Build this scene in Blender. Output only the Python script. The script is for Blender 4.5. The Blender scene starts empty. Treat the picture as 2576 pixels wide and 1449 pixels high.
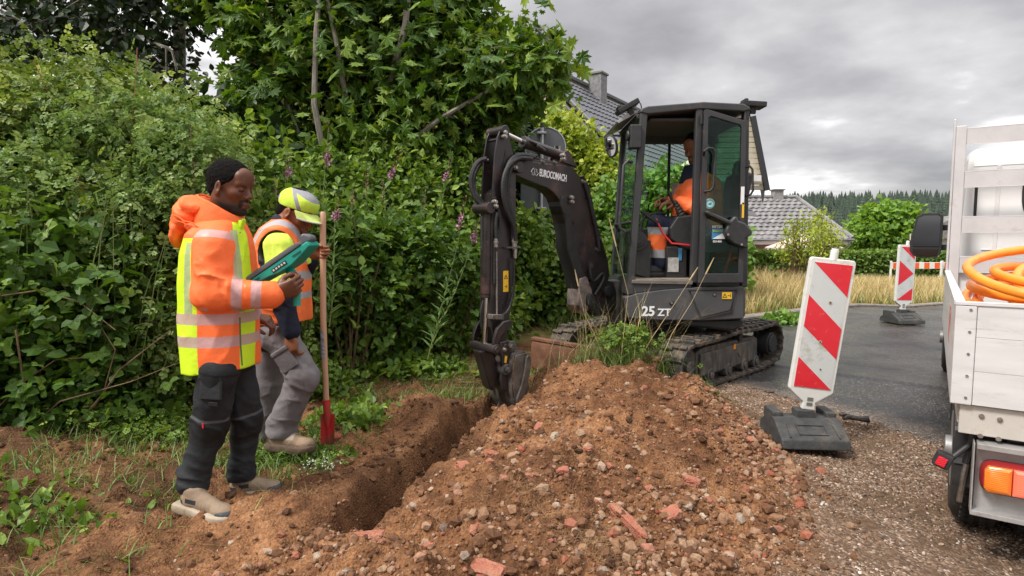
import bpy,bmesh,math,random
import numpy as np
from mathutils import Vector,Matrix,Euler
R=math.radians
random.seed(7)
rng=np.random.default_rng(7)
scene=bpy.context.scene
# ------------------------------------------------------------ camera
F=1500.0;CX,CY=1288.0,724.5;CAMZ=1.30;PITCH=math.atan(120/F)
cam_d=bpy.data.cameras.new("camera");cam=bpy.data.objects.new("camera",cam_d)
scene.collection.objects.link(cam);scene.camera=cam
cam_d.sensor_width=36.0;cam_d.lens=36.0*F/2576.0
cam_d.clip_start=0.05;cam_d.clip_end=3000
cam.location=(0,0,CAMZ);cam.rotation_euler=(R(90)-PITCH,0,0)
# ------------------------------------------------------------ world: overcast sky
SUN_EL,SUN_AZ=R(52),R(-62)
w=bpy.data.worlds.new("World");scene.world=w;w.use_nodes=True
nt=w.node_tree;nt.nodes.clear()
def N(t,**k):
 n=nt.nodes.new(t)
 for a,b in k.items():setattr(n,a,b)
 return n
out=N('ShaderNodeOutputWorld');bg=N('ShaderNodeBackground');nt.links.new(bg.outputs[0],out.inputs[0])
sky=N('ShaderNodeTexSky',sky_type='NISHITA',sun_disc=False,sun_elevation=SUN_EL,sun_rotation=R(118)+math.pi)
tc=N('ShaderNodeTexCoord');sep=N('ShaderNodeSeparateXYZ');nt.links.new(tc.outputs['Generated'],sep.inputs[0])
add=N('ShaderNodeMath',operation='ADD');nt.links.new(sep.outputs[2],add.inputs[0]);add.inputs[1].default_value=0.22
mx=N('ShaderNodeMath',operation='MAXIMUM');nt.links.new(add.outputs[0],mx.inputs[0]);mx.inputs[1].default_value=0.05
dx=N('ShaderNodeMath',operation='DIVIDE');nt.links.new(sep.outputs[0],dx.inputs[0]);nt.links.new(mx.outputs[0],dx.inputs[1])
dy=N('ShaderNodeMath',operation='DIVIDE');nt.links.new(sep.outputs[1],dy.inputs[0]);nt.links.new(mx.outputs[0],dy.inputs[1])
cmb=N('ShaderNodeCombineXYZ');nt.links.new(dx.outputs[0],cmb.inputs[0]);nt.links.new(dy.outputs[0],cmb.inputs[1])
cmb.inputs[2].default_value=3.4
n1=N('ShaderNodeTexNoise');n1.inputs['Scale'].default_value=0.62;n1.inputs['Detail'].default_value=6;n1.inputs['Roughness'].default_value=0.45
n1.inputs['Distortion'].default_value=0.35
nt.links.new(cmb.outputs[0],n1.inputs['Vector'])
n2=N('ShaderNodeTexNoise');n2.inputs['Scale'].default_value=2.6;n2.inputs['Detail'].default_value=8;n2.inputs['Roughness'].default_value=0.52
nt.links.new(cmb.outputs[0],n2.inputs['Vector'])
mixn=N('ShaderNodeMix',data_type='FLOAT');mixn.inputs[0].default_value=0.30
nt.links.new(n1.outputs[0],mixn.inputs[2]);nt.links.new(n2.outputs[0],mixn.inputs[3])
rmp=N('ShaderNodeValToRGB');nt.links.new(mixn.outputs[0],rmp.inputs[0])
cr=rmp.color_ramp;cr.elements[0].position=0.40;cr.elements[0].color=(0.29,0.285,0.295,1)
cr.elements[1].position=0.585;cr.elements[1].color=(0.94,0.93,0.93,1)
e=cr.elements.new(0.475);e.color=(0.42,0.41,0.42,1)
e=cr.elements.new(0.54);e.color=(0.58,0.57,0.575,1)
mr=N('ShaderNodeMapRange');nt.links.new(sep.outputs[2],mr.inputs[0])
mr.inputs[1].default_value=0.42;mr.inputs[2].default_value=0.95;mr.inputs[3].default_value=10.0;mr.inputs[4].default_value=32.0
vm=N('ShaderNodeVectorMath',operation='SCALE');nt.links.new(rmp.outputs[0],vm.inputs[0]);nt.links.new(mr.outputs[0],vm.inputs['Scale'])
mixc=N('ShaderNodeMix',data_type='RGBA');mixc.inputs[0].default_value=0.94
nt.links.new(sky.outputs[0],mixc.inputs[6]);nt.links.new(vm.outputs[0],mixc.inputs[7])
nt.links.new(mixc.outputs[2],bg.inputs[0]);bg.inputs[1].default_value=0.10
sun_d=bpy.data.lights.new("sun",'SUN');sun_o=bpy.data.objects.new("sun",sun_d);scene.collection.objects.link(sun_o)
sun_d.energy=2.8;sun_d.angle=R(12);sun_d.color=(1.0,0.95,0.88)
sd=Vector((math.sin(SUN_AZ-R(60))*math.cos(SUN_EL),math.cos(SUN_AZ-R(60))*math.cos(SUN_EL),math.sin(SUN_EL)))
sun_o.rotation_euler=sd.to_track_quat('Z','Y').to_euler()
sky.sun_rotation=math.atan2(sd.x,sd.y)
scene.view_settings.view_transform='Standard';scene.view_settings.look='None'
scene.view_settings.exposure=0.45;scene.view_settings.gamma=1.0
scene.render.engine='CYCLES'
scene.cycles.max_bounces=6;scene.cycles.transparent_max_bounces=12;scene.cycles.diffuse_bounces=3
scene.cycles.transmission_bounces=6;scene.cycles.use_denoising=True
# ------------------------------------------------------------ helpers
def P(px,py,Y):
 """world point at depth Y seen at display pixel (px, py) of a 2576-wide frame"""
 a=(px-CX)/F;b=(CY-py)/F
 dy=math.cos(PITCH)+b*math.sin(PITCH);dz=-math.sin(PITCH)+b*math.cos(PITCH)
 t=Y/dy
 return Vector((a*t,Y,CAMZ+dz*t))
def PG(px,py,z=0.0):
 """world point at height z"""
 a=(px-CX)/F;b=(CY-py)/F
 dy=math.cos(PITCH)+b*math.sin(PITCH);dz=-math.sin(PITCH)+b*math.cos(PITCH)
 t=(z-CAMZ)/dz
 return Vector((a*t,dy*t,z))
_mats={}
def mat(name,c1,c2=None,scale=8.0,rough=0.6,rough2=None,metallic=0.0,bump=0.0,bscale=40.0,spec=0.5,detail=6.0,
  emit=None,coat=0.0,dirt=None,dscale=3.0,damt=0.5,sss=0.0,stretch=None):
 if name in _mats:return _mats[name]
 m=bpy.data.materials.new(name);m.use_nodes=True;t=m.node_tree;b=t.nodes['Principled BSDF']
 b.inputs['Base Color'].default_value=(*c1,1);b.inputs['Roughness'].default_value=rough
 b.inputs['Metallic'].default_value=metallic;b.inputs['Specular IOR Level'].default_value=spec
 if coat:b.inputs['Coat Weight'].default_value=coat;b.inputs['Coat Roughness'].default_value=0.15
 if sss:
  b.inputs['Subsurface Weight'].default_value=sss;b.inputs['Subsurface Radius'].default_value=(0.02,0.008,0.004)
 co=t.nodes.new('ShaderNodeTexCoord');src=co.outputs['Object']
 if stretch:
  mp=t.nodes.new('ShaderNodeMapping');mp.inputs['Scale'].default_value=stretch
  t.links.new(src,mp.inputs[0]);src=mp.outputs[0]
 if c2 is not None or dirt is not None or rough2 is not None:
  n=t.nodes.new('ShaderNodeTexNoise');n.inputs['Scale'].default_value=scale;n.inputs['Detail'].default_value=detail
  n.inputs['Roughness'].default_value=0.6;t.links.new(src,n.inputs['Vector'])
  r=t.nodes.new('ShaderNodeMapRange');r.inputs[1].default_value=0.35;r.inputs[2].default_value=0.65
  t.links.new(n.outputs[0],r.inputs[0])
  mxn=t.nodes.new('ShaderNodeMix');mxn.data_type='RGBA'
  mxn.inputs[6].default_value=(*c1,1);mxn.inputs[7].default_value=(*(c2 or c1),1)
  t.links.new(r.outputs[0],mxn.inputs[0]);col=mxn.outputs[2]
  if dirt is not None:
   n3=t.nodes.new('ShaderNodeTexNoise');n3.inputs['Scale'].default_value=dscale;n3.inputs['Detail'].default_value=9
   n3.inputs['Roughness'].default_value=0.7;t.links.new(src,n3.inputs['Vector'])
   r3=t.nodes.new('ShaderNodeMapRange');r3.inputs[1].default_value=0.62-0.25*damt;r3.inputs[2].default_value=0.78-0.2*damt
   r3.inputs[4].default_value=0.85
   t.links.new(n3.outputs[0],r3.inputs[0])
   m3=t.nodes.new('ShaderNodeMix');m3.data_type='RGBA';m3.inputs[7].default_value=(*dirt,1)
   t.links.new(r3.outputs[0],m3.inputs[0]);t.links.new(col,m3.inputs[6]);col=m3.outputs[2]
  t.links.new(col,b.inputs['Base Color'])
  if rough2 is not None:
   r2=t.nodes.new('ShaderNodeMapRange');r2.inputs[1].default_value=0.35;r2.inputs[2].default_value=0.65
   r2.inputs[3].default_value=rough;r2.inputs[4].default_value=rough2
   t.links.new(n.outputs[0],r2.inputs[0]);t.links.new(r2.outputs[0],b.inputs['Roughness'])
 if bump:
  nb=t.nodes.new('ShaderNodeTexNoise');nb.inputs['Scale'].default_value=bscale;nb.inputs['Detail'].default_value=5
  t.links.new(src,nb.inputs['Vector'])
  bp=t.nodes.new('ShaderNodeBump');bp.inputs['Strength'].default_value=bump;bp.inputs['Distance'].default_value=0.02
  t.links.new(nb.outputs[0],bp.inputs['Height']);t.links.new(bp.outputs[0],b.inputs['Normal'])
 if emit:
  b.inputs['Emission Color'].default_value=(*emit[0],1);b.inputs['Emission Strength'].default_value=emit[1]
 _mats[name]=m
 return m
def glass_mat(name,tint=(0.55,0.75,0.68),alpha=0.75,rough=0.02):
 """thin pane: mostly see-through with a reflecting surface"""
 if name in _mats:return _mats[name]
 m=bpy.data.materials.new(name);m.use_nodes=True;t=m.node_tree;t.nodes.clear()
 o=t.nodes.new('ShaderNodeOutputMaterial');tr=t.nodes.new('ShaderNodeBsdfTransparent');gl=t.nodes.new('ShaderNodeBsdfGlossy')
 tr.inputs[0].default_value=(*tint,1);gl.inputs['Roughness'].default_value=rough
 fr=t.nodes.new('ShaderNodeFresnel');fr.inputs[0].default_value=1.5
 ms=t.nodes.new('ShaderNodeMixShader')
 ma=t.nodes.new('ShaderNodeMath');ma.operation='MULTIPLY_ADD';ma.inputs[1].default_value=.40;ma.inputs[2].default_value=1-alpha
 ma.use_clamp=True;t.links.new(fr.outputs[0],ma.inputs[0]);t.links.new(ma.outputs[0],ms.inputs[0])
 t.links.new(tr.outputs[0],ms.inputs[1]);t.links.new(gl.outputs[0],ms.inputs[2]);t.links.new(ms.outputs[0],o.inputs[0])
 _mats[name]=m
 return m
def leaf_mat(name,dark,mid,light,rough=0.45,transl=0.32,spec=0.35):
 if name in _mats:return _mats[name]
 m=bpy.data.materials.new(name);m.use_nodes=True;t=m.node_tree;b=t.nodes['Principled BSDF']
 at=t.nodes.new('ShaderNodeAttribute');at.attribute_name='rnd'
 rp=t.nodes.new('ShaderNodeValToRGB');t.links.new(at.outputs['Fac'],rp.inputs[0])
 rp.color_ramp.elements[0].color=(*dark,1);rp.color_ramp.elements[1].color=(*light,1)
 ee=rp.color_ramp.elements.new(0.5);ee.color=(*mid,1)
 t.links.new(rp.outputs[0],b.inputs['Base Color']);b.inputs['Roughness'].default_value=rough;b.inputs['Specular IOR Level'].default_value=spec
 tl=t.nodes.new('ShaderNodeBsdfTranslucent');
 hs=t.nodes.new('ShaderNodeHueSaturation');hs.inputs['Saturation'].default_value=1.1;hs.inputs['Value'].default_value=1.5
 hs.inputs['Hue'].default_value=0.485
 t.links.new(rp.outputs[0],hs.inputs['Color']);t.links.new(hs.outputs[0],tl.inputs[0])
 ms=t.nodes.new('ShaderNodeMixShader');ms.inputs[0].default_value=transl
 o=t.nodes['Material Output'];t.links.new(b.outputs[0],ms.inputs[1]);t.links.new(tl.outputs[0],ms.inputs[2]);t.links.new(ms.outputs[0],o.inputs[0])
 _mats[name]=m
 return m
# ---- noise
def _hash(ix,iy,iz,s):
 h=(ix.astype(np.int64)*374761393+iy.astype(np.int64)*668265263+iz.astype(np.int64)*2147483647+s*144665)&0xffffffff
 h=((h^(h>>13))*1274126177)&0xffffffff
 h=(h^(h>>16))&0xffffff
 return h/float(0xffffff)
def vnoise(x,y,z,s=0):
 fx,fy,fz=np.floor(x),np.floor(y),np.floor(z)
 ux,uy,uz=x-fx,y-fy,z-fz
 ux=ux*ux*(3-2*ux);uy=uy*uy*(3-2*uy);uz=uz*uz*(3-2*uz)
 r=0
 for a in(0,1):
  for b in(0,1):
   for c in(0,1):
    wgt=(ux if a else 1-ux)*(uy if b else 1-uy)*(uz if c else 1-uz)
    r=r+wgt*_hash(fx+a,fy+b,fz+c,s)
 return r
def fbm(x,y,z=None,f=1.0,o=4,s=0,g=0.5):
 x=np.asarray(x,float);y=np.asarray(y,float);z=np.zeros_like(x)if z is None else np.asarray(z,float)
 r=0;a=1;t=0
 for k in range(o):
  r=r+a*(vnoise(x*f,y*f,z*f,s+k)-0.5);t+=a;a*=g;f*=2.03
 return r/t*2
# ---- objects
COL=scene.collection
def props(o,label=None,cat=None,group=None,kind=None):
 if label:o['label']=label
 if cat:o['category']=cat
 if group:o['group']=group
 if kind:o['kind']=kind
 return o
def thing(name,label,cat,loc=(0,0,0),rz=0.0,group=None):
 o=bpy.data.objects.new(name,None);COL.objects.link(o);o.empty_display_size=0.2
 o.location=loc;o.rotation_euler=(0,0,rz)
 return props(o,label,cat,group)
def link(name,me,m=None,parent=None,world=False):
 """world=True: the mesh is in world coordinates and the parent is an unrotated Empty"""
 o=bpy.data.objects.new(name,me);COL.objects.link(o)
 if m is not None:
  for mm in(m if isinstance(m,(list,tuple))else[m]):me.materials.append(mm)
 if parent is not None:
  o.parent=parent
  if world:
   off=Vector((0,0,0));q=parent
   while q is not None:off+=q.location;q=q.parent
   o.location=-off
 return o
def copy_tree(o,parent=None):
 c=o.copy();COL.objects.link(c);c.parent=parent
 for ch in[x for x in COL.objects if x.parent==o]:copy_tree(ch,c)
 return c
def mesh_np(name,verts,faces,rnd=None,smooth=False,attrs=None,mi=None):
 verts=np.ascontiguousarray(verts,dtype=np.float32);faces=np.ascontiguousarray(faces,dtype=np.int32)
 me=bpy.data.meshes.new(name);n,k=faces.shape
 me.vertices.add(len(verts));me.vertices.foreach_set('co',verts.ravel())
 me.loops.add(n*k);me.loops.foreach_set('vertex_index',faces.ravel())
 me.polygons.add(n);me.polygons.foreach_set('loop_start',np.arange(0,n*k,k,dtype=np.int32))
 me.polygons.foreach_set('loop_total',np.full(n,k,dtype=np.int32))
 if mi is not None:me.polygons.foreach_set('material_index',np.asarray(mi,dtype=np.int32))
 me.update(calc_edges=True)
 if smooth:me.polygons.foreach_set('use_smooth',np.ones(n,dtype=bool))
 else:me.polygons.foreach_set('use_smooth',np.zeros(n,dtype=bool))
 if rnd is not None:
  a=me.attributes.new('rnd','FLOAT','POINT');a.data.foreach_set('value',np.asarray(rnd,dtype=np.float32))
 for kx,v in(attrs or{}).items():
  a=me.attributes.new(kx,'FLOAT','POINT');a.data.foreach_set('value',np.asarray(v,dtype=np.float32))
 me.validate()
 return me
def wn_(o):
 w_=o.modifiers.new('wn','WEIGHTED_NORMAL');w_.keep_sharp=True;w_.weight=90;return o
class MB:
 """collects shapes, built as ONE mesh"""
 def __init__(s):s.v=[];s.f=[];s.m=[]
 def add(s,vs,fs,mi=0):
  o=len(s.v);s.v+=[tuple(v)for v in vs];s.f+=[tuple(i+o for i in f)for f in fs];s.m+=[mi]*len(fs);return s
 def box(s,c,d,rot=None,mi=0):
  c=Vector(c);hx,hy,hz=d[0]/2,d[1]/2,d[2]/2
  vs=[Vector((x,y,z))for x in(-hx,hx)for y in(-hy,hy)for z in(-hz,hz)]
  if rot is not None:vs=[rot@v for v in vs]
  return s.add([c+v for v in vs],[(0,1,3,2),(4,6,7,5),(0,4,5,1),(2,3,7,6),(0,2,6,4),(1,5,7,3)],mi)
 def span(s,a,b,mi=0):
  a=Vector(a);b=Vector(b);return s.box((a+b)/2,[abs(x)for x in(b-a)],None,mi)
 def beam(s,a,b,w,h,up=(0,0,1),mi=0):
  a=Vector(a);b=Vector(b);d=(b-a);L=d.length;x=d.normalized();u=Vector(up)
  y=u.cross(x)
  if y.length<1e-5:y=Vector((0,1,0)).cross(x)
  y.normalize();z=x.cross(y);rot=Matrix((x,y,z)).transposed()
  return s.box((a+b)/2,(L,w,h),rot,mi)
 def cyl(s,a,b,r1,r2=None,n=16,cap=True,mi=0):
  return s.tube([a,b],[r1,r1 if r2 is None else r2],n,cap,mi)
 def tube(s,pts,r,n=8,cap=True,mi=0,closed=False):
  pts=[Vector(p)for p in pts];k=len(pts);r=r if isinstance(r,(list,tuple,np.ndarray))else[r]*k
  o=len(s.v);ref=None
  for i,p in enumerate(pts):
   if closed:d=pts[(i+1)%k]-pts[i-1]
   else:d=pts[min(i+1,k-1)]-pts[max(i-1,0)]
   if d.length<1e-9:d=Vector((0,0,1))
   d.normalize()
   if ref is None:ref=Vector((0,0,1))if abs(d.z)<0.9 else Vector((1,0,0))
   x=(ref-d*ref.dot(d))
   if x.length<1e-6:x=d.orthogonal()
   x.normalize();y=d.cross(x);ref=x
   for j in range(n):
    a=2*math.pi*j/n;s.v.append(tuple(p+(x*math.cos(a)+y*math.sin(a))*r[i]))
  fs=[]
  for i in range(k if closed else k-1):
   i2=(i+1)%k
   for j in range(n):
    fs.append((o+i*n+j,o+i*n+(j+1)%n,o+i2*n+(j+1)%n,o+i2*n+j))
  if cap and not closed:
   fs.append(tuple(o+j for j in reversed(range(n))));fs.append(tuple(o+(k-1)*n+j for j in range(n)))
  s.f+=fs;s.m+=[mi]*len(fs);return s
 def prism(s,outline,fr,t0,t1,mi=0):
  """outline: 2D points; fr = (origin, ex, ey, en)"""
  o_,ex,ey,en=[Vector(q)for q in fr];n=len(outline)
  vs=[o_+ex*a+ey*b+en*t for t in(t0,t1)for a,b in outline]
  fs=[tuple(reversed(range(n))),tuple(range(n,2*n))]+[(i,(i+1)%n,n+(i+1)%n,n+i)for i in range(n)]
  return s.add(vs,fs,mi)
 def mesh(s,name,bevel=0.0,seg=1,xf=None,angle=35,fix=True):
  me=bpy.data.meshes.new(name)
  bm=bmesh.new();vs=[bm.verts.new(xf@Vector(v)if xf is not None else v)for v in s.v];bm.verts.ensure_lookup_table()
  for f,mi in zip(s.f,s.m):
   try:q=bm.faces.new([vs[i]for i in f]);q.material_index=mi
   except ValueError:pass
  if fix:bmesh.ops.recalc_face_normals(bm,faces=bm.faces)
  if bevel:
   es=[e for e in bm.edges if len(e.link_faces)==2 and e.calc_face_angle(0)>R(angle)]
   bmesh.ops.bevel(bm,geom=es,offset=bevel,segments=seg,affect='EDGES',profile=0.5,clamp_overlap=True)
  bm.to_mesh(me);bm.free()
  me.polygons.foreach_set('use_smooth',np.ones(len(me.polygons),dtype=bool));me.set_sharp_from_angle(angle=R(38))
  return me
 def build(s,name,m,parent=None,bevel=0.0,seg=1,world=False,xf=None,angle=35):
  o=link(name,s.mesh(name,bevel,seg,xf,angle),m,parent,world)
  if bevel:wn_(o)
  return o
def text(name,body,m,parent,origin,ex,ey,size,depth=0.002,bold=0.0,xs=1.0,spacing=1.0,world=True,shear=0.0,align='LEFT'):
 cu=bpy.data.curves.new(name,'FONT');cu.body=body;cu.size=size;cu.extrude=depth;cu.offset=bold*size
 cu.space_character=spacing;cu.shear=shear;cu.align_x=align;cu.resolution_u=3
 tmp=bpy.data.objects.new(name+'_tmp',cu);COL.objects.link(tmp)
 dg=bpy.context.evaluated_depsgraph_get();me=bpy.data.meshes.new_from_object(tmp.evaluated_get(dg));me.name=name
 bpy.data.objects.remove(tmp);bpy.data.curves.remove(cu)
 ex=Vector(ex).normalized();ey=Vector(ey).normalized();en=ex.cross(ey);o_=Vector(origin)
 for v in me.vertices:
  c=v.co.copy();v.co=o_+ex*c.x*xs+ey*c.y+en*c.z
 return link(name,me,m,parent,world)
# ---- leaves
def T_oval(fold=0.25,wd=0.34):
 v=[(0,0,0),(0.35,wd,fold*wd),(0.75,wd*0.72,fold*wd*.7),(1,0,-0.06),(0.75,-wd*0.72,fold*wd*.7),(0.35,-wd,fold*wd),(0.5,0,-0.02)]
 return np.array(v),np.array([(0,6,1),(1,6,2),(2,6,3),(3,6,4),(4,6,5),(5,6,0)])
def T_compound(n=5,wd=0.30):
 V=[];Fc=[];v,f=T_oval(0.3,wd*1.3)
 specs=[(1.0,0,0.42)]
 if n>=3:specs+=[(0.62,62,0.36),(0.62,-62,0.36)]
 if n>=5:specs+=[(0.30,68,0.32),(0.30,-68,0.32)]
 for x,a,s in specs:
  ca,sa=math.cos(R(a)),math.sin(R(a));q=v*s
  qx=q[:,0]*ca-q[:,1]*sa;qy=q[:,0]*sa+q[:,1]*ca
  if a==0:qx=qx+0.62
  else:qx=qx+x
  V.append(np.stack([qx,qy,q[:,2]-0.05*x],1));Fc.append(f+7*len(Fc))
 return np.vstack(V),np.vstack(Fc)
def T_bramble():
 V=[];Fc=[];v,f=T_oval(0.3,0.42)
 for x,a,s in[(0.35,0,0.65),(0.3,78,0.55),(0.3,-78,0.55)]:
  ca,sa=math.cos(R(a)),math.sin(R(a));q=v*s
  V.append(np.stack([q[:,0]*ca-q[:,1]*sa+x,q[:,0]*sa+q[:,1]*ca,q[:,2]-0.04],1));Fc.append(f+7*len(Fc))
 return np.vstack(V),np.vstack(Fc)
def T_maple():
 a=[180,128,112,82,62,38,20,0];r=[0.12,0.50,0.36,0.62,0.36,0.66,0.40,0.72]
 pts=[(r[i]*math.cos(R(a[i])),r[i]*math.sin(R(a[i])))for i in range(8)]
 pts+=[(x,-y)for x,y in reversed(pts[1:-1])]
 v=[(0.3,0,0.03)]+[(x+0.3,y,-0.32*(x*x+y*y)+0.05*((i%2)*2-1))for i,(x,y)in enumerate(pts)]
 n=len(pts)
 return np.array(v),np.array([(0,1+i,1+(i+1)%n)for i in range(n)])
def T_lance():
 v=[(0,0,0),(0.4,0.075,0.02),(0.4,-0.075,0.02),(0.8,0.045,-0.05),(0.8,-0.045,-0.05),(1,0,-0.13)]
 return np.array(v),np.array([(0,2,1),(1,2,4),(1,4,3),(3,4,5)])
def T_quad():
 v=[(0,0,0),(0.5,0.4,0.08),(1,0,0),(0.5,-0.4,0.08)]
 return np.array(v),np.array([(0,3,2),(0,2,1)])
def norm(a):return a/np.maximum(np.linalg.norm(a,axis=1,keepdims=True),1e-9)
def instance(tmpl,pos,ax,up,size,rnd):
 """copies of a template (x = length, z = face normal) -> verts, faces, rnd"""
 tv,tf=tmpl;n=len(pos);ax=norm(ax);z=norm(up-ax*np.sum(up*ax,1,keepdims=True));y=np.cross(z,ax)
 s=np.asarray(size).reshape(-1,1,1)
 V=pos[:,None,:]+s*(tv[None,:,0:1]*ax[:,None,:]+tv[None,:,1:2]*y[:,None,:]+tv[None,:,2:3]*z[:,None,:])
 Fc=tf[None]+(np.arange(n)*len(tv))[:,None,None]
 return V.reshape(-1,3),Fc.reshape(-1,tf.shape[1]),np.repeat(rnd,len(tv))
def join(parts):
 V=[];Fc=[];Rr=[];o=0
 for v,f,r in parts:V.append(v);Fc.append(f+o);Rr.append(r);o+=len(v)
 return np.vstack(V),np.vstack(Fc),np.concatenate(Rr)
def crown_points(blobs,nc,per,spread,inner=0.5,gap=0.0,gapf=1.2,seed=1,flat=1.0):
 """clumps of leaf positions near the surface of a union of ellipsoids; returns pos, outward, clump random"""
 g=np.random.default_rng(seed);C=np.array([b[0]for b in blobs],float);Rd=np.array([b[1]for b in blobs],float)
 wt=(Rd[:,0]*Rd[:,1]+Rd[:,1]*Rd[:,2]+Rd[:,0]*Rd[:,2]);wt/=wt.sum()
 out=[];outd=[];tot=0
 while tot<nc:
  k=g.choice(len(C),nc*2,p=wt);d=norm(g.normal(size=(nc*2,3)));rr=inner+(1-inner)*g.random(nc*2)**0.45
  p=C[k]+d*Rd[k]*rr[:,None]
  ins=np.zeros(len(p),bool)
  for j in range(len(C)):
   ins|=(np.sum(((p-C[j])/Rd[j])**2,1)<(inner*0.95)**2)&(k!=j)
  nz=fbm(p[:,0],p[:,1],p[:,2],f=gapf,o=2,s=seed)
  keep=~ins&(nz>-1+gap)
  out.append(p[keep]);outd.append(norm(d/Rd[k])[keep]);tot+=keep.sum()
 p=np.vstack(out)[:nc];d=np.vstack(outd)[:nc]
 cr=g.random(nc)
 pos=np.repeat(p,per,0)+g.normal(size=(nc*per,3))*spread*np.array([1,1,flat])
 return pos,np.repeat(d,per,0),np.repeat(cr,per)
def leafy(pos,outd,cr,tmpl,size,seed=1,droop=0.3,upw=0.6,var=0.5,rv=0.5):
 g=np.random.default_rng(seed+99);n=len(pos)
 ax=norm(outd*0.7+g.normal(size=(n,3))*0.75+np.array([0,0,-droop]))
 up=norm(outd*0.5+np.array([0,0,upw])+g.normal(size=(n,3))*0.45)
 sz=size*(1-var+2*var*g.random(n))
 rnd=np.clip(cr*(1-rv)+g.random(n)*rv,0,1)
 return instance(tmpl,pos,ax,up,sz,rnd)
# ============================================================ GROUND
MOUND=[(-0.92,0.9,0.20,0.70),(-0.30,1.9,0.27,0.74),(0.08,2.5,0.33,0.79),(0.46,3.1,0.37,0.92),(0.72,3.7,0.42,0.90),(0.88,4.3,0.42,0.80),(0.98,4.62,0.36,0.62)]
TRENCH=[(-0.66,2.50),(-0.62,3.0),(-0.36,3.9),(-0.13,4.55),(0.10,5.1)]
def seg_dist(x,y,pts,vals=None):
 """distance, signed side (+ right) and interpolated values along a polyline"""
 best=np.full(x.shape,1e9);side=np.zeros(x.shape);out=None
 if vals is not None:out=[np.zeros(x.shape)for _ in vals[0]]
 tt=np.zeros(x.shape)
 for i in range(len(pts)-1):
  ax_,ay_=pts[i][:2];bx_,by_=pts[i+1][:2];dx_,dy_=bx_-ax_,by_-ay_;L2=dx_*dx_+dy_*dy_
  t=np.clip(((x-ax_)*dx_+(y-ay_)*dy_)/L2,0,1);qx,qy=ax_+t*dx_,ay_+t*dy_
  d=np.hypot(x-qx,y-qy);m=d<best
  best=np.where(m,d,best);cr_=((x-ax_)*dy_-(y-ay_)*dx_)/math.sqrt(L2);side=np.where(m,np.sign(cr_),side);tt=np.where(m,i+t,tt)
  if out is not None:
   for q in range(len(out)):out[q]=np.where(m,vals[i][q]*(1-t)+vals[i+1][q]*t,out[q])
 return best,side,tt,out
def sstep(a,b,x):
 t=np.clip((x-a)/(b-a),0,1);return t*t*(3-2*t)
KERB=[(-3,5.2),(0.5,7.6),(3.0,9.1),(4.84,10.3),(7.5,12.2),(10.4,14.3),(16,18.2),(26,24.5),(45,35)]
EDGE=[(1.00,7.4),(1.35,6.45),(1.92,5.45),(2.40,4.62),(2.86,3.86),(3.35,3.1),(4.4,1.5),(6.2,-2)]
def kerb_side(x,y):
 d,s_,t_,_=seg_dist(x,y,KERB);return d*-s_
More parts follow.
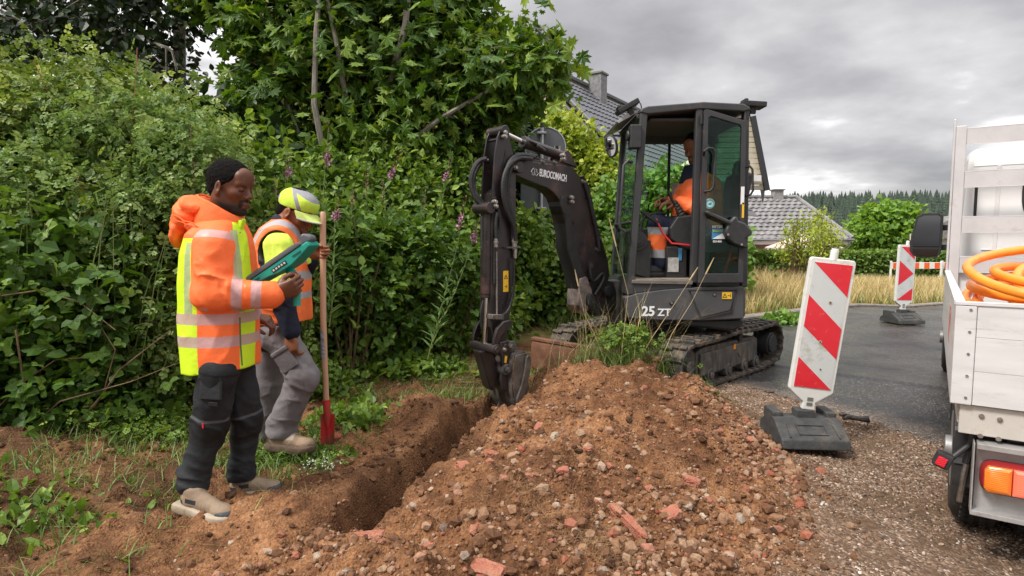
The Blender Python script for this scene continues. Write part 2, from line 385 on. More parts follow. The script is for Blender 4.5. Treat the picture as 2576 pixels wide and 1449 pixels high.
def hfun(x,y,detail=True):
 x=np.asarray(x,float);y=np.asarray(y,float)
 z=np.zeros_like(x)
 k=kerb_side(x,y)
 z+=0.07*sstep(0.05,0.6,k)
 z-=1.25*sstep(6,34,y)*sstep(0,6,k+2*(x-6))
 z-=0.085*sstep(1.2,2.3,x)*(1-sstep(3.4,4.8,y))
 z+=0.16*sstep(-1.5,-2.8,x)*sstep(6.5,3.0,y)
 dm,sm_,tm,vals=seg_dist(x,y,MOUND,[(m[2],m[3])for m in MOUND])
 hh,ww=vals
 jag=0.12*fbm(x,y,f=1.6,o=3,s=5)
 u=np.clip(dm/np.maximum(ww*(1.02+jag),0.05),0,1.6)
 prof=np.where(u<1,(1-u)**1.15*(1-0.18*np.cos(u*3)),0)
 prof=np.minimum(prof,0.95-0.12*np.exp(-(u/0.22)**2))*(u<1)
 zm_=hh*prof*.98*(1+.22*fbm(x,y,f=1.9,o=2,s=67));pl_=.31*np.exp(-(((x-.52)/.30)**4+((y-4.62)/.26)**2));pl2=.25*np.exp(-(((x-1.36)/.30)**2+((y-4.5)/.32)**2));zm_=np.maximum(zm_,np.maximum(pl_,pl2))+.25*np.minimum(zm_,np.maximum(pl_,pl2));z+=np.minimum(zm_,.36+(zm_-.36)*.25)
 z+=0.17*np.exp(-(((x+0.62)/0.26)**2+((y-4.12)/0.42)**2))
 z+=0.07*np.exp(-(((x+1.0)/0.35)**2+((y-2.75)/0.4)**2))
 z+=0.10*np.exp(-(((x+3.1)/0.5)**2+((y-3.15)/0.22)**2))
 z+=0.20*np.exp(-(((x-0.42)/0.36)**2+((y-5.05)/0.22)**2))+.10*np.exp(-(((x-0.95)/0.3)**2+((y-4.85)/0.16)**2))
 z+=.10*np.exp(-(((x+.95)/.8)**2+((y-5.5)/.4)**2))
 dt,st,tt,_=seg_dist(x,y,TRENCH)
 wob=0.06*fbm(x,y,f=2.6,o=3,s=9)+.05*fbm(x,y,f=8,o=3,s=64)
 wall=1-sstep(0.05,0.16,dt+wob)
 dep=(0.42+.10*fbm(x,y,f=3,o=2,s=65))*sstep(2.2,3.1,y)
 z=z*(1-wall*0.8)-dep*wall
 if detail:
  near=(1-sstep(7,12,np.hypot(x,y)))*(1-sstep(-.3,0.0,k))
  soil=sstep(1.12,0.9,u)
  left=sstep(0.6,0.0,x-0.1)
  amp=0.012+0.028*np.maximum(soil,left*0.8)
  flat=road_mask(x,y)
  z+=near*(1-flat)*(amp*fbm(x,y,f=4.0,o=3,s=3)*1.3+amp*0.9*fbm(x,y,f=17,o=3,s=4,g=0.6))
  c=np.maximum(fbm(x,y,f=9,o=2,s=6)-0.15,0)
  z+=near*(1-flat)*c*0.10*np.maximum(soil,left*0.6)
  z+=near*left*(1-flat)*.05*np.maximum(fbm(x,y,f=2.3,o=3,s=61)-.05,0)*2
  z+=near*left*.030*(1-np.abs(fbm(x,y,f=6,o=3,s=62)))*sstep(-.1,.4,fbm(x,y,f=1.3,o=2,s=63))
 z-=0.012*road_mask(x,y)
 return z
def road_mask(x,y):
 k=kerb_side(x,y);d,s_,_,_=seg_dist(x,y,EDGE)
 side=d*-s_
 return np.where((k<0.0)&(side>0),1.0,0.0)
def h1(x,y):return float(hfun(np.array([x]),np.array([y]))[0])
def axis(lo,f0,f1,hi,step,grow=1.09):
 a=list(np.arange(f0,f1+1e-6,step));s_=step;v=a[-1]
 while v<hi:s_*=grow;v+=s_;a.append(min(v,hi))
 s_=step;v=a[0];b=[]
 while v>lo:s_*=grow;v-=s_;b.append(max(v,lo))
 return np.array(list(reversed(b))+a)
gx=axis(-900,-3.2,2.6,900,0.016);gy=axis(-60,1.5,5.7,1200,0.016)
X,Yg=np.meshgrid(gx,gy);Z=hfun(X,Yg)
ny,nx=X.shape;idx=np.arange(nx*ny).reshape(ny,nx)
fc=np.stack([idx[:-1,:-1],idx[:-1,1:],idx[1:,1:],idx[1:,:-1]],-1).reshape(-1,4)
dm,_,_,vals=seg_dist(X,Yg,MOUND,[(m[2],m[3])for m in MOUND]);uM=dm/vals[1]
kk=kerb_side(X,Yg)
a_grass=sstep(0.0,0.3,kk)
a_grav=sstep(0.15,0.5,X-0.33*(Yg-2.0))*sstep(0.95,1.25,uM+0.15*fbm(X,Yg,f=2.5,o=3,s=8))*(1-a_grass)
dt,_,_,_=seg_dist(X,Yg,TRENCH)
a_dark=(1-sstep(0.18,0.34,dt))*sstep(2.3,3.0,Yg)*0.32;a_dark=np.maximum(a_dark,.75*sstep(-1.1,-1.9,X)*sstep(-.35,.25,fbm(X,Yg,f=1.6,o=4,s=66)))  # darker soil along the trench and in patches toward the left
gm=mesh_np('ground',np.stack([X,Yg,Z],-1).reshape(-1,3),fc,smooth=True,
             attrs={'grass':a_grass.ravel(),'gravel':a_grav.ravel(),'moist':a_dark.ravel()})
m=bpy.data.materials.new('soil_and_gravel');m.use_nodes=True;t=m.node_tree;b=t.nodes['Principled BSDF']
def nd(tp,**k):
 n=t.nodes.new(tp)
 for a_,b_ in k.items():setattr(n,a_,b_)
 return n
def L(a_,b_):t.links.new(a_,b_)
co=nd('ShaderNodeTexCoord')
def noise(sc,det=6,ro=0.6):
 n=nd('ShaderNodeTexNoise');n.inputs['Scale'].default_value=sc;n.inputs['Detail'].default_value=det;n.inputs['Roughness'].default_value=ro
 L(co.outputs['Object'],n.inputs['Vector']);return n.outputs[0]
def ramp(src,stops):
 r=nd('ShaderNodeValToRGB');L(src,r.inputs[0]);els=r.color_ramp.elements
 els[0].position,els[0].color=stops[0][0],(*stops[0][1],1);els[1].position,els[1].color=stops[-1][0],(*stops[-1][1],1)
 for p_,c_ in stops[1:-1]:q=els.new(p_);q.color=(*c_,1)
 return r.outputs[0]
def mixc_(f,a_,b_):
 q=nd('ShaderNodeMix',data_type='RGBA')
 if isinstance(f,float):q.inputs[0].default_value=f
 else:L(f,q.inputs[0])
 L(a_,q.inputs[6]);L(b_,q.inputs[7]);return q.outputs[2]
def attr(nm):
 q=nd('ShaderNodeAttribute');q.attribute_name=nm;return q.outputs['Fac']
soilc=ramp(noise(5.5,9,0.65),[(0.30,(0.060,0.027,0.012)),(0.45,(0.155,0.073,0.033)),(0.60,(0.25,0.125,0.060)),(0.75,(0.32,0.185,0.105))])
fine=ramp(noise(70,4,0.7),[(0.35,(0.55,0.5,0.45)),(0.62,(1.25,1.25,1.2))])
mul=nd('ShaderNodeMix',data_type='RGBA',blend_type='MULTIPLY');mul.inputs[0].default_value=1.0;L(soilc,mul.inputs[6]);L(fine,mul.inputs[7]);soilc=mul.outputs[2];dmp=ramp(noise(1.6,5,.6),[(.36,(.58,.52,.48)),(.56,(1.08,1.06,1.04))]);mul=nd('ShaderNodeMix',data_type='RGBA',blend_type='MULTIPLY');mul.inputs[0].default_value=1.0;L(soilc,mul.inputs[6]);L(dmp,mul.inputs[7]);soilc=mul.outputs[2]
vo=nd('ShaderNodeTexVoronoi');vo.inputs['Scale'].default_value=95;L(co.outputs['Object'],vo.inputs['Vector'])
hsv=nd('ShaderNodeSeparateColor');L(vo.outputs['Color'],hsv.inputs[0])
gravc=ramp(hsv.outputs[0],[(0.0,(0.05,0.034,0.025)),(0.45,(0.15,0.095,0.062)),(0.8,(0.27,0.18,0.12)),(0.95,(0.42,0.32,0.24)),(1.0,(0.65,0.6,0.55))])
gsoil=ramp(noise(3.2,8,0.6),[(0.42,(0,0,0)),(0.60,(1,1,1))])
gdirt=ramp(noise(30,6),[(0.3,(0.065,0.040,0.024)),(0.7,(0.17,0.105,0.062))])
gravc=mixc_(gsoil,gravc,gdirt)
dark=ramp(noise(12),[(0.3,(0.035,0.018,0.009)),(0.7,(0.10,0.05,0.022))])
grs=ramp(noise(1.7,8,0.7),[(0.3,(0.06,0.075,0.018)),(0.5,(0.16,0.13,0.04)),(0.7,(0.26,0.20,0.075))])
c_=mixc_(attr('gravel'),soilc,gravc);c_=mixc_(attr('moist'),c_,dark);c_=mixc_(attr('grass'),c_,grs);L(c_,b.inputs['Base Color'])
b.inputs['Roughness'].default_value=0.9;b.inputs['Specular IOR Level'].default_value=0.25
bpn=nd('ShaderNodeBump');bpn.inputs['Strength'].default_value=0.65;bpn.inputs['Distance'].default_value=0.02
ad=nd('ShaderNodeMath',operation='ADD');L(noise(26,9,0.6),ad.inputs[0])
sc_=nd('ShaderNodeMath',operation='MULTIPLY');sc_.inputs[1].default_value=-0.6;L(vo.outputs['Distance'],sc_.inputs[0]);L(sc_.outputs[0],ad.inputs[1])
L(ad.outputs[0],bpn.inputs['Height']);L(bpn.outputs[0],b.inputs['Normal'])
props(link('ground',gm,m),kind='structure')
# ---- road
def resample(pts,step):
 out_=[Vector((*pts[0][:2],0))]
 for i in range(len(pts)-1):
  a_=Vector((*pts[i][:2],0));b_=Vector((*pts[i+1][:2],0));n=max(1,int((b_-a_).length/step))
  for j in range(1,n+1):out_.append(a_.lerp(b_,j/n))
 return out_
def chaikin(pts,n=2):
 for _ in range(n):
  q=[pts[0]]
  for i in range(len(pts)-1):
   a_,b_=pts[i],pts[i+1];q+=[tuple(a_[k]*.75+b_[k]*.25 for k in range(2)),tuple(a_[k]*.25+b_[k]*.75 for k in range(2))]
  pts=q+[pts[-1]]
 return pts
rx=axis(-2,0.8,6.0,60,0.05,1.05);ry=axis(-3,3.0,10.5,42,0.05,1.05)
RX,RY=np.meshgrid(rx,ry)
ke=kerb_side(RX,RY);de,se,_,_=seg_dist(RX,RY,EDGE);ed=de*-se
ragged=0.05*fbm(RX,RY,f=3,o=3,s=21)+0.03*fbm(RX,RY,f=14,o=2,s=22)
inside=(ke<0.03)&(ed+ragged>0);rg_=ed+ragged
JA=Vector((1.95,6.74,0));JB=Vector((3.85,5.06,0));jd=(JB-JA).normalized()
jn=(RX-JA.x)*-jd.y+(RY-JA.y)*jd.x
wig=0.02*fbm(RX,RY,f=4,o=2,s=23)
RZ=0.012*sstep(-0.012,0.012,jn+wig)+0.003*fbm(RX,RY,f=1.2,o=2,s=24)+hfun(RX,RY,False)-.004+0.018*sstep(0,.12,rg_)
ri=np.arange(RX.size).reshape(RX.shape)
fq=np.stack([ri[:-1,:-1],ri[:-1,1:],ri[1:,1:],ri[1:,:-1]],-1).reshape(-1,4)
keep=inside.ravel()[fq].all(1)
fq=fq[keep]
used,inv=np.unique(fq,return_inverse=True);vv=np.stack([RX,RY,RZ],-1).reshape(-1,3)[used]
a_j=np.exp(-(np.abs(jn+wig)/0.035)**2).ravel()[used];a_new=sstep(-0.02,0.02,jn+wig).ravel()[used];a_edge=(1-sstep(.0,.32,rg_+.16*fbm(RX,RY,f=5,o=4,s=25))).ravel()[used]
rm=mesh_np('road',vv,inv.reshape(-1,4),smooth=True,attrs={'joint':a_j,'newer':a_new,'spill':a_edge})
m=bpy.data.materials.new('wet_asphalt');m.use_nodes=True;t=m.node_tree;b=t.nodes['Principled BSDF'];co=nd('ShaderNodeTexCoord')
v2=nd('ShaderNodeTexVoronoi');v2.inputs['Scale'].default_value=140;L(co.outputs['Object'],v2.inputs['Vector'])
s2=nd('ShaderNodeSeparateColor');L(v2.outputs['Color'],s2.inputs[0])
old=ramp(s2.outputs[0],[(0,(0.007,0.007,0.007)),(0.6,(0.024,0.023,0.022)),(0.92,(0.06,0.055,0.05)),(1.0,(0.30,0.28,0.26))])
new=ramp(s2.outputs[0],[(0,(0.024,0.023,0.022)),(0.7,(0.050,0.046,0.044)),(1.0,(0.12,0.11,0.10))])
c_=mixc_(attr('newer'),old,new)
wet=ramp(noise(0.9,7,0.62),[(0.36,(0.40,0.40,0.40)),(0.60,(1.25,1.22,1.2))])
mu=nd('ShaderNodeMix',data_type='RGBA',blend_type='MULTIPLY');mu.inputs[0].default_value=1;L(c_,mu.inputs[6]);L(wet,mu.inputs[7])
blk=nd('ShaderNodeRGB');blk.outputs[0].default_value=(0.006,0.006,0.006,1);c_=mixc_(attr('joint'),mu.outputs[2],blk.outputs[0]);spc=ramp(s2.outputs[0],[(0,(0.03,0.02,0.014)),(0.6,(0.11,0.075,0.05)),(1.0,(0.30,0.25,0.2))]);c_=mixc_(attr('spill'),c_,spc);L(c_,b.inputs['Base Color'])
rr=nd('ShaderNodeMapRange');L(noise(1.3,7,0.62),rr.inputs[0]);rr.inputs[1].default_value=0.36;rr.inputs[2].default_value=0.64;rr.inputs[3].default_value=0.14;rr.inputs[4].default_value=0.48
L(rr.outputs[0],b.inputs['Roughness']);b.inputs['Specular IOR Level'].default_value=0.45
bpn=nd('ShaderNodeBump');bpn.inputs['Strength'].default_value=0.45;bpn.inputs['Distance'].default_value=0.006
L(v2.outputs['Distance'],bpn.inputs['Height']);L(bpn.outputs[0],b.inputs['Normal'])
props(link('road',rm,m),kind='structure')
# ---- kerb
kp=[p for p in resample(chaikin(KERB,3),0.35)if p.x>0.9]
mb=MB();prof=[(-0.10,-0.12),(-0.10,0.075),(-0.08,0.095),(0.08,0.095),(0.10,0.075),(0.10,-0.12)]
ring=[]
for i,p in enumerate(kp):
 d=(kp[min(i+1,len(kp)-1)]-kp[max(i-1,0)]).normalized();nrm=Vector((-d.y,d.x,0));p=p+nrm*0.10
 zz=float(hfun(np.array([p.x]),np.array([p.y]),False)[0])
 ring.append([p+nrm*a_+Vector((0,0,zz-0.03+b_))for a_,b_ in prof])
vs=[v for r_ in ring for v in r_];n=len(prof)
mb.add(vs,[(i*n+j,i*n+(j+1)%n,(i+1)*n+(j+1)%n,(i+1)*n+j)for i in range(len(ring)-1)for j in range(n)])
props(mb.build('kerb',mat('kerb_concrete',(0.17,0.145,0.12),(0.26,0.225,0.19),scale=6,rough=0.85,bump=0.4,bscale=60)),kind='structure')
# ---- hill far behind
hx=np.linspace(-300,900,90);hy=np.linspace(170,700,40);HX,HY=np.meshgrid(hx,hy)
def hillz(x,y):
 return-3+21.5*sstep(170,300,y)*(0.80+0.2*sstep(60,140,x))*(1+0.10*fbm(x,y,f=0.008,o=2,s=31))+8*sstep(300,600,y)
hi=np.arange(HX.size).reshape(HX.shape)
hq=np.stack([hi[:-1,:-1],hi[:-1,1:],hi[1:,1:],hi[1:,:-1]],-1).reshape(-1,4)
props(link('hill',mesh_np('hill',np.stack([HX,HY,hillz(HX,HY)],-1).reshape(-1,3),hq,smooth=True),
           mat('hill_floor',(0.02,0.035,0.02),(0.035,0.05,0.025),scale=0.1,rough=0.95)),kind='structure')
# ---- stones: one rubble mass, and fine gravel
def rock_tmpl(seed,sub=1):
 bm=bmesh.new();bmesh.ops.create_icosphere(bm,subdivisions=sub,radius=0.5);g=random.Random(seed)
 sx,sy,sz=g.uniform(.8,1.25),g.uniform(.6,1.0),g.uniform(.45,.8)
 for v in bm.verts:
  k=1+g.uniform(-.2,.2);v.co=Vector((v.co.x*sx*k,v.co.y*sy*k,v.co.z*sz*k))
 bm.verts.ensure_lookup_table()
 V=np.array([v.co[:]for v in bm.verts]);Fc=np.array([[v.index for v in f.verts]for f in bm.faces]);bm.free();return V,Fc
def scatter_rocks(name,xs,ys,sizes,m,seed,sink=0.2,zf=None,kind='stuff',cat=None,label=None,sub=1):
 g=np.random.default_rng(seed);parts=[];n=len(xs);zz=hfun(xs,ys);z=zz+sizes*(0.28-sink)
 for k in range(6):
  q=np.arange(n)%6==k
  if not q.any():continue
  ax=norm(g.normal(size=(q.sum(),3))*[1,1,.35]);up=norm(g.normal(size=(q.sum(),3))*[.5,.5,1]+[0,0,1.0])
  parts.append(instance(rock_tmpl(seed*10+k,sub),np.stack([xs[q],ys[q],z[q]],1),ax,up,sizes[q],g.random(q.sum())))
 V,Fc,Rn=join(parts)
 o=link(name,mesh_np(name,V,Fc,rnd=Rn),m);return props(o,label,cat,kind=kind)
def rock_mat(name,stops,bump=0.5):
 m=bpy.data.materials.new(name);m.use_nodes=True
 global t,b,co
 t=m.node_tree;b=t.nodes['Principled BSDF'];co=nd('ShaderNodeTexCoord')
 c_=ramp(attr('rnd'),stops)
 d_=ramp(noise(60,5,0.7),[(0.3,(0.55,0.5,0.45)),(0.7,(1.15,1.12,1.1))])
 q=nd('ShaderNodeMix',data_type='RGBA',blend_type='MULTIPLY');q.inputs[0].default_value=1;L(c_,q.inputs[6]);L(d_,q.inputs[7])
 L(q.outputs[2],b.inputs['Base Color']);b.inputs['Roughness'].default_value=0.8;b.inputs['Specular IOR Level'].default_value=0.3
 bb=nd('ShaderNodeBump');bb.inputs['Strength'].default_value=bump;bb.inputs['Distance'].default_value=0.006;L(noise(150,5),bb.inputs['Height']);L(bb.outputs[0],b.inputs['Normal'])
 return m
stone_m=rock_mat('rubble_stone',[(0.0,(0.10,0.045,0.02)),(0.36,(0.20,0.10,0.050)),(0.62,(0.27,0.155,0.09)),(0.80,(0.34,0.23,0.15)),(0.89,(0.30,0.085,0.045)),(0.965,(0.42,0.35,0.27)),(1.0,(0.16,0.12,0.10))])
g=np.random.default_rng(11);xs=g.uniform(-1.6,2.2,60000);ys=g.uniform(1.3,5.2,60000)
dm,sm_,_,vals=seg_dist(xs,ys,MOUND,[(q[2],q[3])for q in MOUND]);u=dm/vals[1]*np.where(sm_>0,1,1.0)
pr=np.where(u<1.12,0.22+0.6*sstep(0.35,0.85,u)*(sm_>0)+0.45*sstep(3.0,2.2,ys),0.0)+np.where((u>=1.12)&(u<1.35)&(sm_>0),0.10,0)
pr+=np.where((u>=1.0)&(xs<0),0.035,0)
dt,_,_,_=seg_dist(xs,ys,TRENCH);pr*=np.where((dt<0.25)&(ys>2.9),0.25,1)
pr*=0.4+0.9*sstep(-0.35,0.35,fbm(xs,ys,f=1.7,o=3,s=12))
pr[road_mask(xs,ys)>0]=0
kp_=g.random(60000)<pr*0.75;xs,ys,u,sm_=xs[kp_],ys[kp_],u[kp_],sm_[kp_]
sz=0.007+0.014*g.random(len(xs))**1.5+0.050*g.random(len(xs))**8+0.014*(sm_>0)*sstep(0.4,0.9,u)*g.random(len(xs))
scatter_rocks('rubble',xs,ys,sz,stone_m,3,sink=0.16,label='loose brown stones and rubble spread over the dug earth mound',cat='rubble')
clod_m=rock_mat('soil_clod',[(0.0,(0.055,0.027,0.013)),(0.5,(0.15,0.073,0.034)),(0.9,(0.24,0.13,0.066)),(1.0,(0.33,0.2,0.12))],.8)
xs=g.uniform(-3.6,1.5,40000);ys=g.uniform(1.5,5.6,40000);dt,_,_,_=seg_dist(xs,ys,TRENCH);dm,_,_,vals=seg_dist(xs,ys,MOUND,[(q[2],q[3])for q in MOUND])
pr=(.10+.38*sstep(-.2,.4,fbm(xs,ys,f=2.1,o=3,s=15)))*((xs>-1.7)|(ys<2.9)|(fbm(xs,ys,f=1.2,o=2,s=16)>.1));pr*=np.where(dm/vals[1]<1,.7,1)*(road_mask(xs,ys)<.5)*np.where(dt<.26,1.6,1)*(ys>1.5);ok=(g.random(40000)<pr*.8)&(xs<.6+.3*ys)
xs,ys=xs[ok],ys[ok];scatter_rocks('soil_clods',xs,ys,.007+.016*g.random(len(xs))+.045*g.random(len(xs))**9,clod_m,6,sink=.18,label='crumbly brown soil clods over the dug bank and mound',cat='soil clods')
peb_m=rock_mat('gravel_pebble',[(0.0,(0.06,0.042,0.03)),(0.4,(0.17,0.11,0.073)),(0.7,(0.28,0.195,0.13)),(0.9,(0.42,0.33,0.25)),(0.97,(0.55,0.51,0.46)),(1.0,(0.17,0.06,0.04))],0.2)
xs=g.uniform(0.1,3.4,60000);ys=g.uniform(1.6,5.8,60000)
dm,sm_,_,vals=seg_dist(xs,ys,MOUND,[(q[2],q[3])for q in MOUND]);u=dm/vals[1]
de_,se_,_,_=seg_dist(xs,ys,EDGE);ok=(u>0.95)&((road_mask(xs,ys)<.5)|(g.random(60000)<.5*np.exp(-np.abs(de_)/.10)))&(sm_>0)&(fbm(xs,ys,f=2.2,o=3,s=14)>-0.25+0.4*(g.random(60000)-.5));ok&=(np.abs(xs/ys)<1.0)
xs,ys=xs[ok][:26000],ys[ok][:26000]
scatter_rocks('gravel',xs,ys,0.005+0.010*g.random(len(xs))**2+0.016*g.random(len(xs))**12,peb_m,4,sink=0.2,label='fine wet gravel beside the asphalt edge',cat='gravel')
# ---- red brick fragments, one by one
brick_m=mat('brick_fragment',(0.30,0.095,0.055),(0.40,0.16,0.10),scale=25,rough=0.85,bump=0.7,bscale=90,dirt=(0.26,0.15,0.085),dscale=12,damt=0.55)
def brick(px,py,size,label,asp=(1,.7,.5),seed=0,az=None,zg=0.1):
 size*=.84
 q=PG(px,py,zg)
 for _ in range(12):zg=h1(q.x,q.y);q=q.lerp(PG(px,py,zg),0.6)
 g=random.Random(seed);bm=bmesh.new();bmesh.ops.create_cube(bm,size=1.0)
 bmesh.ops.subdivide_edges(bm,edges=bm.edges,cuts=3,use_grid_fill=True)
 for v in bm.verts:
  v.co+=Vector((g.uniform(-1,1),g.uniform(-1,1),g.uniform(-1,1)))*0.085
  r_=v.co.length;v.co*=(1-0.42*max(0,r_-0.5))
  v.co.x*=1+0.25*v.co.y*g.choice((1,.6));v.co=Vector((v.co.x*asp[0],v.co.y*asp[1],v.co.z*asp[2]))*size
 bmesh.ops.triangulate(bm,faces=bm.faces)
 me=bpy.data.meshes.new('brick_fragment');bm.to_mesh(me);bm.free()
 o=link('brick_fragment',me,brick_m);o.location=(q.x,q.y,h1(q.x,q.y)+size*asp[2]*0.12)
 o.rotation_euler=(g.uniform(-.35,.35),g.uniform(-.35,.35),g.uniform(0,6.28)if az is None else az)
 return props(o,label,'brick','red brick fragments lying on the dug earth')
brick(1168,1185,0.125,'long red brick piece standing on the trench edge above the bank',(.6,1.15,.7),1,0.4)
brick(1355,1080,0.10,'red brick piece high on the mound below the digging bucket',(.6,1.2,.5),2,-0.3)
brick(1237,1145,0.075,'small flat red brick bit near the trench rim',(1.1,.6,.5),3,0.2)
brick(1415,1185,0.065,'pale red brick bit halfway up the left face of the mound',(1,.7,.5),4)
brick(1330,1200,0.070,'flat triangular red brick chip on the left face of the mound',(1,.8,.45),5)
brick(1580,1320,0.21,'long thin red slab leaning down the right slope of the mound',(.22,1.1,.3),6,0.60)
brick(1740,1215,0.085,'dark red brick lump in the rubble at the right foot of the mound',(.7,1.1,.6),7)
brick(1632,1225,0.06,'small brown red brick piece halfway down the right slope',(1,.7,.5),8)
brick(1948,1135,0.075,'brick red block beside the rubber foot of the near barrier',(1,.8,.6),9,0.1)
brick(1690,1300,0.09,'large dark red brick lump low on the right slope above the gravel',(1.1,.8,.7),10)
brick(930,1355,0.115,'flat red brick piece in the rubble in front of the trench end',(1.3,.7,.4),11,0.1)
brick(1225,1440,0.11,'pinkish red brick piece at the bottom edge of the rubble',(1.2,.8,.4),12,-0.3)
brick(1080,1375,0.05,'small red brick chip in the foreground rubble right of the trench end',(1,.8,.5),13)
brick(1885,1110,0.07,'red brick lump between the mound and the barrier foot',(1,.8,.6),14)
brick(1480,1135,0.055,'small red brown brick chip near the middle of the mound',(1,.8,.5),15)
q=PG(2148,1062,0.0)
mb=MB();mb.tube([q+Vector((-.07,.02,.02)),q+Vector((-.03,.02,.035)),q+Vector((.02,-.01,.03)),q+Vector((.07,-.04,.035)),q+Vector((.09,-.03,.01))],[.012,.022,.018,.026,.010],7)
mb.box(q+Vector((-.06,.03,.045)),(.05,.03,.02))
props(mb.build('rubber_scrap',mat('scrap_black',(0.02,0.02,0.02),(0.06,0.04,0.03),scale=30,rough=0.5,bump=0.5,bscale=80),bevel=.003),'black rubber scrap lying on the gravel by the asphalt edge','scrap')
# ============================================================ VEGETATION
LM_rose=leaf_mat('rose_leaf',(0.045,0.085,0.014),(0.155,0.225,0.042),(0.40,0.47,0.15))
LM_rosey=leaf_mat('rose_leaf_pale',(0.07,0.13,0.03),(0.17,0.27,0.07),(0.34,0.43,0.16))
LM_bram=leaf_mat('bramble_leaf',(0.022,0.062,0.008),(0.075,0.15,0.020),(0.20,0.31,0.06),rough=0.5,spec=0.3)
LM_maple=leaf_mat('maple_leaf',(0.022,0.062,0.009),(0.085,0.17,0.020),(0.26,0.36,0.055),rough=0.48)
LM_samara=leaf_mat('maple_samara',(0.20,0.24,0.05),(0.34,0.36,0.09),(0.50,0.47,0.16))
LM_darkt=leaf_mat('shade_darkened_leaf',(0.005,0.013,0.003),(0.013,0.030,0.007),(0.05,0.09,0.02),transl=0.15)  # leaf colour darkened to stand for the shade under a thick canopy
LM_nettle=leaf_mat('nettle_leaf',(0.036,0.085,0.012),(0.125,0.215,0.030),(0.31,0.42,0.085))
LM_lime=leaf_mat('lime_shrub_leaf',(0.12,0.19,0.02),(0.30,0.38,0.05),(0.52,0.56,0.12))
LM_shrub=leaf_mat('garden_shrub_leaf',(0.06,0.13,0.022),(0.14,0.27,0.045),(0.28,0.42,0.10))
LM_fire=leaf_mat('willowherb_leaf',(0.05,0.11,0.025),(0.11,0.20,0.05),(0.21,0.32,0.10))
LM_tree=leaf_mat('round_tree_leaf',(0.06,0.14,0.02),(0.15,0.28,0.035),(0.28,0.42,0.07))
LM_hedge=leaf_mat('clipped_hedge_leaf',(0.05,0.11,0.02),(0.13,0.22,0.04),(0.24,0.34,0.08))
LM_green=leaf_mat('green_grass',(0.05,0.10,0.02),(0.12,0.20,0.04),(0.26,0.34,0.11),transl=0.25)
LM_straw=leaf_mat('dry_grass',(0.24,0.21,0.07),(0.50,0.40,0.17),(0.78,0.64,0.36),transl=0.3)
LM_conif=leaf_mat('hazed_conifer_needles',(0.050,0.072,0.055),(0.068,0.095,0.070),(0.085,0.118,0.085),transl=0.05,rough=0.9)  # distance haze put into the colour: paler, low-contrast needles
bark=mat('grey_bark',(0.16,0.14,0.115),(0.30,0.27,0.225),scale=14,rough=0.85,bump=0.5,bscale=40,stretch=(1,1,.3))
twig_m=mat('brown_twig',(0.10,0.055,0.03),(0.20,0.13,0.07),scale=10,rough=0.8)
gstem_m=mat('green_stem',(0.10,0.16,0.04),(0.20,0.24,0.08),scale=6,rough=0.6)
rstem_m=mat('red_stem',(0.22,0.06,0.035),(0.32,0.13,0.06),scale=6,rough=0.5)
def shrub(name,label,cat,blobs,nc,per,spread,tmpl,size,lm,seed,droop=0.2,upw=0.6,inner=0.5,gap=0.0,gapf=1.2,stems=None,stem_m=twig_m,clip=None,group=None,root=None,rv=0.45,fill=0):
 base=root or(np.mean([q[0]for q in blobs],0));loc=(float(base[0]),float(base[1]),h1(float(base[0]),float(base[1])))
 th=thing(name,label,cat,loc,group=group)
 pos,od,cr_=crown_points(blobs,nc,per,spread,inner,gap,gapf,seed)
 if clip is not None:
  k_=clip(pos);pos,od,cr_=pos[k_],od[k_],cr_[k_]
 gz=hfun(pos[:,0],pos[:,1],False);k_=pos[:,2]>gz+0.01;pos,od,cr_=pos[k_],od[k_],cr_[k_]
 parts_=[leafy(pos,od,cr_,tmpl,size,seed,droop,upw,rv=rv)]
 if fill:
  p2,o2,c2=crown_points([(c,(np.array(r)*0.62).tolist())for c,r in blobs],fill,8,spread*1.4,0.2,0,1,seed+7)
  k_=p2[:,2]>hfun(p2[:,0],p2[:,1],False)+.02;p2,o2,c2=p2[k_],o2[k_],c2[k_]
  parts_.append(leafy(p2,o2,c2*.4,T_oval(.3,.4),min(size*1.1,.09),seed+5,droop,upw,rv=.2))  # inner leaves keep to dark tones, painting the shade inside the shrub
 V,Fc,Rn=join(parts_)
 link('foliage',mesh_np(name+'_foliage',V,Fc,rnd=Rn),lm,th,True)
 mb=MB();g=random.Random(seed)
 for pts,r0,r1 in(stems or[]):
  n=len(pts);mb.tube(pts,[r0+(r1-r0)*i/(n-1)for i in range(n)],6)
 for c,r in blobs[:10]:
  for _ in range(5 if stems is None else 2):
   a=Vector((c[0]+g.uniform(-.3,.3)*r[0],c[1]+g.uniform(-.3,.3)*r[1],h1(c[0],c[1])-.02));e_=Vector((c[0]+g.uniform(-.9,.9)*r[0],c[1]+g.uniform(-.9,.9)*r[1],c[2]+g.uniform(.3,.95)*r[2]))
   mid=a.lerp(e_,.5)+Vector((g.uniform(-.1,.1),g.uniform(-.1,.1),.1));mb.tube([a,a.lerp(mid,.5),mid,mid.lerp(e_,.5)+Vector((0,0,.03)),e_],[.012,.010,.008,.006,.003],5)
 mb.build('stem',stem_m,th,world=True)
 return th
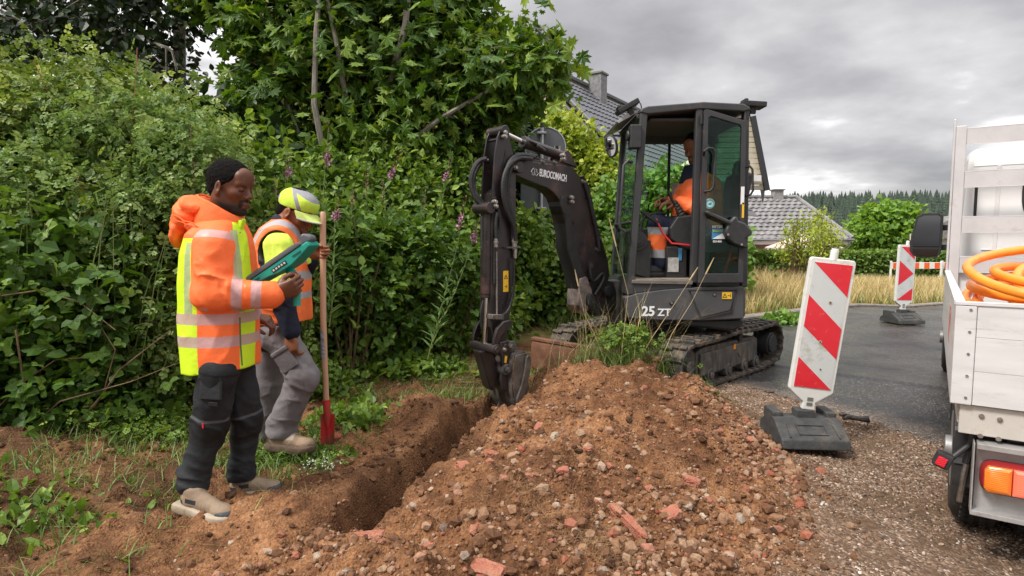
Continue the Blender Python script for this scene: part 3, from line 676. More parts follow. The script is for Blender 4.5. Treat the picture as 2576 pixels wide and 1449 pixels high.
def arcs(seed,n,x0,x1,yb,yt,Y0,Y1):
 g=random.Random(seed);out_=[]
 for _ in range(n):
  f=g.random();px=x0+(x1-x0)*f;Y=Y0+(Y1-Y0)*f+g.uniform(-.2,.1);b_=P(px,yb+g.uniform(-60,30),Y);e_=P(px+g.uniform(-110,110),g.uniform(*yt),Y-g.uniform(0,.2));t_=b_.lerp(e_,.65)+Vector((0,0,abs(e_.x-b_.x)*.35));out_.append(([b_,b_.lerp(t_,.55)+Vector((.01,0,.03)),t_,t_.lerp(e_,.5)+Vector((0,0,.02)),e_-Vector((0,0,.03))],g.uniform(.003,.006),.0012))
 return out_
def B(px,py,Y,rx_,rz_,ry_=None):
 """ellipsoid blob centred where pixel (px, py) is at depth Y; radii in metres"""
 return(tuple(P(px,py,Y)),(rx_,ry_ if ry_ else rx_,rz_))
# --- dog rose thicket, far left
blobs=[B(120,300,5.0,.95,.55,.7),B(330,380,4.9,.75,.6,.6),B(40,480,4.6,.8,.8,.6),B(250,560,4.6,.8,.8,.6),B(440,480,4.7,.42,.55,.5),
         B(430,640,4.4,.55,.6,.45),B(100,760,4.4,.8,.7,.5),B(330,860,4.2,.55,.6,.38),B(520,760,4.6,.5,.8,.45),B(590,860,4.8,.6,.7,.4),B(-150,400,4.8,.7,1.1,.6),B(-60,760,4.3,.7,.8,.5)]
stems=[]
for px0,py0,px1,py1,Yd in[(325,700,345,120,4.3),(300,820,450,380,4.2),(420,600,545,385,4.25),(250,900,210,500,4.2),(300,900,400,620,4.1),(380,960,330,560,4.1)]:
 a,b_=P(px0,py0,Yd),P(px1,py1,Yd);stems.append(([a,a.lerp(b_,.3)+Vector((.03,0,.02)),a.lerp(b_,.6)+Vector((-.02,0,.05)),a.lerp(b_,.85),b_],.008,.003))
shrub('rose_bush','tall pale green wild rose thicket filling the left side behind the coated worker','bush',blobs,1950,13,.080,T_compound(5),.088,LM_rose,21,gap=.72,gapf=1.5,stems=stems,stem_m=rstem_m,root=(-3.2,4.6),fill=900)
shrub('rose_bush','loose arching rose canes with few leaves over the dark hollow at the left','bush',[B(300,900,3.9,.4,.35,.15),B(420,760,4.0,.3,.4,.15),B(150,620,4.0,.5,.3,.15)],130,8,.09,T_compound(5),.07,LM_rosey,29,stems=arcs(6,30,20,460,1020,(420,880),3.75,4.0),stem_m=gstem_m,root=(-2.6,3.95),gap=.6,gapf=2)
shrub('rose_bush','pale yellow green rose sprays directly left of the head of the bareheaded worker','bush',[B(470,430,4.25,.36,.34,.22),B(300,330,4.5,.6,.28,.3),B(380,560,4.15,.42,.30,.2),B(100,500,4.1,.55,.3,.2)],430,12,.07,T_compound(5),.078,LM_rosey,22,gap=.7,gapf=2.0,root=(-2.6,4.4))
# --- brambles, low left
blobs=[B(60,660,3.85,.42,.36,.25),B(60,820,3.75,.42,.33,.25),B(230,760,3.8,.34,.36,.22),B(200,950,3.75,.42,.32,.25),B(40,1010,3.6,.36,.28,.22),B(330,1030,3.85,.28,.24,.2),B(-120,850,3.6,.4,.5,.3)]
stems=[([P(0,745,3.5),P(100,730,3.5),P(200,760,3.5),P(290,830,3.5)],.005,.003),([P(-20,1040,3.4),P(60,960,3.4),P(140,905,3.45),P(210,900,3.5)],.005,.002),([P(190,1090,3.5),P(300,930,3.5),P(430,830,3.6)],.006,.003),
         ([P(20,1130,3.4),P(150,1010,3.4),P(330,960,3.5),P(480,900,3.7)],.005,.002),([P(40,830,3.4),P(50,900,3.4),P(60,960,3.4)],.006,.006),([P(120,1150,3.4),P(260,990,3.5),P(290,880,3.5),P(240,800,3.6)],.005,.002)]
shrub('bramble','dark green bramble with large three part leaves at the lower left edge','bramble',blobs,480,9,.10,T_bramble(),.090,LM_bram,23,gap=.5,gapf=2.0,stems=stems,stem_m=twig_m,root=(-2.7,3.7),upw=.9,fill=150)
# --- the herb bank behind the two workers up to the digger
blobs=[B(690,700,5.2,.55,.8,.4),B(830,720,5.6,.55,.75,.4),B(960,700,6.1,.65,.7,.45),B(1100,700,6.6,.65,.72,.45),B(900,820,5.7,.5,.4,.3),B(1040,830,6.3,.6,.42,.35),B(1170,800,7.0,.6,.5,.4),B(1000,560,6.9,.7,.8,.5),B(1150,560,7.3,.6,.8,.5),B(830,560,6.4,.5,.8,.4),B(640,560,5.6,.6,.9,.4)]
shrub('herb_thicket','mid green tangle of leafy herbs behind the shovel up to the digger arm','herbs',blobs,2100,13,.085,T_oval(.3,.32),.075,LM_nettle,24,gap=.45,gapf=1.6,root=(-1.0,6.2),stem_m=gstem_m,fill=800,stems=arcs(5,34,660,1180,860,(460,760),4.75,6.5))
shrub('bramble','bramble with broad green leaves on the bank between the capped worker and the digger arm','bramble',[B(900,720,5.35,.35,.25,.15),B(1010,640,5.8,.45,.3,.2),B(960,820,5.55,.42,.22,.18),B(1130,680,6.2,.42,.35,.2),B(860,620,5.3,.2,.3,.15)],420,7,.09,T_bramble(),.085,LM_bram,25,gap=.6,gapf=2,root=(-1.2,5.6),upw=.9)
# --- shrubs right of the arm, round the sign and behind the cab
shrub('hazel_shrub','bright green leafy shrub beneath the traffic sign inside the digger boom arch','shrub',[B(1290,640,8.6,.6,.6,.5),B(1350,720,8.7,.8,.5,.5),B(1250,760,8.0,.5,.35,.35),B(1420,700,9.0,.6,.7,.5),B(1300,510,10.9,.7,.8,.4),B(1450,780,9.0,.6,.3,.4)],1300,11,.10,T_oval(.3,.36),.095,LM_nettle,26,gap=.5,gapf=1.4,root=(.6,9.4),stem_m=gstem_m,fill=300)
shrub('lime_shrub','yellow green shrub arching in front of the gable of the steep roofed house','shrub',[B(1390,350,12.0,.6,.5,.5),B(1450,405,12.0,.7,.55,.5),B(1290,340,12.5,.6,.7,.5),B(1490,480,12,.8,.9,.6),B(1400,560,12,.9,.9,.6),B(1515,460,11.8,.4,.5,.5)],1500,11,.13,T_oval(.3,.36),.10,LM_lime,27,gap=.45,gapf=1.1,root=(1.6,12.2),stem_m=gstem_m,fill=250)
shrub('garden_shrub','bright green shrub seen through the open cab of the digger','shrub',[B(1600,560,10.6,.75,.85,.5),B(1680,520,10.8,.65,.65,.5),B(1560,690,10.2,.7,.6,.5),B(1730,610,11,.7,.85,.5),B(1800,660,11.2,.6,.6,.5)],1300,11,.12,T_oval(.3,.38),.11,LM_shrub,28,gap=.4,gapf=1.2,root=(2.6,10.9),stem_m=gstem_m,fill=250)
# --- trees
def tree(name,label,trunk,limbs,blobs,nc,per,spread,tmpl,size,lm,seed,extra=None,**kw):
 base=trunk[0][0][0];th=thing(name,label,'tree',tuple(base));g=random.Random(seed)
 mb=MB()
 for pts,r0,r1 in trunk:n=len(pts);mb.tube(pts,[r0+(r1-r0)*i/(n-1)for i in range(n)],9)
 mb.build('trunk',bark,th,world=True)
 mb=MB()
 for pts,r0,r1 in limbs:n=len(pts);mb.tube(pts,[r0+(r1-r0)*i/(n-1)for i in range(n)],6)
 allp=[Vector(p)for pts,_,_ in limbs+trunk for p in pts[1:]]
 for c,r in blobs:
  c=Vector(c)
  for _ in range(4):
   e_=c+Vector((g.uniform(-.9,.9)*r[0],g.uniform(-.9,.9)*r[1],g.uniform(-.7,.9)*r[2]));a=min(allp,key=lambda q:(q-c).length)
   mid=a.lerp(e_,.5)+Vector((0,0,.12));mb.tube([a,a.lerp(mid,.6),mid,e_],[.022,.016,.011,.004],5)
 mb.build('branch',bark,th,world=True)
 pos,od,cr_=crown_points(blobs,nc,per,spread,kw.get('inner',.45),kw.get('gap',0),kw.get('gapf',1.0),seed)
 V,Fc,Rn=join([leafy(pos,od,cr_,tmpl,size,seed,kw.get('droop',.5),kw.get('upw',.5))])
 link('crown',mesh_np(name+'_crown',V,Fc,rnd=Rn),lm,th,True)
 if extra:
  en,em,esz,enc=extra
  p2,o2,c2=crown_points(blobs,enc,9,.055,.8,0,1,seed+3,flat=1.5)
  V,Fc,Rn=join([leafy(p2,o2,c2,T_oval(.2,.22),esz,seed+3,1.2,.2)]);link(en,mesh_np(name+'_'+en,V,Fc,rnd=Rn),em,th,True)
 return th
def PP(*a):return[P(x,y,Y)for x,y,Y in a]
b0=Vector((-2.1,8.0,0.05))
trunk=[([b0,P(905,640,7.7),P(935,470,7.3),P(975,330,7.3)],.075,.05)]
limbs=[(PP((975,330,7.6),(985,200,7.2),(1020,60,7.1),(1040,-150,7.3)),.05,.03),(PP((940,430,7.6),(870,250,7.15),(850,130,7.0),(800,-120,7.3)),.04,.02),(PP((930,470,7.6),(1000,380,7.1),(1120,290,7.0),(1260,210,7.1),(1400,130,7.3)),.04,.012),
         (PP((905,600,7.6),(820,420,7.0),(790,260,6.9),(795,80,6.9),(810,-90,7.2)),.042,.022),(PP((905,620,7.6),(790,440,7.3),(750,330,7.2),(690,180,7.4),(640,60,7.6)),.028,.012),(PP((905,650,8),(760,420,7.9),(690,330,7.8)),.022,.01),(PP((960,360,8),(1060,200,8.2),(1150,60,8.2)),.035,.015)]
blobs=[B(820,200,7.8,1.15,1.0,.8),B(1000,130,7.9,1.1,1.0,.8),B(1130,210,7.6,.75,.6,.6),B(735,80,7.7,.7,.6,.6),B(690,300,7.6,.55,.42,.45),B(1240,190,7.4,.50,.34,.4),B(1330,210,7.3,.34,.24,.3),B(1375,155,7.3,.20,.24,.2),B(1320,85,7.4,.12,.10,.12),
         B(1000,340,7.4,.75,.55,.5),B(1150,320,7.7,.62,.42,.5),B(830,380,7.6,.7,.6,.5),B(700,360,7.9,.6,.6,.5),B(900,-60,8,1.6,.8,1.0),B(1090,40,8,.7,.5,.6),B(620,-40,8,.8,.40,.6),B(1050,440,8.1,.8,.45,.5),B(1210,130,7.7,.35,.28,.3)]
tree('maple_tree','large sycamore with pale trunks and yellowish seed clusters filling the top middle',trunk,limbs,blobs,2300,11,.15,T_maple(),.135,LM_maple,31,extra=('samara_cluster',LM_samara,.05,420),gap=.52,gapf=1.5)
trunk=[([Vector((-4.6,8.5,.1)),Vector((-4.5,8.5,1.6)),Vector((-4.7,8.6,3.2)),Vector((-4.6,8.6,5.2))],.13,.07)]
limbs=[([Vector((-4.6,8.6,3.2)),P(250,60,8.2),P(420,120,7.8)],.05,.02),([Vector((-4.6,8.6,2.8)),P(350,150,8.0),P(480,190,7.7)],.04,.02),([Vector((-4.7,8.6,3.0)),P(60,60,8.4)],.05,.02)]
blobs=[B(60,40,8.5,1.4,1.0,.9),B(250,30,8.3,1.1,.8,.8),B(400,-20,8.2,.9,.7,.8),B(350,150,8.0,.55,.30,.4),B(450,185,7.9,.35,.16,.3),B(150,150,8.5,1.2,.6,.7),B(-120,150,8.5,1.0,1.0,.8),B(30,200,9,1.0,.8,.7)]
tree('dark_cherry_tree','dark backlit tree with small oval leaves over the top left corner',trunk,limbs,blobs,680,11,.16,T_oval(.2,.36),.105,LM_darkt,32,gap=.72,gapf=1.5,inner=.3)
trunk=[([Vector((-1.5,10.5,0)),Vector((-1.4,10.5,2)),Vector((-1.5,10.5,3.6))],.14,.06)]
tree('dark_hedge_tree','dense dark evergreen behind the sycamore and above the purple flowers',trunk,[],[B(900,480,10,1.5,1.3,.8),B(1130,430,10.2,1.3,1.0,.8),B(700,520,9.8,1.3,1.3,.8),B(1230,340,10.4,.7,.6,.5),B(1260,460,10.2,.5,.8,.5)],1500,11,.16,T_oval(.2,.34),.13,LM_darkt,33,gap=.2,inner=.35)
trunk=[([Vector((-4.0,6.9,0)),Vector((-4.0,6.9,1.6)),Vector((-4.1,6.9,2.3))],.09,.05)]
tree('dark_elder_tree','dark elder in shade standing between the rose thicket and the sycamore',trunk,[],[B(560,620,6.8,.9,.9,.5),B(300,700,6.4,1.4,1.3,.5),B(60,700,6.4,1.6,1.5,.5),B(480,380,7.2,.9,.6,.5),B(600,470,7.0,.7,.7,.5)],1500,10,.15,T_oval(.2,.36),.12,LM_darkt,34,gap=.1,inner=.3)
# --- willowherb with purple flower spikes, one by one
pet_m=mat('willowherb_petal',(0.34,0.12,0.27),(0.46,0.22,0.38),scale=30,rough=0.6)
bud_m=mat('willowherb_bud',(0.28,0.12,0.10),(0.36,0.20,0.14),scale=30,rough=0.7)
def willowherb(x0,y0,x1,y1,Y,label,fl,seed,flower=True):
 g=np.random.default_rng(seed);top=P(x1,y1,Y);base=P(x0,y0,Y);L_=(top-base)
 if base.z>.6:base=base-Vector((0,0,min(.5,base.z-.3)))
 L_=top-base;th=thing('willowherb',label,'wildflower',(base.x,base.y,base.z),group='purple willowherb stalks in the hedge')
 mb=MB();pts=[base.lerp(top,t_)+Vector((0.02*math.sin(t_*4+seed),0,0))for t_ in np.linspace(0,1,8)];mb.tube(pts,[.006-.0045*i/7 for i in range(8)],5);mb.build('stem',gstem_m,th,world=True)
 n=70;tt_=g.random(n)*.76+.05;tt_.sort();az=np.arange(n)*2.4;pos=np.array([base.lerp(top,float(q))for q in tt_])
 ax=np.stack([np.cos(az),np.sin(az),.55+.3*g.random(n)],1);up=np.stack([-np.cos(az)*.4,-np.sin(az)*.4,np.ones(n)],1)
 V,Fc,Rn=join([instance(T_lance(),pos,ax,up,.15*(1.15-tt_*.9),g.random(n))]);link('leaf_spray',mesh_np('willowherb_leaves',V,Fc,rnd=Rn),LM_fire,th,True)
 n=46;tt_=g.uniform(.78,1.0,n);az=np.arange(n)*2.4;pos=np.array([base.lerp(top,float(q))for q in tt_]);ax=np.stack([np.cos(az),np.sin(az),.8+0*az],1)
 V,Fc,Rn=join([instance(T_lance(),pos,ax,np.stack([0*az,0*az,1+0*az],1)+ax*.1,.05*(1.2-(tt_-.78)*3.5),g.random(n))]);link('bud_spike',mesh_np('buds',V,Fc,rnd=Rn),bud_m,th,True)
 if flower:
  n=34;tt_=g.normal(.84,.018,n);az=g.random(n)*6.28;rad=.014+.012*g.random(n);pos=np.array([base.lerp(top,float(q))for q in tt_])+np.stack([np.cos(az)*rad,np.sin(az)*rad,0*az],1)
  V,Fc,Rn=join([instance(T_quad(),pos,g.normal(size=(n,3)),g.normal(size=(n,3)),.020+.010*g.random(n),g.random(n))]);link('flower',mesh_np('petals',V,Fc,rnd=Rn),pet_m,th,True)
 return th
wl=[(700,600,728,372,5.0,'willowherb stalk with a thin purple tip just right of the bareheaded worker',1),(800,640,828,322,5.3,'tallest purple flowering willowherb stalk above the yellow cap',2),(850,620,1012,372,5.6,'purple willowherb stalk leaning right between the sycamore trunk and the herbs',3),
      (1060,600,1135,388,6.0,'purple willowherb stalk close left of the raised digger arm',4),(1080,780,1172,490,4.95,'willowherb with a pink bloom beside the arm cylinder, the upper of two',5),(1090,860,1212,545,4.95,'willowherb with a pink bloom touching the arm cylinder, the lower of two',6),
      (820,660,852,490,4.6,'short willowherb bloom beside the peak of the yellow cap',7),(600,560,632,402,4.6,'willowherb tip peeping out behind the head of the bareheaded worker',8)]
for x0,y0,x1,y1,Y,lb,sd_ in wl:willowherb(x0,y0,x1,y1,Y,lb,1,sd_)
for i,(x0,y0,x1,y1,Y,lb)in enumerate([(740,720,690,440,4.9,'willowherb stalk without bloom left of the yellow cap'),(900,640,925,420,5.7,'slim willowherb stalk without bloom right of the shovel handle top'),(980,640,960,450,5.9,'leafy willowherb stalk without bloom in the middle of the herb bank'),(1040,660,1070,470,6.2,'leafy willowherb stalk without bloom near the digger arm'),(860,560,890,470,5.2,'short leafy willowherb without bloom above the gripping hand')]):
 willowherb(x0,y0,x1,y1,Y,lb,0,40+i,False)
# --- blades of grass
def blades(name,xs,ys,h,wd,lean,m,seed,label,cat,az=None,z0=None,parent=None,kind='stuff'):
 g=np.random.default_rng(seed);n=len(xs);a=g.random(n)*6.283 if az is None else az;z=(hfun(xs,ys,False)if z0 is None else z0)-.01
 T=np.array([0,.35,.7,1.0]);W=np.array([1,.85,.5,.08]);d=np.stack([np.cos(a),np.sin(a)],1);s_=np.stack([-np.sin(a+g.normal(0,.6,n)),np.cos(a)],1)
 V=np.zeros((n,4,2,3))
 for i,tq in enumerate(T):
  off=lean*tq**1.8;cz=h*tq*np.sqrt(np.maximum(1-(lean/np.maximum(h,.001)*tq*.7)**2,.08))
  for j,sg in enumerate((-1,1)):
   V[:,i,j,0]=xs+d[:,0]*off+s_[:,0]*sg*wd*W[i];V[:,i,j,1]=ys+d[:,1]*off+s_[:,1]*sg*wd*W[i];V[:,i,j,2]=z+cz
 base=(np.arange(n)*8)[:,None,None];f=np.array([(0,1,3,2),(2,3,5,4),(4,5,7,6)])[None]+base
 o=link(name,mesh_np(name,V.reshape(-1,3),f.reshape(-1,4),rnd=np.repeat(g.random(n),8)),m,parent);return props(o,label,cat,kind=kind)
g=np.random.default_rng(50)
n=90000;th_=g.random(n);ys=7.2+22*g.random(n)**1.35;xs=ys*g.uniform(.20,.86,n)+.3
k=kerb_side(xs,ys);ok=(k>.3)&(fbm(xs,ys,f=.8,o=3,s=51)>-.55);xs,ys,k=xs[ok],ys[ok],k[ok]
h=(.35+.42*g.random(len(xs)))*(0.45+.55*sstep(.2,1.8,k));far=.0028+.00036*ys
blades('dry_meadow_grass',xs,ys,h,far,h*g.uniform(.15,.7,len(xs)),LM_straw,51,'tall straw coloured meadow grass beyond the kerb','grass')
n=26000;ys=6.6+20*g.random(n)**1.5;xs=ys*g.uniform(.05,.86,n);k=kerb_side(xs,ys);ok=(k>.22);xs,ys,k=xs[ok],ys[ok],k[ok]
h=(.14+.22*g.random(len(xs)));blades('green_meadow_grass',xs,ys,h,.003+.0003*ys,h*g.uniform(.2,.8,len(xs)),LM_green,52,'short green grass along the far side of the kerb','grass')
n=90000;xs=g.uniform(-4.2,0.6,n);ys=g.uniform(1.7,6.6,n)
dt,st_,_,_=seg_dist(xs,ys,TRENCH);line=-0.6*(ys-2.6)-1.35
hedgeside=sstep(-.1,.5,-(xs-(-3.3+(ys-3.3)*.66))+.0)
pr=.05+.5*hedgeside+.42*(fbm(xs,ys,f=2.0,o=3,s=53)>-.05)*(xs<-1.15-.2*(ys<2.4))+.35*(ys>4.7)*(xs>-1.8)+.5*(((xs+1.25)/.55)**2+((ys-3.45)/.35)**2<1)+.45*(((xs+.75)/.45)**2+((ys-4.75)/.35)**2<1)
pr*=np.where((dt<.42)&(ys<4.6),.0,1)*(seg_dist(xs,ys,MOUND)[0]>.8)*(road_mask(xs,ys)<.5)*np.where((xs>-1.5)&(ys<3.0),.08,1)
ok=g.random(n)<pr*.8;xs,ys=xs[ok],ys[ok]
h=.04+.11*g.random(len(xs))**1.6;blades('verge_grass',xs,ys,h,.0022+.002*g.random(len(xs)),h*g.uniform(.3,1.2,len(xs)),LM_green,54,'short trampled green grass on the bank left of the trench','grass')
n=9000;xs=g.uniform(-3.6,.3,n);ys=g.uniform(1.7,6.2,n);dt,_,_,_=seg_dist(xs,ys,TRENCH)
pr=.15+.5*(fbm(xs,ys,f=1.8,o=3,s=55)>.05);pr*=np.where((dt<.36)&(ys<4.7),.02,1)*(seg_dist(xs,ys,MOUND)[0]>.8)*np.where((xs>-1.35)&(ys<3.0),.10,1)
ok=g.random(n)<pr;xs,ys=xs[ok],ys[ok];h=.06+.12*g.random(len(xs));blades('straw_stalks',xs,ys,h*.35,.0014+0*h,h*1.9,LM_straw,56,'dry straw stalks lying on the soil of the left bank','straw')
n=900;az=g.normal(.2,.35,n);xs=g.uniform(-1.9,-.6,n);ys=g.uniform(5.0,6.1,n);h=g.uniform(.15,.34,n)
blades('flattened_hay',xs,ys,h*.6,.0022+0*h,h*2.2,LM_straw,57,'long pale grass stalks laid over the bank left of the digging bucket','grass',az=az)
c=P(1560,905,4.9);n=700;xs=g.normal(c.x+.02,.20,n);ys=g.normal(c.y-.05,.08,n);h=.20+.28*g.random(n)
o=thing('grass_tuft','green and straw grass tuft growing in front of the digger tracks behind the mound','grass tuft',(c.x,c.y,.1))
blades('green_blades',xs,ys,h*.65,.003+0*h,h*g.uniform(.3,.9,n),LM_green,58,None,None,parent=o,kind=None).location=(-c.x,-c.y,-.1)
n=150;xs=g.normal(c.x-.08,.28,n);ys=g.normal(c.y,.08,n);h=.35+.40*g.random(n)
blades('straw_blades',xs,ys,h,.0017+0*h,h*g.uniform(.2,.9,n),LM_straw,59,None,None,parent=o,kind=None).location=(-c.x,-c.y,-.1)
pos=np.stack([g.normal(c.x+.05,.13,260),g.normal(c.y-.05,.06,260),.16+.12*g.random(260)],1);pos[:,2]+=hfun(pos[:,0],pos[:,1],False)
V,Fc,Rn=join([leafy(pos,np.tile([0.,-.3,.8],(260,1)),g.random(260),T_compound(5),.07,60)]);link('leaf_rosette',mesh_np('weed',V,Fc,rnd=Rn),LM_nettle,o,True)
for i,(pts,lb)in enumerate([([(1600,905),(1640,850),(1700,760),(1735,705)],'long dry grass stalk crossing the lettering on the digger body'),([(1560,905),(1570,830),(1580,740),(1550,620)],'long dry stalk in front of the left cab pillar'),
                               ([(1650,905),(1690,840),(1740,760),(1775,690)],'long dry stalk reaching over the side hatch of the digger'),([(1530,900),(1500,850),(1470,790),(1455,720)],'long dry stalk left of the swing post of the digger')]):
 mb=MB();q=[P(x,y,4.75)for x,y in pts];g2=np.random.default_rng(i)
 q[0].z=h1(q[0].x,q[0].y)-.02;mb.tube(q,[.003,.0025,.002,.0015],4);mb.tube([q[-1],q[-1]+(q[-1]-q[-2])*.25,q[-1]+(q[-1]-q[-2])*.6],[.006,.007,.002],5)
 props(mb.build('grass_stalk',mat('stalk_straw',(.42,.32,.16),rough=.7)),lb,'grass stalk','long dry stalks in front of the digger')
for i,(px,py,rx_,lb,nn)in enumerate([(1290,1265,.20,'brown root tangle on the lower left slope of the mound',500),(1500,1370,.24,'large brown root tangle low on the mound near the bottom edge',800),(1790,985,.13,'grassy sod with roots on the top right shoulder of the mound',380),(780,1245,.10,'hanging roots on the trench lip beside the shoe of the coated worker',200),(1260,1040,.06,'dry grass sod hanging over the trench left of the bucket',90)]):
 q=PG(px,py,.25);q=PG(px,py,h1(q.x,q.y));q=PG(px,py,h1(q.x,q.y));g2=np.random.default_rng(70+i);xs=g2.normal(q.x,rx_*.5,nn);ys=g2.normal(q.y,rx_*.35,nn);h=.02+.05*g2.random(nn)
 o=blades('root_tangle',xs,ys,h,.0009+0*h,h*g2.uniform(.6,2.2,nn),mat('root_brown',(.17,.09,.04),(.30,.18,.08),scale=9,rough=.9)if i!=2 else LM_green,71+i,lb,'roots',z0=hfun(xs,ys)-.004,kind=None)
def lowplants(name,label,cat,c,rx_,ry_,hh,n,tmpl,size,lm,seed):
 g=np.random.default_rng(seed);x=g.normal(c[0],rx_*.5,n);y=g.normal(c[1],ry_*.5,n);z=hfun(x,y,False)+hh*g.random(n)**1.3*np.exp(-((x-c[0])/rx_)**2)
 dt,_,_,_=seg_dist(x,y,TRENCH);ok=(dt>.27)|(y>4.8);x,y,z=x[ok],y[ok],z[ok];n=len(x)
 V,Fc,Rn=join([leafy(np.stack([x,y,z+.01],1),np.tile([0.,-.2,1.],(n,1)),g.random(n),tmpl,size,seed,.1,.9)])
 th=thing(name,label,cat,(c[0],c[1],h1(c[0],c[1])));link('foliage',mesh_np(name,V,Fc,rnd=Rn),lm,th,True)
 mb=MB()
 for _ in range(14):a=Vector((float(g.normal(c[0],rx_*.4)),float(g.normal(c[1],ry_*.4)),0));a.z=h1(a.x,a.y)-.01;mb.tube([a,a+Vector((float(g.normal(0,.03)),float(g.normal(0,.03)),hh*.7))],[.003,.0015],4)
 mb.build('stem',gstem_m,th,world=True)
q=PG(735,1160,.0);lowplants('ground_weed','fresh green low weeds with tiny leaves in front of the muddy boot','weed',(q.x,q.y),.34,.16,.08,900,T_compound(5),.040,LM_nettle,81)
q=PG(300,1130,.0);lowplants('ground_weed','dense green cleavers at the foot of the bramble on the far left','weed',(q.x,q.y),.55,.25,.16,1400,T_compound(5),.045,LM_nettle,82)
q=PG(870,1080,.0);lowplants('ground_weed','green leafy weeds around the blade of the shovel','weed',(q.x,q.y),.30,.30,.14,700,T_oval(),.05,LM_nettle,83)
q=PG(1010,960,.0);lowplants('nettle_patch','broad leaved nettles lying on the bank behind the trench','nettles',(q.x,q.y),.6,.28,.14,1300,T_oval(.3,.36),.07,LM_nettle,84)
q=PG(90,1330,.0);lowplants('ground_weed','sparse trampled leaves in the bottom left corner','weed',(q.x,q.y),.55,.3,.05,260,T_oval(.2,.3),.055,LM_nettle,85)
q=PG(820,1000,.0);lowplants('ground_weed','lush leaves behind the knee of the grey trousers','weed',(q.x-.1,q.y),.35,.3,.32,900,T_oval(.3,.34),.055,LM_nettle,86)
q=PG(1950,805,.05);lowplants('ground_weed','small green weed growing on the kerb behind the digger track','weed',(q.x+.1,q.y-.1),.35,.25,.16,420,T_oval(.3,.4),.08,LM_shrub,87)
q=PG(1010,1240,.0)
g2=np.random.default_rng(88);q=PG(800,1228,.02);th=thing('white_umbel','little white flowering weed hanging over the trench lip by the light shoe','weed',tuple(q))
mb=MB();n=60;pos=np.stack([g2.normal(q.x,.06,n),g2.normal(q.y,.04,n),h1(q.x,q.y)+.03+.05*g2.random(n)],1)
V,Fc,Rn=join([instance(T_quad(),pos,g2.normal(size=(n,3)),np.tile([0.,-.3,1.],(n,1)),.010+0*g2.random(n),g2.random(n))]);link('flower',mesh_np('umbel',V,Fc,rnd=Rn),mat('white_petal',(.7,.7,.62),rough=.6),th,True)
for _ in range(12):a=Vector((q.x+float(g2.normal(0,.05)),q.y+.03,h1(q.x,q.y)-.01));mb.tube([a,a+Vector((float(g2.normal(0,.04)),-.01,.06))],[.0018,.001],4)
mb.build('stem',gstem_m,th,world=True)
# ============================================================ BACKGROUND
tile_m=mat('glazed_roof_tile',(0.055,0.058,0.068),(0.10,0.102,0.115),scale=5,rough=0.28,rough2=0.45,spec=0.6)
tile2_m=mat('grey_roof_tile',(0.16,0.155,0.155),(0.26,0.25,0.25),scale=3,rough=0.4,rough2=0.55,dirt=(0.08,0.075,0.07),dscale=1.2)
brickw_m=bpy.data.materials.new('yellow_brick');brickw_m.use_nodes=True;t=brickw_m.node_tree;b=t.nodes['Principled BSDF'];co=nd('ShaderNodeTexCoord')
mp=nd('ShaderNodeMapping');mp.inputs['Rotation'].default_value=(R(90),0,R(33.8));mp.inputs['Scale'].default_value=(1,1,1)
br=nd('ShaderNodeTexBrick');br.inputs['Scale'].default_value=4.2;br.inputs['Color1'].default_value=(.42,.34,.24,1);br.inputs['Color2'].default_value=(.52,.44,.33,1);br.inputs['Mortar'].default_value=(.22,.19,.16,1);br.inputs['Mortar Size'].default_value=.025
uvn=nd('ShaderNodeAttribute');uvn.attribute_name='wallco';L(uvn.outputs['Vector'],br.inputs['Vector']);L(br.outputs[0],b.inputs['Base Color']);b.inputs['Roughness'].default_value=.85
white_m=mat('white_fascia',(.62,.61,.60),(.70,.69,.68),scale=4,rough=.5)
def tiled(mb,O,ex,es,width,length,tw=.30,tl=.36,th=.035):
 """wavy pantiles: O = eave corner, ex along the eave, es up the slope (unit vectors)"""
 ex=Vector(ex).normalized();es=Vector(es).normalized();en=ex.cross(es);
 if en.z<0:en=-en
 nx_=max(1,int(round(width/tw)));ny_=max(1,int(round(length/tl)));tw=width/nx_;tl=length/ny_;sub=6
 for j in range(ny_):
  vs=[]
  for i in range(nx_*sub+1):
   x=i*tw/sub;ph=(i%sub)/sub;wv=th*(0.5+0.5*math.sin(2*math.pi*ph))
   vs+=[O+ex*x+es*(j*tl-.03)+en*(wv+th*1.1),O+ex*x+es*(j*tl+tl)+en*(wv+.002),O+ex*x+es*(j*tl-.03)+en*(wv-.01)]
  fs=[]
  for i in range(nx_*sub):a_=i*3;fs+=[(a_,a_+3,a_+4,a_+1),(a_,a_+2,a_+5,a_+3)]
  mb.add(vs,fs)
def wallco(o,O,ex):
 me=o.data;a_=me.attributes.new('wallco','FLOAT_VECTOR','POINT');ex=Vector(ex).normalized();off=Vector((0,0,0));q=o
 mw=o.parent.location if o.parent else Vector((0,0,0))
 a_.data.foreach_set('vector',np.array([((v.co-O).dot(ex),v.co.z,0)for v in me.vertices],dtype=np.float32).ravel())
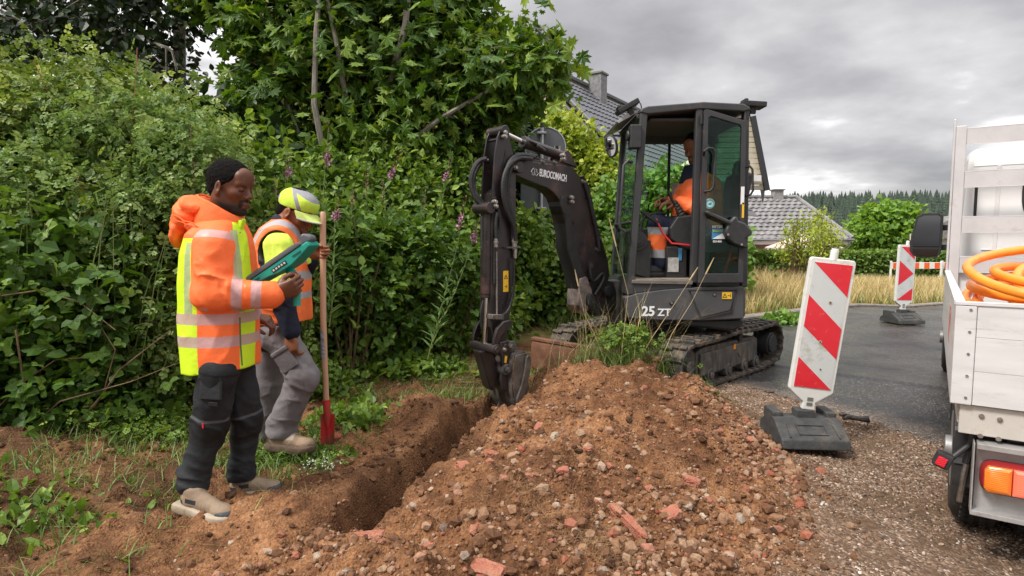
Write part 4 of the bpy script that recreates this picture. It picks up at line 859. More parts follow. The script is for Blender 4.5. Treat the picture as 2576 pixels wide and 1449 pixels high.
# --- house A: steep glazed roof with a chimney
A=Vector((0.86,20.0,6.95));rd=Vector((.557,.831,0));gd=Vector((.831,-.557,0));hl=11.0;half=4.6;drop=4.6
hs=thing('house','brick house with steep dark glazed roof and slate clad chimney behind the sycamore','house',(A.x,A.y,0),group='houses along the road')
en_=A+gd*half-Vector((0,0,drop));sl=(A-en_);slen=sl.length
mb=MB();tiled(mb,en_+rd*-.3,rd,sl,hl+.6,slen+.02)
ro=mb.build('roof',tile_m,hs,world=True)
mb=MB();mb.beam(A+rd*-.38+Vector((0,0,.12)),A+rd*(hl+.3)+Vector((0,0,.12)),.24,.14);mb.build('ridge_cap',tile_m,ro,.04,2).location=ro.location*0
mb=MB();a0=A+rd*-.34+Vector((0,0,.06));a1=en_+rd*-.34+Vector((0,0,.06));nT=20
for i in range(nT):
 p,q=a1.lerp(a0,i/nT),a1.lerp(a0,(i+1.12)/nT);mb.cyl(p,q,.12,.10,10)
mb.build('verge_tiles',tile_m,ro,0)
mb=MB();back=A-gd*half-Vector((0,0,drop));eb=back
mb.add([back,A,A+rd*hl,back+rd*hl],[(0,1,2,3)]);mb.build('back_slope',tile_m,ro,0)
mb=MB();ground_z=-1.5
F0=en_+rd*.15-gd*.5;B0=back+rd*.15+gd*.5;AP=A+rd*.15-Vector((0,0,.35))
mb.prism([((F0-A).dot(gd),ground_z),((F0-A).dot(gd),en_.z+.45),(0,AP.z),((B0-A).dot(gd),en_.z+.45),((B0-A).dot(gd),ground_z)],(Vector((A.x,A.y,0))+rd*.15,gd,(0,0,1),rd),0,hl-.3)
wo=mb.build('wall',brickw_m,hs,world=True);wallco(wo,A,gd)
mb=MB();mb.beam(A+rd*-.25+Vector((0,0,-.2)),en_+rd*-.25+Vector((0,0,-.2)),.05,.42,up=rd);mb.build('barge_board',mat('slate_cladding',(.13,.13,.14),(.2,.2,.21),scale=4,rough=.6),hs,world=True)
cc=A+rd*3.7+gd*.35;mb=MB();mb.box(cc+Vector((0,0,-.45)),(.52,.52,1.9),Matrix.Rotation(math.atan2(rd.y,rd.x),3,'Z'))
ch=mb.build('chimney',mat('slate_scale',(.13,.13,.135),(.24,.235,.24),scale=7,rough=.6,bump=.6,bscale=9),ro)
mb=MB();mb.box(cc+Vector((0,0,.54)),(.62,.62,.08),Matrix.Rotation(math.atan2(rd.y,rd.x),3,'Z'));mb.build('chimney_cap',mat('chimney_slab',(.20,.19,.17),rough=.8),ro,.01)
# --- house C: steep gable with boarded overhang right behind the cab
E=P(1922,478,12.5);ld=Vector((.38,.925,0)).normalized();hc=thing('house','narrow gable with cream boarded overhang and dark edge right behind the digger cab','house',(E.x,E.y,0),group='houses along the road')
px_=[(1922,478),(1886,292),(1876,276),(1800,330),(1762,478)];cream=mat('cream_boarding',(.50,.44,.32),(.58,.51,.38),scale=3,rough=.7)
poly=[P(x,y,12.5)for x,y in px_];cen=sum(poly,Vector())/5
mb=MB()
def xr_(z):
 a_=[poly[0],poly[1],poly[2]];
 for u_,v_ in((0,1),(1,2)):
  if a_[u_].z<=z<=a_[v_].z+1e-6:return a_[u_].lerp(a_[v_],(z-a_[u_].z)/(a_[v_].z-a_[u_].z)).x
 return poly[2].x
zb_,zt_=poly[0].z,poly[2].z;n=15
for i in range(n):
 z0_,z1_=zb_+(zt_-zb_)*i/n,zb_+(zt_-zb_)*(i+1)/n-.012;xl0=max(poly[4].x,poly[4].x+(poly[3].x-poly[4].x)*(z0_-zb_)/(poly[3].z-zb_));xl0=min(xl0,xr_(z0_)-.05)
 mb.prism([(xl0,z0_),(xr_(z0_),z0_),(xr_(z1_),z1_),(xl0,z1_)],((0,12.5,0),(1,0,0),(0,0,1),(0,1,0)),.0,.05)
mb.build('gable_boards',cream,hc,world=True)
rid=ld*5
mb=MB()
for a_,b_ in((poly[0],poly[1]),(poly[1],poly[2]),(poly[2],poly[3]),(poly[3],poly[4])):o_=((a_+b_)/2-cen).normalized()*.05;o_.y=0;mb.beam(a_+o_-Vector((0,.03,0)),b_+o_-Vector((0,.03,0)),.10,.09,up=(0,1,0))
mb.build('barge_board',mat('dark_fascia',(.03,.03,.033),rough=.5),hc,world=True)
mb=MB();out_=[p+(p-cen).normalized()*.03 for p in poly];mb.add(out_+[p+rid for p in out_],[(i,i+1,i+6,i+5)for i in range(4)]);mb.build('roof',tile_m,hc,world=True)
mb=MB();mb.beam(P(1770,449,12.42),P(1914,449,12.42),.05,.12);mb.build('purlin',white_m,hc,world=True)
mb=MB();c0=P(1776,480,12.9);c1=P(1872,480,12.9);mb.prism([(0,-1.3),(c1.x-c0.x,-1.3),(c1.x-c0.x,zt_-.4),(0,zt_-1.0)],(Vector((c0.x,12.9,0)),(1,0,0),(0,0,1),(0,1,0)),0,4);mb.build('wall',mat('cream_render',(.52,.47,.38),rough=.9,bump=.2),hc,world=True)
# --- house B: low pink bungalow with a hipped roof
D=31.0
hb=thing('house','low pink bungalow with hipped grey tile roof beyond the far hedge','house',(16,D,-1.1),group='houses along the road')
r0,r1=P(1700,497,D+4),P(2003,499,D+4);e1=P(2145,602,D);e0=P(1560,602,D)
mb=MB();sl=(r1-Vector((r1.x,D,e1.z)))
es=Vector((0,4.0,r1.z-e1.z)).normalized();LL=math.hypot(4.0,r1.z-e1.z);tw,tl=.34,.40;ny_=int(LL/tl)
for j in range(ny_):
 f=j/ny_;xr=e1.x+(r1.x-e1.x)*f;xl=e0.x+(r0.x-e0.x)*f
 tiled(mb,Vector((xl,D,e1.z))+es*(j*LL/ny_),(1,0,0),es,xr-xl,LL/ny_,tw,LL/ny_,.05)
rb=mb.build('roof',tile2_m,hb,world=True)
mb=MB();bb_=Vector((e1.x,D+8,e1.z));mb.add([e1,bb_,r1],[(0,1,2)]);mb.add([r1,bb_,Vector((e0.x,D+8,e1.z)),r0],[(0,1,2,3)]);mb.build('back_slope',tile2_m,rb)
mb=MB();n=22
for i in range(n):p,q=e1.lerp(r1,i/n),e1.lerp(r1,(i+1.15)/n);mb.cyl(p+Vector((0,0,.06)),q+Vector((0,0,.10)),.13,.11,8)
mb.cyl(r0+Vector((0,0,.08)),r1+Vector((0,0,.08)),.11,.11,8);mb.build('hip_tiles',tile2_m,rb)
pcc=P(1955,490,D+4);mb=MB();mb.box(pcc+Vector((0,0,-.1)),(.52,.52,.7));ch=mb.build('chimney',mat('grey_scale',(.22,.21,.205),(.30,.29,.28),scale=5,rough=.8,bump=.5,bscale=8),rb)
mb=MB();mb.box(pcc+Vector((0,0,.28)),(.66,.66,.07));mb.build('chimney_cap',mat('chimney_slab',(.20,.19,.17),rough=.8),rb,.01)
pink=mat('pink_render',(.42,.25,.20),(.47,.29,.24),scale=2,rough=.9)
mb=MB();mb.span((e0.x,D+.45,-2.2),(e1.x-.5,D+7,e1.z));mb.build('wall',pink,hb,world=True)
mb=MB();mb.span((e0.x,D+.02,e1.z-.26),(e1.x-.1,D+.10,e1.z-.02));mb.span((e0.x,D+.10,e1.z-.28),(e1.x-.1,D+.445,e1.z-.24));mb.build('fascia',white_m,hb,world=True)
mb=MB();mb.cyl((e0.x,D-.05,e1.z-.02),(e1.x,D-.05,e1.z-.02),.07,n=8);q=Vector((e1.x-.15,D-.05,e1.z));mb.tube([q,q+Vector((0,0,-.3)),q+Vector((-.3,.4,-.6)),q+Vector((-.35,.45,-2.6))],.05,8);mb.build('gutter',mat('zinc',(.25,.25,.26),rough=.4,metallic=.6),hb,world=True)
wx=P(1940,620,D).x
for wxx in(wx,wx+2.6):
 mb=MB();mb.span((wxx-.6,D+.40,-.45),(wxx-.52,D+.47,.85));mb.span((wxx+.52,D+.40,-.45),(wxx+.6,D+.47,.85));mb.span((wxx-.52,D+.40,.77),(wxx+.52,D+.47,.85));mb.span((wxx-.52,D+.40,-.45),(wxx+.52,D+.47,-.37));mb.span((wxx-.04,D+.41,-.37),(wxx+.04,D+.46,.77))
 wn=mb.build('window',white_m,hb,world=True);mb=MB();mb.span((wxx-.52,D+.435,-.37),(wxx+.52,D+.445,.77));mb.build('pane',mat('dark_pane',(.05,.06,.07),rough=.05,spec=.8),wn)
q=P(2020,620,29.0);mb=MB();n=10
um=thing('garden_parasol','pale pink garden parasol in front of the bungalow','parasol',(q.x,q.y,-1.1))
ring=[Vector((q.x+1.75*math.cos(2*math.pi*i/n),q.y+1.75*math.sin(2*math.pi*i/n),q.z-.05))for i in range(n)];ap_=Vector((q.x,q.y,q.z+.62))
mb.add([ap_]+ring+[v-Vector((0,0,.16))for v in ring],[(0,1+i,1+(i+1)%n)for i in range(n)]+[(1+i,1+n+i,1+n+(i+1)%n,1+(i+1)%n)for i in range(n)])
mb.build('canopy',mat('parasol_cloth',(.62,.47,.40),rough=.9),um,world=True);mb=MB();mb.cyl((q.x,q.y,-1.1),ap_,.03);mb.build('pole',white_m,um,world=True)
q=P(2400,600,60);mb=MB();mb.prism([(-3.5,0),(0,2.3),(3.5,0)],(q,(1,0,0),(0,0,1),(0,1,0)),0,9)
hd=thing('house','far grey roofed house half hidden behind the truck mirror','house',(q.x,q.y,-2),group='houses along the road');mb.build('roof',tile2_m,hd,world=True)
mb=MB();mb.span((q.x-3.1,q.y+.4,-2.5),(q.x+3.1,q.y+8.6,q.z));mb.build('wall',mat('grey_render',(.4,.4,.4),rough=.9),hd,world=True)
# --- clipped hedge, round tree, saplings
def box_leaves(x0,x1,y0,y1,z0,z1,n,seed):
 g=np.random.default_rng(seed);p=np.stack([g.uniform(x0,x1,n),g.uniform(y0,y1,n),g.uniform(z0,z1,n)],1)
 top=g.random(n)<.4;p[top,2]=z1+g.normal(0,.03,top.sum());p[~top,1]=y0+g.normal(0,.04,(~top).sum())
 od=np.where(top[:,None],[0,0,1.],[0,-1.,.2]);return p,od,g.random(n)
hg=thing('clipped_hedge','long low clipped hedge in front of the pink bungalow','hedge',(16,26.5,-1.0))
a_,b_,c_=box_leaves(9.5,24.0,26.4,27.4,-1.2,.72,15000,91);V,Fc,Rn=join([leafy(a_,b_,c_,T_quad(),.15,91)]);link('foliage',mesh_np('hedge',V,Fc,rnd=Rn),LM_hedge,hg,True)
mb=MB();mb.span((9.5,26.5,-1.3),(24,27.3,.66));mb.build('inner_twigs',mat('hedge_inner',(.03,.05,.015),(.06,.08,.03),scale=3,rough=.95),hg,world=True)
c=P(2232,580,36)
tree('round_tree','round bright green broadleaf tree between the bungalow and the truck mirror',[([Vector((c.x,c.y,-1.6)),Vector((c.x,c.y,.2)),Vector((c.x+.1,c.y,1.8))],.16,.09)],[],
     [B(2232,590,36,1.9,1.5),B(2180,600,35.6,1.2,1.1),B(2285,610,35.8,1.2,1.1),B(2250,545,36,1.3,.8),B(2205,560,36,1.1,.8)],700,12,.22,T_quad(),.30,LM_tree,92,gap=.25,inner=.5)
for i,(px,y0_,y1_,Y,lb)in enumerate([(2000,640,560,20,'feathery young sapling in front of the bungalow roof, the left one'),(2050,645,545,20.5,'feathery young sapling in front of the bungalow eaves, the taller right one'),(2075,640,585,19,'short leafy sapling by the top of the near barrier')]):
 t0,b0_=P(px,y1_,Y),P(px,y0_,Y);pts=[Vector((b0_.x+.3*(k-2)*.1,b0_.y,b0_.z+(t0.z-b0_.z)*k/4))for k in range(5)]
 bl=[((p.x+dx_,p.y,p.z),(.5-.08*k,.4,.3))for k,p in enumerate(pts)for dx_ in(-.12,.15)]
 shrub('sapling',lb,'sapling',bl,110,8,.10,T_oval(.2,.25),.11,LM_lime,95+i,root=(b0_.x,b0_.y),group='young saplings in the meadow',inner=.2)
# --- forest on the hill
g=np.random.default_rng(97);n=7500;xs=g.uniform(70,560,n);ys=175+260*g.random(n)**.8;keep=(xs/ys>.35)&(xs/ys<1.15);xs,ys=xs[keep],ys[keep];n=len(xs)
def T_conifer(seed):
 g=random.Random(seed);V=[];Fc=[];k=7
 for lv in range(5):
  z0=.12+lv*.17;r=.24*(1-lv/5.6);o_=len(V);V.append((z0+.27,0,0))
  for i in range(k*2):a=math.pi*i/k+g.random()*.2;rr_=r*(1 if i%2 else.6)*g.uniform(.8,1.2);V.append((z0-(.03 if i%2 else-.02),rr_*math.cos(a),rr_*math.sin(a)))
  Fc+=[(o_,o_+1+i,o_+1+(i+1)%(k*2))for i in range(k*2)]
 return np.array(V),np.array(Fc)
parts_=[]
for k in range(4):
 q=np.arange(n)%4==k;p=np.stack([xs[q],ys[q],hillz(xs[q],ys[q])-.3],1);up=norm(g.normal(size=(q.sum(),3))*[1,1,0]+[1e-3,0,0])
 parts_.append(instance(T_conifer(k),p,np.tile([0,0,1.],(q.sum(),1)),up,g.uniform(4.5,8.0,q.sum()),g.random(q.sum())))
V,Fc,Rn=join(parts_);props(link('forest',mesh_np('forest',V,Fc,rnd=Rn),LM_conif),'dark conifer forest covering the far hill','forest',kind='stuff')
# --- traffic sign seen from behind
sg=thing('traffic_sign','grey back of round and square traffic signs on one post inside the boom arch','traffic sign',(.46,9.6,0))
zinc=mat('galvanised_steel',(.36,.37,.38),(.48,.49,.50),scale=9,rough=.42,metallic=.75,dirt=(.20,.20,.19),dscale=6,damt=.3)
Ys=9.6;pb,pt=PG(1357,800,-.1),P(1364,313,Ys);pb=Vector((P(1357,800,Ys).x,Ys,-.1));mb=MB();mb.cyl(pb,pt,.030,n=16);mb.build('post',zinc,sg,world=True)
mb=MB();mb.cyl(pt-Vector((0,0,.05)),pt+Vector((0,0,.02)),.034,n=16);mb.build('post_cap',mat('black_plastic',(.015,.015,.016),(.03,.03,.03),scale=12,rough=.5),sg,world=True)
sgm=mat('sign_back_grey',(.10,.108,.115),(.135,.14,.15),scale=3,rough=.45);c1=P(1372,372,Ys+.06);c2=P(1366,493,Ys+.06)
mb=MB();mb.cyl(c1+Vector((0,0,0)),c1+Vector((0,.012,0)),.315,n=48);rs=mb.build('round_plate',sgm,sg,world=True)
mb=MB();mb.tube([c1+Vector((.322*math.cos(a),0,.322*math.sin(a)))for a in np.linspace(0,2*math.pi,48,endpoint=False)],.012,6,closed=True);mb.build('edge_trim',zinc,rs)
mb=MB();mb.prism([(-.36,-.24),(.36,-.24),(.36,.26),(-.36,.26)],(c2,(1,0,0),(0,0,1),(0,1,0)),0,.012);mb.build('square_plate',sgm,sg,.03,3,world=True).location
mb=MB()
for z in(c1.z+.22,c1.z-.22,c2.z+.2,c2.z-.2):mb.box((pb.x+(pt.x-pb.x)*.8,Ys,z),(.14,.10,.03));mb.cyl((pb.x+.045,Ys-.07,z),(pb.x+.045,Ys-.03,z),.008)
mb.build('clamp',zinc,sg,.004,world=True)
mb=MB();mb.box(c1+Vector((.19,-.004,-.03)),(.09,.004,.12));mb.build('sticker',mat('white_label',(.66,.66,.66),rough=.5),sg,world=True)
mb=MB();mb.box(c1+Vector((.19,-.007,.005)),(.07,.003,.05));mb.build('sticker_print',mat('black_print',(.01,.01,.01),rough=.5),sg,world=True)
text('sticker_number','1',_mats['white_label'],sg,c1+Vector((.20,-.010,-.012)),(1,0,0),(0,0,1),.05)
# --- far red-white barrier fence panels
orange_r=mat('barrier_orange',(.72,.10,.02),(.8,.14,.03),scale=3,rough=.5);wplast=mat('barrier_white',(.70,.70,.68),(.78,.78,.76),scale=3,rough=.5)
for i in range(5):
 c=P(2275,672,23.0)+Vector((i*2.05+.45,i*.1,-.35));gz=h1(c.x,c.y)
 fp=thing('fence_panel',['leftmost orange and white barrier panel at the far end of the meadow','second orange and white barrier panel from the left at the far end','third orange and white barrier panel from the left at the far end','fourth orange and white barrier panel from the left, under the truck mirror','fifth orange and white barrier panel, mostly hidden by the truck'][i],'barrier panel',(c.x,c.y,gz),group='orange and white fence panels across the far road')
 z1=P(2275,660,23.0).z-gz;mb=MB();mb.span((-1,-.02,z1-.25),(1,.02,z1));mb.span((-1,-.02,z1-.75),(1,.02,z1-.69));mb.build('board',wplast,fp,.008)
 mb=MB();[mb.span((x,-.026,z1-.24),(x+.2,-.021,z1-.01))for x in(-.9,-.5,-.1,.3,.7)];mb.build('stripes',orange_r,fp)
 for x in(-.97,.97):mb=MB();mb.span((x-.03,-.03,0),(x+.03,.03,z1+.06));mb.build('post',wplast,fp,.006)
# ============================================================ EXCAVATOR
body_m=mat('charcoal_paint',(0.055,0.055,0.058),(0.075,0.075,0.078),scale=3,rough=.34,rough2=.5,bump=.04,bscale=200,dirt=(0.15,0.12,0.09),dscale=5,damt=.40)
frame_m=mat('cab_frame_paint',(0.030,0.030,0.032),(0.042,0.042,0.044),scale=4,rough=.4,rough2=.55,dirt=(0.12,0.09,0.07),dscale=6,damt=.16)
boom_m=mat('boom_paint',(0.018,0.014,0.014),(0.032,0.025,0.024),scale=5,rough=.24,rough2=.42,dirt=(0.12,0.06,0.05),dscale=4,damt=.30)
black_m=mat('black_rubber',(0.012,0.012,0.012),(0.022,0.021,0.02),scale=12,rough=.6,bump=.2,bscale=90)
track_m=mat('track_rubber',(0.030,0.027,0.024),(0.055,0.048,0.04),scale=14,rough=.7,bump=.4,bscale=60,dirt=(0.19,0.135,0.09),dscale=9,damt=.60)
under_m=mat('undercarriage_steel',(0.06,0.058,0.056),(0.11,0.105,0.10),scale=10,rough=.5,rough2=.65,metallic=.2,bump=.15,bscale=70,dirt=(0.21,0.16,0.12),dscale=5,damt=.65,stretch=(3,3,.7))
chrome_m=mat('chrome',(.62,.60,.58),rough=.14,metallic=1.0)
bolt_m=mat('steel_bolt',(.42,.40,.38),(.28,.25,.22),scale=60,rough=.4,metallic=.8)
rust_m=mat('rusty_steel',(0.20,0.085,0.045),(0.11,0.05,0.03),scale=9,rough=.8,bump=.3,bscale=50,dirt=(0.26,0.15,0.09),dscale=6,damt=.4)
worn_m=mat('worn_bucket_steel',(0.06,0.055,0.052),(0.16,0.14,0.125),scale=10,rough=.45,metallic=.3,bump=.25,bscale=50,dirt=(0.24,0.15,0.09),dscale=7,damt=.4)
white_p=mat('white_decal',(.78,.78,.78),rough=.45)
yel_p=mat('warning_yellow',(.80,.48,.03),rough=.45)
blk_p=mat('black_print',(.01,.01,.01),rough=.5)
dk_plastic=mat('dark_plastic',(.020,.020,.021),(.032,.032,.033),scale=30,rough=.5,bump=.05,bscale=300)
hose_m=black_m
green_glass=glass_mat('tinted_glass',(.50,.70,.62),.985);clear_glass=glass_mat('cab_glass',(.86,.95,.91),.995)
EX=thing('mini_excavator','black compact tracked digger with open cab reaching its bucket into the trench','excavator',(1.6,6.04,0))
def rec(ob,**k):return ob
# ---- undercarriage frame (u to the rear, v to the near side)
U=Vector((.73,.684,0)).normalized();Vv=Vector((.684,-.73,0)).normalized();UC=Vector((1.6,6.04,0.0));ZZ=Vector((0,0,1))
def uc(a,b_,z):return UC+U*a+Vv*b_+ZZ*z
def track(side):
 r=.20;r2=.205;L2=.78;zc=.235;pts=[]
 def arc(cx_,cz,rad,a0,a1,n):return[(cx_+rad*math.cos(R(a0+(a1-a0)*i/n)),cz+rad*math.sin(R(a0+(a1-a0)*i/n)))for i in range(n+1)]
 path=arc(-L2,zc-.02,r,250,95,10)+[(-.4,zc+r-.015),(0,zc+r+.01),(.4,zc+r)]+arc(L2,zc+.01,r2,85,-60,10)+[(.55,.035),(0,.03),(-.55,.03)]
 tot=[];n=len(path)
 for i in range(n):
  a=Vector(path[i]);b_=Vector(path[(i+1)%n]);m_=max(1,int((b_-a).length/.035))
  for j in range(m_):tot.append(a.lerp(b_,j/m_))
 path=tot;n=len(path);w2=.125;c=.625*side
 mb=MB();vs=[]
 for i,p in enumerate(path):
  d=(path[(i+1)%n]-path[i-1]).normalized();nr=Vector((-d.y,d.x))*(-1)
  cen=Vector((0,.23));
  if nr.dot(p-cen)<0:nr=-nr
  pi,po=p-nr*.014,p+nr*.014
  for q,bb in((pi,-w2),(po,-w2),(po,w2),(pi,w2)):vs.append(uc(q.x,c+bb,q.y))
 fs=[]
 for i in range(n):
  i2=(i+1)%n
  for j in range(4):fs.append((i*4+j,i*4+(j+1)%4,i2*4+(j+1)%4,i2*4+j))
 mb.add(vs,fs)
 cum=0;last=-1
 for i,p in enumerate(path):
  cum+=(path[(i+1)%n]-p).length
  if cum-last<.088:continue
  last=cum;d=(path[(i+1)%n]-path[i-1]).normalized();nr=Vector((-d.y,d.x))
  if nr.dot(p-Vector((0,.23)))<0:nr=-nr
  X3=U*d.x+ZZ*d.y;N3=U*nr.x+ZZ*nr.y;rot=Matrix((X3,Vv,N3)).transposed()
  for sg in(-1,1):mb.box(uc((p+nr*.026).x,c+sg*.062,(p+nr*.026).y)+X3*(.012*sg),(.038,.115,.028),rot)
  mb.box(uc((p-nr*.024).x,c,(p-nr*.024).y),(.03,.035,.026),rot)
  mb.box(uc((p-nr*.018).x,c+w2*side*.82,(p-nr*.018).y),(.045,.03,.012),rot)
 tr=mb.build('track',track_m,EX,.003,world=True)
 o=c+side*(-.01);mb=MB();outl=[(-.66,.10),(-.66,.33),(-.55,.365),(.42,.36),(.52,.33),(.52,.13),(.40,.10)]
 mb.prism(outl,(uc(0,o+.075,0),U,ZZ,Vv),-.15,0.0)
 mb.prism([(-.62,.12),(-.62,.315),(.38,.33),(.46,.30),(.46,.13)],(uc(0,o+.075,0),U,ZZ,Vv),.0,.028)if side>0 else None
 fr=mb.build('track_frame',under_m,EX,.012,2,world=True)
 for k,px_ in enumerate((-.45,-.12,.20,.44)):
  mb=MB();mb.cyl(uc(px_,o-.09,.105),uc(px_,o+.108,.105),.062,n=18);mb.cyl(uc(px_,o+.108,.105),uc(px_,o+.122,.105),.032,n=12)
  mb.build('roller',under_m,EX,.004,world=True)
 mb=MB();mb.cyl(uc(.12,o-.04,.385),uc(.12,o+.10,.385),.04,n=16);mb.build('top_roller',dk_plastic,EX,.004,world=True)
 mb=MB();mb.cyl(uc(-L2,o-.07,zc-.02),uc(-L2,o+.06,zc-.02),.165,n=24);mb.cyl(uc(-L2,o+.05,zc-.02),uc(-L2,o+.10,zc-.02),.06,n=16);mb.build('idler',under_m,EX,.006,world=True)
 mb=MB();mb.cyl(uc(L2,o-.06,zc+.01),uc(L2,o+.105,zc+.01),.115,n=28);mb.cyl(uc(L2,o+.105,zc+.01),uc(L2,o+.122,zc+.01),.09,n=28)
 for k in range(9):a=2*math.pi*k/9;mb.cyl(uc(L2+.065*math.cos(a),o+.12,zc+.01+.065*math.sin(a)),uc(L2+.065*math.cos(a),o+.128,zc+.01+.065*math.sin(a)),.007,n=6)
 for k in range(11):a=2*math.pi*k/11;mb.box(uc(L2+.15*math.cos(a),o-.02,zc+.01+.15*math.sin(a)),(.07,.04,.035),Matrix((U*math.cos(a)+ZZ*math.sin(a),Vv,U*-math.sin(a)+ZZ*math.cos(a))).transposed())
 mb.build('sprocket',dk_plastic,EX,.004,world=True)
track(1);track(-1)
o=.625+.075+.03-.01
mb=MB();mb.box(uc(-.02,o,.31),(.045,.004,.045),Matrix((U,Vv,ZZ)).transposed());mb.build('orange_sticker',mat('orange_decal',(.8,.28,.02),rough=.5),EX,world=True)
mb=MB();mb.cyl(uc(.10,o-.01,.245),uc(.10,o+.004,.245),.045,n=20);[mb.cyl(uc(.10+s_*.05,o-.01,.245),uc(.10+s_*.05,o+.008,.245),.008,n=8)for s_ in(-1,1)];mb.build('frame_cover',under_m,EX,.002,world=True)
mb=MB();mb.span((-.42,-.45,.28),(.42,.45,.40));mb.span((-.25,-.55,.22),(.25,.55,.34));mb.build('car_body',under_m,EX,.02,2,world=True,xf=Matrix.Translation(UC)@Matrix((U,Vv,ZZ)).transposed().to_4x4())
mb=MB();mb.cyl(UC+ZZ*.38,UC+ZZ*.50,.36,n=36);mb.build('slew_ring',dk_plastic,EX,.005,world=True)
mb=MB();prof_=[(-1.20,.03),(-1.235,.07),(-1.25,.19),(-1.235,.30),(-1.20,.345),(-1.185,.345),(-1.21,.30),(-1.222,.22),(-1.21,.12),(-1.17,.06)]
mb.prism(prof_,(uc(0,0,0),U,ZZ,Vv),-.75,.66);mb.prism([(-1.23,.33),(-1.16,.33),(-1.16,.36),(-1.23,.36)],(uc(0,0,0),U,ZZ,Vv),-.76,.67)
bl=mb.build('dozer_blade',rust_m,EX,.004,world=True)
mb=MB()
for s_ in(-.33,.33):mb.beam(uc(-1.20,s_,.20),uc(-.3,s_*.8,.30),.07,.12)
for s_ in(-.33,.33):mb.prism([(-1.18,.08),(-.98,.16),(-1.18,.34)],(uc(0,s_-.05,0),U,ZZ,Vv),-.01,.01)
mb.build('blade_arm',under_m,EX,.01,world=True)
mb=MB();mb.cyl(uc(-1.05,0,.26),uc(-.70,0,.34),.022,n=14);mb.build('blade_rod',chrome_m,EX,world=True)
mb=MB();mb.cyl(uc(-.75,0,.33),uc(-.35,0,.40),.042,n=16);mb.build('blade_cylinder',black_m,EX,.004,world=True)
# ---- upper structure: faces -X, near face at Y = 5.2
YN=5.20
def SX(px):return P(px,604,YN).x
def Q(px,py,Y=YN):return P(px,py,Y)
def prismY(mb,pix,y0,y1,mi=0,Yref=YN):
 """outline given where it is seen on the plane Y = Yref, extruded along Y from y0 to y1"""
 pts=[P(x,y,Yref)for x,y in pix];return mb.prism([(p.x,p.z)for p in pts],((0,0,0),(1,0,0),(0,0,1),(0,1,0)),y0,y1,mi)
def loft(mb,rings):
 n=len(rings[0]);vs=[v for r_ in rings for v in r_]
 fs=[(i*n+j,i*n+(j+1)%n,(i+1)*n+(j+1)%n,(i+1)*n+j)for i in range(len(rings)-1)for j in range(n)]
 fs+=[tuple(reversed(range(n))),tuple((len(rings)-1)*n+j for j in range(n))];mb.add(vs,fs)
xF,xR=SX(1571),SX(1874);z_b,z_t=P(1700,806,YN).z,P(1674,727,YN).z
mb=MB();prismY(mb,[(1571,748),(1600,738),(1674,728),(1760,722),(1872,720),(1872,802),(1775,807),(1660,806),(1580,801)],YN+.0,YN+.12)
side=mb.build('side_panel',body_m,EX,.012,3,world=True)
def tail(z,r,x0=xR+.004):
 cx_,cy_=1.47,5.95;out_=[]
 a0=math.atan2(YN-cy_,SX(1895)-.045-cx_)
 for i in range(17):a=a0+(math.radians(88)-a0)*i/16;out_.append(Vector((cx_+r*math.cos(a),cy_+r*math.sin(a)*1.0,z)))
 out_[0]=Vector((SX(1884),YN+.03,z))
 return[Vector((x0,YN+.006,z))]+out_+[Vector((x0,cy_+r,z))]
rr_=math.hypot(SX(1902)-1.47,.4)
mb=MB();loft(mb,[tail(z_b+.03,.70),tail(z_b+.05,.735),tail(z_b+.17,.755),tail(z_t-.02,.755),tail(z_t+.0,.73)]);mb.build('counterweight',body_m,EX,.008,2,world=True)
mb=MB();prismY(mb,[(1582,800),(1600,745),(1868,722),(1868,802),(1800,822),(1620,822)],YN+.13,6.68);mb.build('base_frame',dk_plastic,EX,.02,2,world=True)
mb=MB();prismY(mb,[(1690,806),(1880,804),(1872,826),(1850,835),(1720,822)],YN+.05,6.5);mb.build('belly_plate',dk_plastic,EX,.02,world=True)
mb=MB();mb.span((1.15,6.24,z_t-.02),(2.05,6.72,1.42));mb.build('hood',body_m,EX,.06,3,world=True)
mb=MB();prismY(mb,[(1736,733),(1849,733),(1836,780),(1764,798)],YN-.010,YN+.01);hatch=mb.build('side_hatch',body_m,EX,.006,2,world=True)
mb=MB();hp=[Q(x,y)-Vector((0,.008,0))for x,y in[(1732,730),(1853,730),(1839,784),(1762,802)]];mb.tube(hp,.005,6,closed=True);mb.build('seam',dk_plastic,hatch).location=hatch.location*0
def lock(px,py):
 mb=MB();c=Q(px,py);mb.cyl(c+Vector((0,.01,0)),c+Vector((0,-.012,0)),.020,n=20);l_=mb.build('lock',dk_plastic,EX,.003,world=True);mb=MB();mb.cyl(c+Vector((0,0,0)),c+Vector((0,-.018,0)),.009,n=12);q_=mb.build('lock_barrel',bolt_m,l_)
lock(1689,762);lock(1796,741)
tx=Q(1613,794);text('model_lettering','25',white_p,EX,tx+Vector((0,-.004,0)),(1,0,0.0),(0,0,1),.118,.002,.03,1.0,shear=.05)
text('model_lettering','ZT',white_p,EX,Q(1654,794)+Vector((0,-.004,0)),(1,0,0),(0,0,1),.088,.002,.022,1.05)
